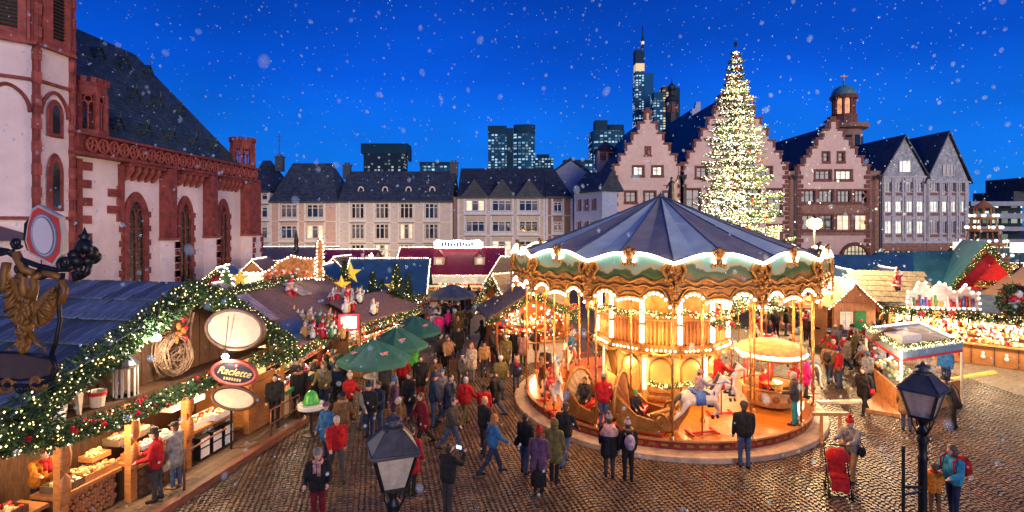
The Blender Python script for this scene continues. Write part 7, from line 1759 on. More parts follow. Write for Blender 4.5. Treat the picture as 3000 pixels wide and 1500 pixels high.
for i,(px,Y_,lab) in enumerate(((2487,39,'small light-outlined gable stall beside the arched doorway'),(2618,40,'small light-outlined gable stall before the dark blue roof'))):
    stall('outlined_gable_stall', lab, P(px,0,Y_).to_2d().to_3d(), R(-10), 2.6, 2.4, 2.55, 3.5, M_tarp, M_woodx, kind='gable', seed=67+i, power=60, gar=False, goods=120, over=0.5)
stall('back_row_stall', 'far lit stall with green roof under the terraced building', P(2960,0,60).to_2d().to_3d(), R(-10), 9, 4, 2.8, 4.0, mat('green_lit_roof',(0.08,0.22,0.18),rough=0.5), M_woodx, seed=70, power=150, goods=80)
stall('back_row_stall', 'far lit stall at the foot of the slate gabled houses', P(2700,0,58).to_2d().to_3d(), R(-4), 7, 3.5, 2.6, 3.6, M_tarpd, M_woodx, seed=71, power=120, goods=80, strip=False)
t = thing('white_banner', 'white lit banner box above the blue tarpaulin roof', 'sign', P(2835,722,44)); q = MB(); q.bx(-1.0,1.0,0,0.25,-0.38,0.36); q.build('box', emitmat('banner_glow',(1.0,0.9,0.8),0.55), t); q = MB(); q.tube([(0,0.12,-0.38),(0,0.12,-5)],0.06,6); q.build('post', M_iron, t)
t = thing('white_banner', 'white lit banner box at the right picture edge', 'sign', P(2992,725,44)); q = MB(); q.bx(-0.7,0.9,0,0.25,-0.42,0.4); q.build('box', MATS['banner_glow'], t); q = MB(); q.tube([(0,0.12,-0.42),(0,0.12,-5)],0.06,6); q.build('post', M_iron, t)
# christmas pyramid
t = thing('christmas_pyramid', 'tiered wooden Christmas pyramid with white globe lamps', 'pyramid', P(2882,0,56).to_2d().to_3d())
for i,(r_,z) in enumerate(((2.0,3.2),(1.7,4.6),(1.35,6.0),(1.0,7.2))):
    q = MB(); q.lathe([(r_,z),(r_*1.05,z+0.15),(r_,z+0.3),(0,z+0.3)],16); tier = q.build('tier', M_wood, t)
    for k_ in range(8):
        a = k_*PI/4+i*0.3; q = MB(); q.tube([(r_*0.85*math.cos(a),r_*0.85*math.sin(a),z+0.3),(r_*0.75*math.cos(a),r_*0.75*math.sin(a),z+1.3)],0.06,5); q.build('tier_post', M_wood, tier)
        q = MB(); q.ell((r_*1.08*math.cos(a),r_*1.08*math.sin(a),z+0.45),0.16,8,6); q.build('globe_lamp', emitmat('pyramid_globe',(1.0,0.88,0.7),1.2), tier)
q = MB(); q.lathe([(1.1,8.4),(0.9,8.5),(0,9.3)],12); q.build('cap', M_wood, t); q = MB(); q.lathe([(2.0,0),(2.0,3.2)],12); q.build('base', M_wood, t)
# ------------------------------------------------------------------ Christmas tree
def big_tree():
    base = P(2155,0,38.0); t = thing('christmas_tree', 'tall Christmas tree covered in warm white lights and red baubles', 'tree', (base.x,38.0,0))
    Ht, Rb = 19.2, 4.4; ex = random.Random(21)
    q = MB(); q.tube([(0,0,0),(0,0,Ht*0.5),(0,0,Ht)],[0.32,0.18,0.03],10); q.build('trunk', M_dwood, t)
    br = MB(); nd = MB(); lb = MB(); lb2 = MB(); baub = []
    z = 2.0
    while z < Ht-0.4:
        f = (Ht-z)/(Ht-2.0); r_ = Rb*(f**0.9)*ex.uniform(0.86,1.12); n = int(10+14*f)
        off = ex.uniform(0,6)
        for i in range(n):
            a = off+i*2*PI/n+ex.uniform(-.2,.2); L = r_*ex.uniform(0.6,1.14); droop = 0.26*L
            pts = []
            for k_ in range(6):
                u = k_/5; pts.append(Vector((L*u*math.cos(a), L*u*math.sin(a), z-droop*math.sin(u*PI*0.62)+0.16*L*u*u)))
            br.tube(pts,[0.05*(1-u/6)+0.008 for u in range(6)],4,cap=False)
            nn = int(16+L*18)
            for j in range(nn):
                u = 0.12+0.88*(j+ex.random())/nn; k_ = min(4,int(u*5)); p = pts[k_].lerp(pts[k_+1],u*5-k_)
                sp_ = 0.36*(1-u*0.5)*min(1,L/2)+0.08
                side = Vector((-math.sin(a),math.cos(a),0))*ex.uniform(-sp_,sp_); p = p+side+Vector((0,0,ex.uniform(-0.16,0.06)))
                d_ = (Vector((math.cos(a),math.sin(a),ex.uniform(-.4,.3)))+side*1.3).normalized()*ex.uniform(0.2,0.38); s_ = d_.cross(Vector((ex.uniform(-1,1),ex.uniform(-1,1),1))).normalized()*0.05
                nd.add([p-s_*0.4,p+d_*0.5-s_,p+d_,p+d_*0.5+s_],[(0,1,2,3)],1 if ex.random() < 0.4 else 0)
                if ex.random() < 0.42: (lb if ex.random() < 0.8 else lb2).octa(p+Vector((0,0,0.06))+d_*0.3,ex.uniform(0.02,0.04))
            if ex.random() < 0.55: baub.append(pts[-1]+Vector((0,0,-0.12)))
        z += 0.48+0.15*f
    br.build('branch', M_dwood, t, kind='stuff'); nd.build('crown', [M_fir,M_firl], t, kind='stuff')
    lb.build('light_string', emitmat('tree_light',(1.0,0.85,0.48),3.2), t, kind='stuff'); lb2.build('light_string', emitmat('tree_light_bright',(1.0,0.93,0.7),8.0), t, kind='stuff')
    bm = MB(); bm.ell((0,0,0),0.10,8,6); bm.lathe([(0.03,0.09),(0.03,0.17)],6); bme = bm.mesh('bauble', mat('bauble_red',(0.50,0.03,0.02),rough=0.2,var=0.1,bump=0), True)
    ex.shuffle(baub)
    for p in baub[:130]: put('bauble', bme, t, p)
    st = MB(); st.ell((0,0,Ht+0.15),(0.12,0.12,0.2),8,6); st.build('tree_top', M_iron, t)
    ctr = Vector(t.location)
    for i,zz in enumerate((4,7,10,13,16)):
        r_ = Rb*((Ht-zz)/(Ht-2))**0.82
        for a in (-2.4,-1.57,-0.75): lamp('tree_lamp', ctr+Vector((r_*0.72*math.cos(a),r_*0.72*math.sin(a),zz)), 13+7*r_, (1.0,0.84,0.46), 0.3)
    lamp('tree_lamp', ctr+Vector((0.0,-0.5,18.2)), 6, (1.0,0.84,0.5), 0.2)
big_tree()
# statue on its column, fountain basin, floodlight pole
t = thing('justice_statue', 'dark bronze standing figure with raised arm above the carousel roof', 'statue', P(1968,0,34).to_2d().to_3d())
zt = 7+(650-500)/1600*34; zb = 7+(650-588)/1600*34
q = MB(); q.lathe([(0.9,0),(0.8,0.6),(0.55,0.9),(0.45,zb-1.0),(0.6,zb-0.6),(0.5,zb)],12); q.build('column', M_stone, t)
me = blob('figure',[('c',(0,0,zb),(0,0,zb+0.75),0.26,0.2,0),('c',(0,0,zb+0.75),(0,0,zb+1.1),0.19,0.17,0),('e',(0,0,zb+1.36),(0.1,0.11,0.13),0),('c',(0,0,zb+1.1),(0,0,zb+1.3),0.07,0.06,0),('c',(0.17,0,zb+1.08),(0.34,0,zb+1.3),0.06,0.05,0),('c',(0.34,0,zb+1.3),(0.40,-0.05,zb+1.6),0.05,0.04,0),('c',(-0.17,0,zb+1.08),(-0.35,-0.1,zb+0.8),0.06,0.05,0),('c',(-0.35,-0.1,zb+0.8),(-0.42,-0.2,zb+0.95),0.05,0.04,0)],0.03,[mat('bronze',(0.08,0.065,0.05),rough=0.4,metal=0.6)],2); put('figure', me, t)
q = MB(); q.tube([(0.41,-0.05,zb+1.5),(0.41,-0.05,zb+2.1)],0.025,5); q.tube([(-0.62,-0.2,zb+0.93),(-0.22,-0.2,zb+0.93)],0.02,5); q.build('sword_and_scales', MATS['bronze'], t)
t = thing('fountain', 'octagonal brown stone fountain basin behind the carousel', 'fountain', P(2345,0,37).to_2d().to_3d())
q = MB(); q.lathe([(2.5,0),(2.5,0.3),(2.2,0.4),(2.2,1.4),(2.45,1.5),(2.45,1.75),(2.1,1.75),(2.1,0.8),(0,0.8)],8,ph=PI/8); q.build('basin', M_brown, t); q = MB(); q.lathe([(0.45,0.8),(0.35,2.4),(0.5,2.6),(0,2.7)],8); q.build('column', M_brown, t)
p = P(2385,655,33); t = thing('floodlight_mast', 'thin mast with twin glaring warm floodlights right of the tree', 'lamp', (p.x,p.y,0))
q = MB(); q.tube([(0,0,0),(0,0,p.z)],0.06,8); q.tube([(-0.3,0,p.z-0.05),(0.3,0,p.z-0.05)],0.035,6); q.build('mast', M_iron, t)
for s2 in (-1,1):
    q = MB(); q.box((s2*0.2,0.14,p.z),(0.36,0.16,0.34)); q.build('lamp_housing', M_iron, t); q = MB(); q.ell((s2*0.16,-0.04,p.z),(0.30,0.2,0.33),14,10); q.build('lamp_glass', emitmat('flood_glow',(1.0,0.44,0.06),2.4), t, smooth=True)
lamp('floodlight', p+Vector((0,-0.6,0)), 1900, (1.0,0.66,0.30), 0.25)
lamp('floodlight', p+Vector((-0.2,0.9,0.0)), 1100, (1.0,0.70,0.36), 0.25)

# ------------------------------------------------------------------ street lanterns
M_cap = mat('blue_black_enamel', (0.075,0.066,0.062), rough=0.55, var=0.35, scale=9, bump=0.25, wear=(0.10,0.105,0.12))
def lantern_glass():
    m = bpy.data.materials.new('lantern_glass'); m.use_nodes = True; n, l = m.node_tree.nodes, m.node_tree.links; b = n['Principled BSDF']
    b.inputs['Base Color'].default_value = (0.75,0.62,0.48,1); b.inputs['Roughness'].default_value = 0.15
    tr = n.new('ShaderNodeBsdfTransparent'); tr.inputs[0].default_value = (0.85,0.78,0.7,1); mx = n.new('ShaderNodeMixShader')
    nz = n.new('ShaderNodeTexNoise'); nz.inputs['Scale'].default_value = 6; mr_ = n.new('ShaderNodeMapRange'); mr_.inputs[3].default_value = 0.4; mr_.inputs[4].default_value = 0.75
    l.new(nz.outputs['Fac'], mr_.inputs[0]); l.new(mr_.outputs[0], mx.inputs[0]); l.new(tr.outputs[0], mx.inputs[1]); l.new(b.outputs[0], mx.inputs[2]); l.new(mx.outputs[0], n['Material Output'].inputs[0])
    return m
M_lglass = lantern_glass()
def street_lantern(label, loc, ztop, s, rz, n=4, arms=True):
    """square tapering lantern: cap with crown, four panes in iron bars, baluster post"""
    t = thing('street_lantern', label, 'street lamp', loc, rz); Z = ztop
    wt, wb, zt_, zb_ = 0.245*s, 0.135*s, Z-0.42*s, Z-0.86*s
    def ring(w,z): return [(w*math.sqrt(2)*math.cos(PI/4+i*PI/2), w*math.sqrt(2)*math.sin(PI/4+i*PI/2), z) for i in range(4)]
    T4, B4 = ring(wt,zt_), ring(wb,zb_)
    for i in range(4):
        q = MB(); q.beam(B4[i],T4[i],0.032*s,0.032*s); q.build('corner_bar', M_iron, t)
        q = MB(); q.quad(B4[i],B4[(i+1)%4],T4[(i+1)%4],T4[i]); q.build('glass_pane', M_lglass, t)
    for a in (T4,B4):
        q = MB()
        for i in range(4): q.beam(a[i],a[(i+1)%4],0.036*s,0.036*s)
        q.build('frame', M_iron, t)
    e4 = ring(wt*1.16,zt_+0.01*s); m4 = ring(wt*0.42,zt_+0.24*s)
    for i in range(4):
        q = MB(); q.quad(e4[i],e4[(i+1)%4],m4[(i+1)%4],m4[i]); q.quad(*[Vector(v)-Vector((0,0,0.03*s)) for v in (m4[i],m4[(i+1)%4],e4[(i+1)%4],e4[i])]); q.build('cap_panel', M_cap if not (arms == 'open' and i == 0) else M_goldp, t)
        q = MB(); q.tube([e4[i],m4[i]],0.014*s,6); q.build('cap_rib', M_cap, t)
    q = MB(); q.tube([e4[0],e4[1],e4[2],e4[3]],0.02*s,6,closed=True); q.build('cap_edge', M_cap, t)
    q = MB(); z0 = zt_+0.24*s; q.lathe([(0.13*s,z0),(0.13*s,z0+0.03*s),(0.07*s,z0+0.05*s),(0.06*s,z0+0.09*s),(0.11*s,z0+0.10*s),(0.10*s,z0+0.125*s),(0.03*s,z0+0.15*s),(0.035*s,z0+0.17*s),(0,z0+0.2*s)],12); q.build('crown', M_cap, t, smooth=False)
    q = MB(); q.lathe([(0.03*s,zb_),(0.035*s,zb_+0.2*s),(0.05*s,zb_+0.24*s),(0.05*s,zb_+0.36*s),(0,zb_+0.38*s)],10); q.build('burner', M_white, t)
    q = MB(); zz = zb_; q.lathe([(0.0,zz),(wb*1.1,zz-0.01*s),(0.07*s,zz-0.09*s),(0.05*s,zz-0.16*s),(0.085*s,zz-0.20*s),(0.085*s,zz-0.25*s),(0.055*s,zz-0.30*s),(0.095*s,zz-0.36*s),(0.06*s,zz-0.44*s),(0.06*s,zz-0.62*s),(0.08*s,zz-0.66*s),(0.062*s,zz-0.72*s),(0.07*s,1.2),(0.12,1.1),(0.12,0.3),(0.18,0.2),(0.18,0)],14); q.build('post', M_iron, t, smooth=True)
    for i in range(4):
        q = MB(); a = PI/4+i*PI/2; q.tube([(wb*1.3*math.cos(a),wb*1.3*math.sin(a),zb_),(0.16*s*math.cos(a),0.16*s*math.sin(a),zb_-0.12*s),(0.07*s*math.cos(a),0.07*s*math.sin(a),zb_-0.3*s)],0.012*s,5); q.build('stay', M_iron, t)
    return t
p = P(1152,1212,5.6); street_lantern('old square street lantern with blue-black cap, in front of the crowd', (p.x,p.y,0), p.z, 0.85, R(20))
p = P(2703,1062,7.0); tl = street_lantern('old street lantern on dark post with ladder bar, right foreground', (p.x,p.y,0), p.z, 0.80, R(40))
q = MB(); 
for z in (3.2,2.75): q.tube([(0,0,z+0.4),(-0.42,0.1,z+0.5)],0.022,6); 
q.tube([(-0.42,0.1,3.1),(-0.42,0.1,4.2)],0.02,6); q.tube([(-0.42,0.1,3.6),(0,0,3.55)],0.018,6); q.build('ladder_bar', M_iron, tl)
# ------------------------------------------------------------------ wrought-iron sign with golden eagle (near left)
Y_ = 4.6; t = thing('inn_sign', 'wrought-iron hanging sign with golden double eagle and octagonal red board', 'sign', P(110,900,Y_))
def lp(px,py,dy=0.0): 
    v = P(px,py,Y_)-P(110,900,Y_); return Vector((v.x, v.y+dy, v.z))
o = [(168,598),(185,602),(184,690),(160,778),(132,768),(74,730),(75,640),(108,600)]
o = [(112,600),(186,652),(182,700),(156,778),(76,725),(80,680),(90,620)]
def poly(pts, m_, nm, th, dy, parent=t):
    q = MB(); vs = [lp(*p_) for p_ in pts]; N = len(vs); nrm_ = Vector((0,th/2,0)); q.add([v-nrm_+Vector((0,dy,0)) for v in vs]+[v+nrm_+Vector((0,dy,0)) for v in vs],[tuple(range(N)),tuple(range(2*N-1,N-1,-1))]+[(i,i+N,(i+1)%N+N,(i+1)%N) for i in range(N)]); return q.build(nm, m_, parent)
def ovl(cx,cy,a,b_,n=28,tilt=0.0): return [(cx+a*math.cos(i*2*PI/n)*math.cos(tilt)-b_*math.sin(i*2*PI/n)*math.sin(tilt), cy+b_*math.sin(i*2*PI/n)*math.cos(tilt)+a*math.cos(i*2*PI/n)*math.sin(tilt)) for i in range(n)]
oc = [(113,600),(178,634),(186,690),(181,745),(157,780),(88,742),(75,705),(82,655),(95,612)]
bd_ = poly(oc, mat('sign_grey_rim',(0.45,0.42,0.40),rough=0.5), 'board', 0.05, 0.02)
def shrink(pts,f,c=(131,690)): return [(c[0]+(x-c[0])*f, c[1]+(y-c[1])*f) for x,y in pts]
poly(shrink(oc,0.91), mat('sign_red',(0.60,0.05,0.03),rough=0.5,var=0.1), 'red_field', 0.004, -0.008)
poly(ovl(132,690,40,66,tilt=-0.12), mat('sign_slate',(0.16,0.15,0.20),rough=0.5), 'dark_ring', 0.004, -0.012)
poly(ovl(132,690,36,61,tilt=-0.12), mat('sign_lilac',(0.42,0.40,0.48),rough=0.5), 'grey_ring', 0.004, -0.016)
poly(ovl(132,690,32,56,tilt=-0.12), MATS['sign_slate'], 'inner_ring', 0.004, -0.020)
poly(ovl(132,690,29,53,tilt=-0.12), mat('sign_pale',(0.62,0.55,0.58),rough=0.5,var=0.06), 'pale_face', 0.004, -0.024)
poly([(78,640),(64,655),(62,700),(72,735),(70,700),(74,660)], M_iron, 'back_board', 0.2, 0.12)
# eagle: body, two necks, wings of feathers, legs, tail
q = MB(); k = Y_/1600
def el(px,py,a,b_,rot=0.0,dy=0.0,dep=0.05): q.ell(lp(px,py,dy),(a*k,dep,b_*k),10,8,Matrix.Rotation(rot,3,'Y'))
el(82,905,26,48,0.05); el(78,950,20,34); el(74,990,14,30); el(70,1018,10,20)
for s2,(x0,x1) in ((-1,(70,52)),(1,(100,124))):
    q.tube([lp(x0+ (12 if s2<0 else -12),880),lp(x0+s2*2,840),lp(x0,815),lp(x1-s2*4,805)],[16*k,11*k,10*k,11*k],8); q.tube([lp(x1-s2*4,805),lp(x1+s2*10,812)],[9*k,2*k],6)
rr_ = random.Random(2)
for i in range(60):
    py_ = rr_.uniform(870,1010); w_ = 24-(py_-870)*0.09; el(82-(py_-905)*0.07+rr_.uniform(-w_,w_),py_,5,9,rr_.uniform(-.4,.4),-0.045,0.02)
q.build('eagle_body', M_goldp, t, smooth=True)
for s2 in (-1,1):
    W_ = [(40,812),(28,832),(21,875),(24,905),(34,932),(56,950),(78,940),(80,905),(66,870),(58,838),(50,818)] if s2 < 0 else [(170,838),(172,872),(164,905),(148,935),(124,955),(108,945),(102,915),(112,885),(132,862),(152,846)]
    poly(W_, M_goldp, 'wing', 0.05, 0.0)
    tip, root = ((38,820),(76,925)) if s2 < 0 else ((166,846),(106,925))
    for i in range(9):
        u = i/8; e_ = W_[1+round(u*4)] if s2 < 0 else W_[round(u*4)]; m_ = (tip[0]+(root[0]-tip[0])*u, tip[1]+(root[1]-tip[1])*u); e2 = (e_[0]+(0 if s2 < 0 else 0), e_[1]+6*math.sin(i*2))
        q = MB(); q.tube([lp(*e2,-0.03),lp((e2[0]+m_[0])/2,(e2[1]+m_[1])/2+4,-0.045),lp(*m_,-0.03)],[4*k,6*k,4*k],6); q.build('feather', M_goldp, t, smooth=True)
    q = MB(); q.tube([lp(78+s2*12,975),lp(78+s2*30,1008),lp(78+s2*48,1020)],[9*k,6*k,3*k],7); 
    for j in (-8,0,8): q.tube([lp(78+s2*48,1020),lp(78+s2*58,1026+j)],[3*k,1*k],5)
    q.build('claw', M_goldp, t, smooth=True)
# scrollwork
def scroll(pts, r_, m_=M_iron, nm='iron_scroll'):
    q = MB(); q.tube([lp(*p_) for p_ in pts],r_*k,6); return q.build(nm, m_, t, smooth=True)
def spiral(cx,cy,r0,turns,ph,dirn=1,n=22): return [(cx+r0*(1-0.8*i/n)*math.cos(ph+dirn*turns*2*PI*i/n), cy+r0*(1-0.8*i/n)*math.sin(ph+dirn*turns*2*PI*i/n)) for i in range(n+1)]
scroll([(-120,720),(-40,725),(20,735),(60,760),(110,778),(160,790),(200,790),(225,775)],8); scroll([(-120,760),(0,745),(40,735)],7)
scroll(spiral(48,712,16,1.2,0.5),6); scroll(spiral(190,772,20,1.3,2.0),7); scroll(spiral(60,790,22,1.2,1.0,-1),6); scroll(spiral(120,800,18,1.2,0),6)
scroll([(185,800),(172,880),(176,940),(165,1000),(150,1040)],6); scroll([(5,800),(-5,860),(-30,900)],6); scroll([(150,1040),(168,1080),(150,1110),(120,1125),(80,1130),(20,1128),(-60,1120)],7)
scroll(spiral(110,1118,26,1.1,0.3),7,M_goldp); scroll(spiral(20,1125,28,1.1,2.8,-1),7,M_goldp); scroll(spiral(60,1135,16,1.0,0),6)
scroll([(20,770),(14,800),(16,840),(8,850)],12,M_goldp,'gold_leaf'); scroll([(182,820),(190,850),(178,890)],10,M_goldp,'gold_leaf'); scroll([(128,800),(160,806),(178,815)],11,M_goldp,'gold_leaf'); scroll([(45,740),(70,790),(100,800)],12,M_goldp,'gold_leaf')
# rose finial on the arm
q = MB()
for i in range(9):
    a = i*0.7; q.ell(lp(248+22*math.cos(a),740+26*math.sin(a),0.05*math.sin(a*2)),(17*k,0.05,20*k),8,6,Matrix.Rotation(a,3,'Y'))
q.lathe([(0.0,0.17),(0.02,0.11),(0.05,0.09),(0.03,0.06),(0.06,0.03)],8,lp(248,722)); q.build('iron_rose', M_iron, t, smooth=True)
scroll([(225,775),(235,795),(222,800),(228,822)],12); scroll([(262,772),(255,800),(238,812)],9)
# brown name board below the eagle
poly([(-40,1030),(120,1040),(152,1058),(140,1098),(100,1112),(-40,1102)], mat('name_board_brown',(0.07,0.045,0.04),rough=0.6,var=0.2), 'name_board', 0.06, 0.02)
scroll([(-150,1040),(-40,1032),(60,1034),(150,1052),(160,1075),(146,1104),(60,1112),(-40,1108)],5)
scroll([(-160,700),(-160,1120)],12)
# ------------------------------------------------------------------ falling snow
def snow():
    ex = random.Random(33); m = bpy.data.materials.new('snowflake'); m.use_nodes = True; n, l = m.node_tree.nodes, m.node_tree.links; b = n['Principled BSDF']
    b.inputs['Base Color'].default_value = (0.55,0.80,1,1); b.inputs['Roughness'].default_value = 0.9; b.inputs['Subsurface Weight'].default_value = 0.0
    tl_ = n.new('ShaderNodeBsdfTranslucent'); tl_.inputs[0].default_value = (0.55,0.80,1,1); mxa = n.new('ShaderNodeMixShader'); mxa.inputs[0].default_value = 0.5; l.new(b.outputs[0], mxa.inputs[1]); l.new(tl_.outputs[0], mxa.inputs[2])
    tr = n.new('ShaderNodeBsdfTransparent'); mx = n.new('ShaderNodeMixShader'); lw = n.new('ShaderNodeLayerWeight'); lw.inputs[0].default_value = 0.5
    mr_ = n.new('ShaderNodeMapRange'); mr_.inputs[1].default_value = 0.05; mr_.inputs[2].default_value = 0.75; mr_.inputs[3].default_value = 0.36; mr_.inputs[4].default_value = 0.0
    l.new(lw.outputs['Facing'], mr_.inputs[0]); l.new(mr_.outputs[0], mx.inputs[0]); l.new(tr.outputs[0], mx.inputs[1]); l.new(mxa.outputs[0], mx.inputs[2]); l.new(mx.outputs[0], n['Material Output'].inputs[0])
    q = MB(); m2 = m.copy(); m2.name = 'snowflake_loose'
    for nd_ in m2.node_tree.nodes:
        if nd_.type == 'MAP_RANGE': nd_.inputs[3].default_value = 0.2
    for i in range(4200):
        Y = 3.0+37*ex.random()**0.6; X = ex.uniform(-1.05,1.05)*Y; Z = ex.uniform(0.3, 7+0.45*Y); mi = 0
        r_ = ex.uniform(0.008,0.02) if Y < 9 else ex.uniform(0.012,0.05)*(0.6+0.4*ex.random())
        if ex.random() < 0.16: r_ *= ex.uniform(1.8,3.6); mi = 1
        q.ell((X,Y,Z),(r_,r_,r_*ex.uniform(0.9,1.4)),8,6,Matrix.Rotation(ex.uniform(-.6,.6),3,'Y'),mi)
    o = q.build('falling_snow', [m,m2], smooth=True, kind='stuff'); o['label'] = 'falling snowflakes drifting across the dusk square'; o['category'] = 'snow'
snow()
# ------------------------------------------------------------------ people
PH = [mat('ph_skin',(0.5,0.3,0.22)), mat('ph_jacket',(0.1,0.1,0.1)), mat('ph_trousers',(0.05,0.05,0.07)), mat('ph_shoes',(0.03,0.025,0.02))]
def cloth(name, col): return mat('cloth_'+name, col, rough=0.85, var=0.35, scale=9, bump=0.9, spec=0.2)
CL = {k: cloth(k, v) for k, v in dict(red=(0.36,0.012,0.016), darkred=(0.14,0.012,0.02), black=(0.016,0.016,0.018), charcoal=(0.045,0.043,0.045), navy=(0.02,0.03,0.07), blue=(0.03,0.12,0.28), teal=(0.03,0.22,0.26),
      brown=(0.13,0.07,0.035), tan=(0.30,0.18,0.09), olive=(0.13,0.11,0.04), grey=(0.20,0.19,0.19), lilac=(0.33,0.25,0.30), pink=(0.48,0.26,0.25), hotpink=(0.62,0.02,0.20), white=(0.62,0.58,0.55), purple=(0.10,0.05,0.10),
      orange=(0.55,0.18,0.02), green=(0.05,0.30,0.05), denim=(0.05,0.08,0.15), cyan=(0.03,0.25,0.42), cream=(0.55,0.45,0.33)).items()}
SK = [mat('skin_fair',(0.52,0.30,0.22),rough=0.5,var=0.08), mat('skin_mid',(0.40,0.21,0.14),rough=0.5,var=0.08)]
HAIR = {k: mat('hair_'+k, v, rough=0.5, var=0.3, scale=20, stretch=(6,6,1), bump=0.4) for k, v in dict(dark=(0.03,0.02,0.015), brown=(0.09,0.045,0.02), blond=(0.42,0.26,0.10), ginger=(0.32,0.12,0.03), greyhair=(0.35,0.33,0.32)).items()}
POSE = dict(  # hipL, kneeL, hipR, kneeR, lean, armL(fwd,out,elbow), armR, coat hem, twist of head
    st=(2,3,-2,3,2,(4,9,14),(6,9,18),0.86), coat=(2,3,-2,3,2,(8,8,30),(8,8,24),0.55), pk=(3,4,-3,4,3,(14,14,62),(14,14,66),0.82), wk=(24,8,-20,22,5,(-20,8,18),(26,8,30),0.84), wcoat=(22,8,-18,22,6,(-16,9,24),(20,9,34),0.60),
    ph=(3,4,-3,4,4,(48,6,88),(52,8,84),0.82), ln=(4,6,-4,6,20,(46,10,40),(52,10,36),0.80), push=(14,8,-12,14,8,(40,6,52),(42,6,50),0.78), ride=(62,66,62,66,2,(42,6,36),(44,6,40),0.92), sit=(86,88,84,86,4,(24,8,40),(26,8,44),0.92), child=(4,5,-4,5,2,(10,12,24),(14,12,30),0.80))
PM = {}
def rotx(v, a): c, s = math.cos(a), math.sin(a); return Vector((v.x, v.y*c-v.z*s, v.y*s+v.z*c))
def person_mesh(pose):
    if pose in PM: return PM[pose]
    hl,kl,hr,kr,lean,al,ar,hem = POSE[pose]; pr = []; kid = pose == 'child'; spread = 0.16 if pose == 'ride' else 0.095
    low = 0; legs = []
    for s,h,k in ((1,hl,kl),(-1,hr,kr)):
        h, k = R(h), R(k); hip = Vector((s*0.095,0,0.92)); kn = hip+Vector((s*(spread-0.095),-math.sin(h)*0.44,-math.cos(h)*0.44)); an = kn+Vector((0,-math.sin(h-k)*0.42,-math.cos(h-k)*0.42)); legs.append((s,hip,kn,an)); low = min(low, an.z-0.08) if False else low
    zmin = min(l_[3].z for l_ in legs)-0.075
    for s,hip,kn,an in legs:
        pr += [('c',hip,kn,0.098,0.072,2),('c',kn,an,0.070,0.054,2),('c',an+Vector((0,0.03,-0.03)),an+Vector((s*0.015,-0.17,-0.045)),0.046,0.038,3)]
    L = R(lean); piv = Vector((0,0,0.93))
    def up(x,y,z): return piv+rotx(Vector((x,y,z))-piv, L)
    pr += [('c',up(-0.065,0,0.95),up(-0.09,0.0,1.33),0.152,0.142,1),('c',up(0.065,0,0.95),up(0.09,0,1.33),0.152,0.142,1),('c',up(-0.12,0.01,1.40),up(0.12,0.01,1.40),0.098,0.098,1),('e',up(0,-0.02,1.15),(0.19,0.165,0.2),1),('c',up(0,0.01,1.42),up(0,0,1.52),0.085,0.062,1)]
    if hem < 0.75: pr += [('c',up(-0.07,0,0.98),Vector((-0.085,0.0,hem+0.14)),0.16,0.172,1),('c',up(0.07,0,0.98),Vector((0.085,0.0,hem+0.14)),0.16,0.172,1)]
    elif hem < 0.9: pr += [('c',(-0.075,0,0.98),(-0.08,0,hem+0.1),0.152,0.142,1),('c',(0.075,0,0.98),(0.08,0,hem+0.1),0.152,0.142,1)]
    for s,(f,o,e) in ((1,al),(-1,ar)):
        f, o, e = R(f)+L*0.3, R(o), R(e); sh = up(s*0.20,0.01,1.40); el = sh+Vector((s*math.sin(o),-math.sin(f)*math.cos(o),-math.cos(f)*math.cos(o)))*0.29; g = f+e; wr = el+Vector((-s*0.18*min(1,e/1.2)+s*0.05,-math.sin(g),-math.cos(g))).normalized()*0.25
        pr += [('c',sh,el,0.088,0.070,1),('c',el,wr,0.068,0.052,1)]
        d = (wr-el).normalized(); hd = wr+d*0.055; pr.append(('e',hd,(0.038,0.03,0.045),0)); x = Vector((1,0,0)); x = (x-d*x.dot(d)).normalized(); cu = d.cross(x)
        for i,(off,ln_) in enumerate(((-0.03,0.055),(-0.01,0.068),(0.01,0.063),(0.03,0.048))):
            b0 = hd+d*0.03+x*off; b1 = b0+d*ln_*0.6; b2 = b1+(d*0.6+cu*0.6*(-1)).normalized()*ln_*0.5; pr += [('c',b0,b1,0.0095,0.009,0),('c',b1,b2,0.009,0.008,0)]
        pr.append(('c',hd-x*s*-0.03,hd+d*0.04+x*s*0.05,0.011,0.009,0))
    hs = 1.22 if kid else 1.0; hc = up(0,-0.015,1.64 if not kid else 1.66)
    pr += [('c',up(0,0,1.48),hc-Vector((0,0,0.05)),0.055,0.055,0),('e',hc,(0.078*hs,0.098*hs,0.115*hs),0),('e',hc+Vector((0,-0.045*hs,-0.065*hs)),(0.05*hs,0.045*hs,0.05*hs),0),('c',hc+Vector((0,-0.092*hs,0.005)),hc+Vector((0,-0.112*hs,-0.025*hs)),0.010,0.015,0)]
    for s in (-1,1): pr.append(('e',hc+Vector((s*0.08*hs,0.01,0.0)),(0.014,0.022,0.03),0))
    me = blob('person', pr, 0.0165, PH, 2)
    for v in me.vertices: v.co.z -= zmin
    PM[pose] = (me, hc-Vector((0,0,zmin)), hs, zmin, up)
    return PM[pose]
ACC = {}
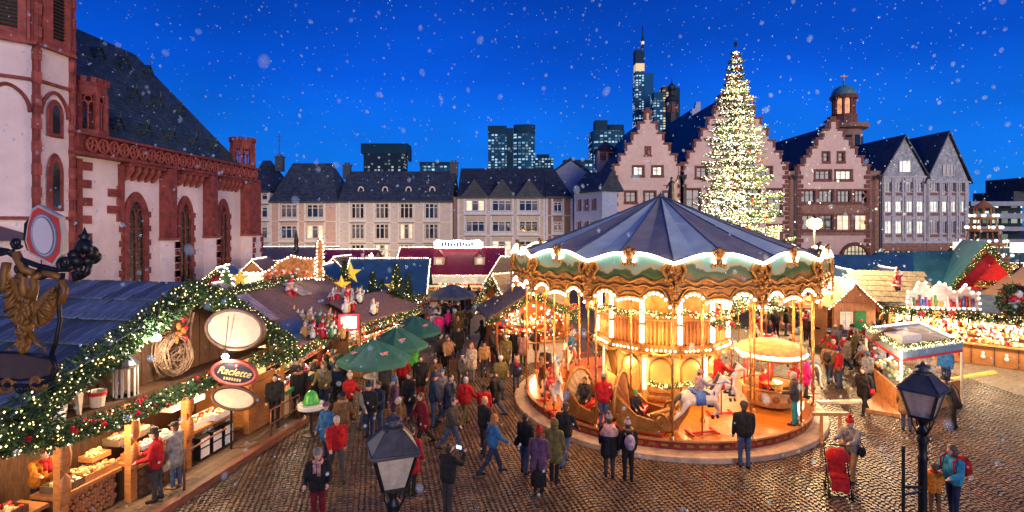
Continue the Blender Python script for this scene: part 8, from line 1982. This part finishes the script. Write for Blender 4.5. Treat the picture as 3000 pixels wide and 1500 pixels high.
def acc(kind):
    if kind in ACC: return ACC[kind]
    q = MB()
    if kind == 'face':
        for s in (-1,1): q.ell((s*0.032,-0.088,0.012),(0.009,0.006,0.006),6,4); q.ell((s*0.033,-0.090,0.035),(0.014,0.004,0.003),6,4)
        q.ell((0,-0.094,-0.062),(0.022,0.008,0.006),6,4)
    elif kind == 'short': q.ell((0,0.018,0.03),(0.09,0.102,0.103),12,8); q.ell((0,0.055,-0.02),(0.075,0.06,0.085),10,6)
    elif kind == 'long': q.ell((0,0.016,0.028),(0.094,0.104,0.105),12,8); q.ell((0,0.075,-0.11),(0.10,0.055,0.17),10,8); q.ell((-0.075,0.02,-0.09),(0.03,0.05,0.13),8,6); q.ell((0.075,0.02,-0.09),(0.03,0.05,0.13),8,6)
    elif kind == 'beanie': q.lathe([(0.098,0.02),(0.106,0.03),(0.106,0.065),(0.098,0.075),(0.088,0.115),(0.055,0.145),(0,0.155)],14,(0,0.008,0),sy=1.12)
    elif kind == 'pompom': q.lathe([(0.098,0.02),(0.106,0.03),(0.106,0.065),(0.098,0.075),(0.088,0.115),(0.055,0.145),(0,0.155)],14,(0,0.008,0),sy=1.12); q.ell((0,0.01,0.185),0.052,8,6)
    elif kind == 'hood': q.ell((0,0.03,0.01),(0.118,0.118,0.14),12,8); q.ell((0,0.06,-0.11),(0.12,0.09,0.08),10,6)
    elif kind == 'cap': q.lathe([(0.094,0.03),(0.098,0.06),(0.085,0.11),(0,0.13)],14,(0,0.005,0),sy=1.12); q.ell((0,-0.11,0.038),(0.07,0.06,0.012),10,4)
    elif kind == 'hat': q.lathe([(0.16,0.045),(0.162,0.055),(0.095,0.06),(0.09,0.14),(0.06,0.16),(0,0.155)],14)
    elif kind == 'scarf': q.tube([(0.085*math.cos(a*PI/6),0.085*math.sin(a*PI/6)*1.05,0.02*math.sin(a)) for a in range(12)],0.04,7,closed=True); q.box((0.04,-0.145,-0.14),(0.075,0.03,0.26)); q.box((-0.05,-0.145,-0.10),(0.07,0.03,0.2))
    elif kind == 'furhood': q.tube([(0.12*math.cos(a*PI/6),0.06+0.10*math.sin(a*PI/6),0.02) for a in range(12)],0.055,7,closed=True)
    elif kind == 'backpack':
        q.ell((0,0.22,1.2),(0.16,0.11,0.23),12,8); q.ell((0,0.31,1.12),(0.11,0.05,0.12),10,6)
        for s in (-1,1): q.tube([(s*0.1,0.16,1.38),(s*0.12,0.0,1.47),(s*0.13,-0.14,1.36),(s*0.14,-0.12,1.12),(s*0.12,0.1,1.02)],0.018,5)
    elif kind == 'poncho': q.lathe([(0.08,1.53),(0.16,1.48),(0.25,1.38),(0.285,1.24),(0.28,1.22)],18,sy=0.82)
    elif kind == 'bag': q.ell((0.27,0.02,0.88),(0.06,0.15,0.14),10,8); q.tube([(0.27,-0.1,0.97),(0.12,-0.1,1.3),(-0.1,0.0,1.49),(0.0,0.14,1.3),(0.26,0.12,0.97)],0.014,5)
    elif kind == 'phone': q.box((0,-0.47,1.52),(0.15,0.012,0.08))
    elif kind == 'skirt': q.lathe([(0.17,0.95),(0.2,0.7),(0.235,0.2),(0.22,0.19)],14,sy=0.85)
    ACC[kind] = q; return q
ACM = {}
def accm(kind, m_):
    k = (kind, m_.name)
    if k not in ACM: ACM[k] = acc(kind).mesh(kind, m_, True)
    return ACM[k]
NAMEOF = dict(short='hair', long='hair', beanie='hat', pompom='hat', hood='hood', cap='hat', hat='hat', furhood='fur_collar')
def person(label, loc, rz, pose, jacket, trousers, head=('short','dark'), h=1.74, extra=(), skin=0, group=None, shoes='black'):
    me, hc, hs, zmin, up = person_mesh(pose)
    o = put('person', me, None, loc, R(rz)); s = h/1.75; o.scale = (s,s,s); tag(o, label, 'person', group)
    for i,m_ in enumerate((SK[skin], CL[jacket], CL[trousers], CL[shoes])):
        o.material_slots[i].link = 'OBJECT'; o.material_slots[i].material = m_
    put('face', accm('face', CL['charcoal']), o, hc, scale=hs)
    k, c = head; put(NAMEOF.get(k,k), accm(k, HAIR.get(c) or CL[c]), o, hc, scale=hs)
    if k in ('beanie','pompom','cap','hat'): put('hair', accm('short', HAIR['brown' if skin == 0 else 'dark']), o, hc-Vector((0,-0.006,0.02)), scale=hs*0.95)
    for e_ in extra:
        k, c = e_; q = put(k, accm(k, HAIR.get(c) or CL.get(c) or c), o)
        if k in ('scarf','furhood'): q.location = hc-Vector((0,0,0.155))
        else: q.location = (0,0,-zmin)
        if k == 'backpack' and c == 'red': q.scale = (1.25,1.3,1.12); q.location = (0,0,-zmin-0.12)
    return o
def at(label, px, py, rz, pose, jacket, trousers, head=('short','dark'), h=1.74, extra=(), z=0.0, **kw):
    return person(label, G(px,py,z), rz, pose, jacket, trousers, head, h, extra, **kw)
# left stall
person('man in red jacket and dark cap leaning to the stall counter', onstall(-1.5,-0.55,0.155), -70, 'pk', 'red', 'charcoal', ('hat','black'))
person('person in grey coat and brown boots beside the red jacket at the counter', onstall(-0.85,-0.5,0.155), -95, 'coat', 'grey', 'denim', ('cap','black'), 1.66, shoes='tan')
person('stall seller with orange sleeves and dark apron behind the log-fronted counter', onstall(-2.75,1.35,0.155), 60, 'ln', 'orange', 'navy', ('short','brown'), 1.72, (('scarf','red'),))
person('stall seller in charcoal behind the far left counter', onstall(-4.4,1.5,0.155), 80, 'st', 'charcoal', 'black', ('cap','darkred'), 1.7)
person('person in black by the plank door of the raclette stall', onstall(3.4,-0.45,0.155), 20, 'st', 'black', 'black', ('short','dark'))
at('man in black jacket and pink scarf with grey beanie, lower left', 932, 1543, 12, 'pk', 'black', 'darkred', ('beanie','grey'), 1.78, (('scarf','pink'),))
at('grey-haired man in red jacket hurrying past the green pot', 985, 1402, 30, 'wk', 'red', 'charcoal', ('short','greyhair'), 1.76)
at('woman in blue coat and purple hat by the green pot', 958, 1345, -30, 'coat', 'blue', 'navy', ('beanie','purple'), 1.66)
at('person in brown fur-collared coat with brown bag, back turned', 1003, 1312, 175, 'wcoat', 'brown', 'olive', ('beanie','black'), 1.72, (('furhood','tan'),('bag','brown')))
at('woman in red coat with cream hat by the nearest parasol', 1022, 1232, 60, 'pk', 'red', 'charcoal', ('pompom','cream'), 1.66)
at('man in grey checked jacket at the parasol table', 1075, 1275, 40, 'wk', 'grey', 'denim', ('short','brown'))
at('person in navy jacket beside the grey checked jacket', 1112, 1268, -40, 'pk', 'navy', 'denim', ('short','dark'), 1.7)
at('woman in purple coat and blue hat under the nearest parasol', 1158, 1250, -70, 'coat', 'purple', 'charcoal', ('pompom','blue'), 1.64)
at('man in olive-black coat standing behind the parasol pole', 1128, 1195, 160, 'st', 'charcoal', 'black', ('short','dark'))
at('man in dull red jacket under the middle parasol, back turned', 1180, 1168, 170, 'st', 'red', 'black', ('short','brown'))
at('person in green top between the parasols', 1208, 1130, 30, 'st', 'green', 'charcoal', ('cap','blue'))
at('man in long black coat walking beside a brown-coated woman', 1232, 1172, 10, 'coat', 'black', 'darkred', ('short','dark'), 1.72)
at('woman in brown coat with orange bag', 1277, 1166, -10, 'wcoat', 'brown', 'black', ('short','dark'), 1.66, (('bag','orange'),))
at('man in bright red sweater walking towards the carousel', 1362, 1250, 150, 'wk', 'red', 'olive', ('short','greyhair'), 1.72)
at('woman in dark red coat striding behind the near lantern', 1240, 1312, -60, 'wcoat', 'darkred', 'black', ('short','brown'))
at('man in dark jacket and jeans stepping aside', 1322, 1325, 70, 'wk', 'charcoal', 'denim', ('short','dark'), 1.7)
at('person in red coat half hidden by the near lantern', 1205, 1448, 160, 'coat', 'red', 'black', ('short','dark'), 1.7)
at('person in black holding up a lit phone', 1312, 1508, 150, 'ph', 'black', 'charcoal', ('short','dark'), 1.66, (('phone',emitmat('phone_screen',(0.5,0.8,1.0),2.0)),))
at('woman in blue coat with long ginger hair walking right', 1442, 1390, 110, 'wk', 'blue', 'navy', ('long','ginger'), 1.7, (('bag','purple'),))
at('person in black jacket with light blond hair', 1418, 1335, 130, 'st', 'black', 'charcoal', ('short','blond'))
at('girl in red and black coat near the blond person', 1418, 1262, 170, 'coat', 'red', 'black', ('beanie','black'), 1.5)
at('man in dark jacket and white knit hat, hands in pockets', 1466, 1170, 12, 'pk', 'olive', 'denim', ('beanie','white'), 1.7)
at('child in navy jacket, red scarf and pale hat', 1512, 1148, 8, 'child', 'navy', 'denim', ('beanie','pink'), 1.4, (('scarf','red'),))
at('woman in cream coat with ginger hair in the middle of the lane', 1382, 1118, -30, 'coat', 'cream', 'grey', ('long','ginger'), 1.68)
at('youth in tan jacket next to the cream coat', 1418, 1105, 20, 'st', 'tan', 'charcoal', ('cap','black'), 1.62)
at('tall man in black coat walking down the lane', 1342, 1058, 15, 'wcoat', 'black', 'black', ('short','brown'), 1.76)
at('person in black puffer left of the brown-jacketed man', 1290, 1082, 10, 'st', 'charcoal', 'black', ('cap','black'), 1.66)
at('man in brown jacket pulling a suitcase', 1312, 1090, 20, 'wk', 'tan', 'black', ('short','dark'), 1.72, (('bag','purple'),))
at('man in charcoal coat at the left edge of the food stall', 1442, 1068, 60, 'wk', 'charcoal', 'black', ('cap','navy'), 1.8)
at('woman in brown cape before the food stall', 1470, 1066, -60, 'coat', 'brown', 'brown', ('short','brown'), 1.62)
at('customer in black at the food stall counter', 1508, 1068, 170, 'coat', 'black', 'black', ('short','blond'), 1.7)
at('customer in pale pink coat at the food stall counter', 1532, 1072, 165, 'coat', 'pink', 'charcoal', ('long','dark'), 1.66)
at('customer in long charcoal coat right of the pink coat', 1566, 1060, 150, 'coat', 'charcoal', 'black', ('beanie','pink'), 1.72)
# by the carousel
at('girl in red bobble hat, purple coat and long black skirt', 1578, 1442, 165, 'coat', 'purple', 'black', ('pompom','red'), 1.62, (('skirt','black'),))
at('person in olive hooded parka watching the carousel', 1624, 1412, 150, 'coat', 'olive', 'black', ('hood','olive'), 1.66)
at('person in black carrying bags left of the red bobble hat', 1538, 1386, 140, 'st', 'black', 'denim', ('short','dark'), 1.64, (('bag','black'),))
at('tall man in black coat stepping up to the carousel', 1655, 1362, 150, 'wk', 'black', 'denim', ('cap','charcoal'), 1.8)
at('person in knitted striped poncho and bobble hat, back turned', 1785, 1398, 178, 'coat', 'black', 'charcoal', ('pompom','grey'), 1.68, (('poncho','pink'),))
at('child with grey backpack and bobble hat, back turned', 1840, 1408, 182, 'st', 'black', 'black', ('pompom','lilac'), 1.6, (('backpack','lilac'),('furhood','brown')))
at('broad man in black jacket and jeans facing the carousel', 2180, 1370, 172, 'st', 'black', 'denim', ('beanie','charcoal'), 1.84)
ZP = ZD+0.01
at('man in red jacket and grey cap standing on the carousel deck', 1768, 1255, 160, 'st', 'red', 'denim', ('cap','grey'), 1.7, z=ZP)
at('man in dark brown jacket and teal trousers at the carousel edge', 2328, 1245, -120, 'pk', 'charcoal', 'teal', ('short','greyhair'), 1.68, z=ZP)
at('person in pink coat at the right carousel edge', 2362, 1165, 60, 'coat', 'hotpink', 'charcoal', ('beanie','grey'), 1.5, z=ZP)
def onhorse(label, px, py, hz, s, rz, jacket, trousers, head, h):
    p = G(px,py,ZD); o = person(label, (p.x,p.y,0), rz, 'ride', jacket, trousers, head, h)
    me, hc, hs, zmin, up = PM['ride']; o.location = Vector((p.x,p.y,ZD+hz*s-(0.92-zmin)*h/1.75+0.06)); return o
onhorse('rider in red jacket on the farther white horse', 2105, 1215, 1.24, 1.0, 100, 'red', 'denim', ('short','ginger'), 1.62)
onhorse('child rider in lilac coat on the front white horse', 2048, 1272, 1.24, 1.05, 102, 'lilac', 'denim', ('beanie','pink'), 1.3)
onhorse('rider in blue on a white horse at the left of the deck', 1668, 1105, 1.24, 0.95, -20, 'blue', 'denim', ('short','brown'), 1.45)
onhorse('rider in black on the brown horse at the left edge of the deck', 1598, 1165, 1.24, 0.95, -15, 'black', 'black', ('beanie','white'), 1.35)
def seated(label, p, rz, jacket, trousers, head, h, zs):
    o = person(label, (0,0,0), rz, 'sit', jacket, trousers, head, h); zmin = PM['sit'][3]; o.location = Vector((p.x,p.y,ZD+zs-(0.84-zmin)*h/1.75)); return o
seated('child in black with green hat sitting in the orange shell carriage', CAR+local(1858,1255,ZD)+Vector((0.02,0.0,0)), 20, 'black', 'black', ('pompom','green'), 1.2, 0.56)
seated('adult in charcoal sitting in the cream carriage', CAR+local(1715,1215,ZD), -30, 'charcoal', 'black', ('short','dark'), 1.6, 0.46)
seated('child in green sitting beside the charcoal adult', CAR+local(1745,1195,ZD), -30, 'green', 'navy', ('short','dark'), 1.25, 0.46)
seated('passenger in red inside the tea cup car', CAR+local(2235,1180,ZD), 30, 'red', 'navy', ('short','brown'), 1.4, 0.5)
# right side
at('woman in black winter coat with red gloves before the kiosk deck', 2532, 1212, -60, 'wcoat', 'black', 'black', ('long','dark'), 1.74, (('bag','red'),))
at('person in grey coat and red hat pushing the red stroller', 2496, 1408, -60, 'push', 'grey', 'tan', ('pompom','red'), 1.7, (('bag','black'),))
at('woman in tan coat walking behind the right lantern', 2656, 1262, 150, 'coat', 'tan', 'denim', ('short','blond'), 1.68, (('scarf','grey'),))
at('man in dark coat with black hat bending to the kiosk counter', 2792, 1258, -110, 'ln', 'charcoal', 'black', ('beanie','black'), 1.78, (('bag','black'),))
at('woman in cyan jacket with big red backpack, lower right', 2792, 1516, -80, 'pk', 'cyan', 'navy', ('long','brown'), 1.7, (('backpack','red'),))
at('child in orange coat beside the cyan jacket', 2738, 1512, 170, 'child', 'orange', 'brown', ('short','brown'), 1.22, (('scarf','red'),))
at('kiosk keeper in blue inside the crepe kiosk', 2772, 1135, -60, 'st', 'blue', 'navy', ('short','brown'), 1.7)
# crowds
combo = random.Random(17)
def crowd(where, group, n, zone, cols, hs=(1.6,1.8), rzs=(-180,180)):
    seen = set(); out = 0; pos = []
    tries = 0
    while out < n and tries < 4000:
        tries += 1
        j, k, c = combo.choice(cols), combo.choice(('short','long','beanie','pompom','cap','hood')), combo.choice(('black','red','white','navy','grey','pink','blue'))
        if k in ('short','long'): c = combo.choice(('dark','brown','blond','greyhair'))
        if k == 'hood': c = j
        if (j,k,c) in seen: continue
        px, py = combo.uniform(zone[0],zone[1]), combo.uniform(zone[2],zone[3]); g = G(px,py)
        if any((g-q).length < 0.5 for q in pos): continue
        seen.add((j,k,c)); pos.append(g); pose = combo.choice(('st','coat','pk','wk','wcoat','coat'))
        hw = {'short':c.replace('hair','')+' short hair','long':c.replace('hair','')+' long hair','beanie':c+' beanie','pompom':c+' bobble hat','cap':c+' cap','hood':'hood up'}[k]
        person('person in %s %s with %s %s' % (j, 'coat' if 'coat' in pose else 'jacket', hw, where), g, combo.uniform(*rzs), pose, j, combo.choice(('black','charcoal','denim','navy')), (k,c), combo.uniform(*hs), combo.choice(((),(),(('bag','black'),),(('bag','brown'),),(('scarf','grey'),),(('scarf','red'),),(('backpack','charcoal'),),(('furhood','tan'),))), group=group); out += 1
DK = ('black','charcoal','navy','brown','darkred','olive','grey','tan','red','purple','black')
crowd('in the lane before the crimson booth', 'crowd in the lane before the crimson booth', 34, (1185,1375,935,1010), DK+('hotpink','white','pink'))
crowd('at the gift stall counter', 'customers at the gift stall', 9, (835,960,1150,1215), DK)
crowd('between the carousel and the kiosk', 'crowd right of the carousel', 30, (2425,2600,1000,1150), DK)
crowd('in the middle of the lane', 'people in the middle of the lane', 7, (1190,1490,1075,1260), ('black','charcoal','navy','brown','olive','grey','black'))
crowd('near the standing table', 'people near the standing table', 5, (985,1215,1150,1330), ('black','charcoal','navy','brown','darkred'))
crowd('behind the fountain', 'crowd behind the fountain', 26, (2390,2600,905,950), DK)
crowd('behind the carousel', 'crowd behind the carousel', 12, (2210,2380,960,1040), DK+('red',))
crowd('deep in the market lane', 'crowd deep in the lane', 14, (1230,1450,880,930), DK+('pink','white'))
crowd('near the food stall', 'people near the food stall', 7, (1395,1490,985,1045), DK)
# ------------------------------------------------------------------ loose things
t = thing('stroller', 'red folding stroller with black frame and wheels', 'stroller', G(2455,1445), R(-20))
for s in (-1,1): q = MB(); q.tube([(s*0.25,0.45,1.08),(s*0.25,0.3,0.9),(s*0.25,-0.25,0.15)],0.016,6); q.tube([(s*0.25,0.2,0.15),(s*0.25,0.05,0.6)],0.016,6); q.build('side_frame', M_iron, t)
q = MB(); q.tube([(-0.25,0.45,1.08),(0.25,0.45,1.08)],0.02,6); q.build('handle', M_iron, t)
for s in (-1,1):
    for y in (-0.3,0.22): q = MB(); q.T = Matrix.Translation((s*0.26,y,0.11)) @ Matrix.Rotation(PI/2,4,'Y'); q.lathe([(0.05,-0.02),(0.11,-0.02),(0.11,0.02),(0.05,0.02)],14); q.build('wheel', M_iron, t)
sr = CL['red']; q = MB(); q.box((0,-0.02,0.48),(0.42,0.4,0.06)); q.box((0,0.2,0.72),(0.42,0.06,0.5),Matrix.Rotation(R(-18),3,'X')); q.box((0,-0.3,0.33),(0.4,0.05,0.3),Matrix.Rotation(R(-25),3,'X')); q.build('seat', sr, t)
q = MB(); q.lathe([(0.0,0.30),(0.16,0.26),(0.25,0.14),(0.28,0.0)],14,(0,0.1,0.86),a0=PI*0.9,a1=2.1*PI); q.build('sun_hood', sr, t, smooth=True)
q = MB(); q.box((0,0.0,0.22),(0.36,0.4,0.14)); q.build('basket', CL['olive'], t)
t = thing('suitcase', 'dark brown wheeled suitcase beside the brown jacket', 'suitcase', G(1329,1096)); q = MB(); q.bx(-0.2,0.2,-0.12,0.12,0.06,0.66); q.build('case', CL['brown'], t); q = MB(); q.tube([(-0.1,0,0.66),(-0.1,0,1.0),(0.1,0,1.0),(0.1,0,0.66)],0.012,5); q.build('handle', M_iron, t)
t = thing('standing_table', 'round standing table with white cloth and big green pot', 'table', G(912,1275))
q = MB(); q.lathe([(0.0,1.04),(0.42,1.04),(0.44,1.0),(0.43,0.9),(0.40,0.9),(0.41,1.0)],20); q.build('table_top', M_white, t); q = MB(); q.tube([(0,0,0),(0,0,1.03)],0.04,8); q.lathe([(0.3,0),(0.28,0.05),(0.04,0.1)],14); q.build('leg', M_iron, t)
q = MB(); q.lathe([(0.0,1.05),(0.27,1.05),(0.28,1.12),(0.22,1.2),(0.21,1.3),(0.15,1.4),(0.06,1.46),(0.0,1.46)],18); q.build('pot', mat('green_pot',(0.05,0.42,0.06),rough=0.3,var=0.1), t, smooth=True)
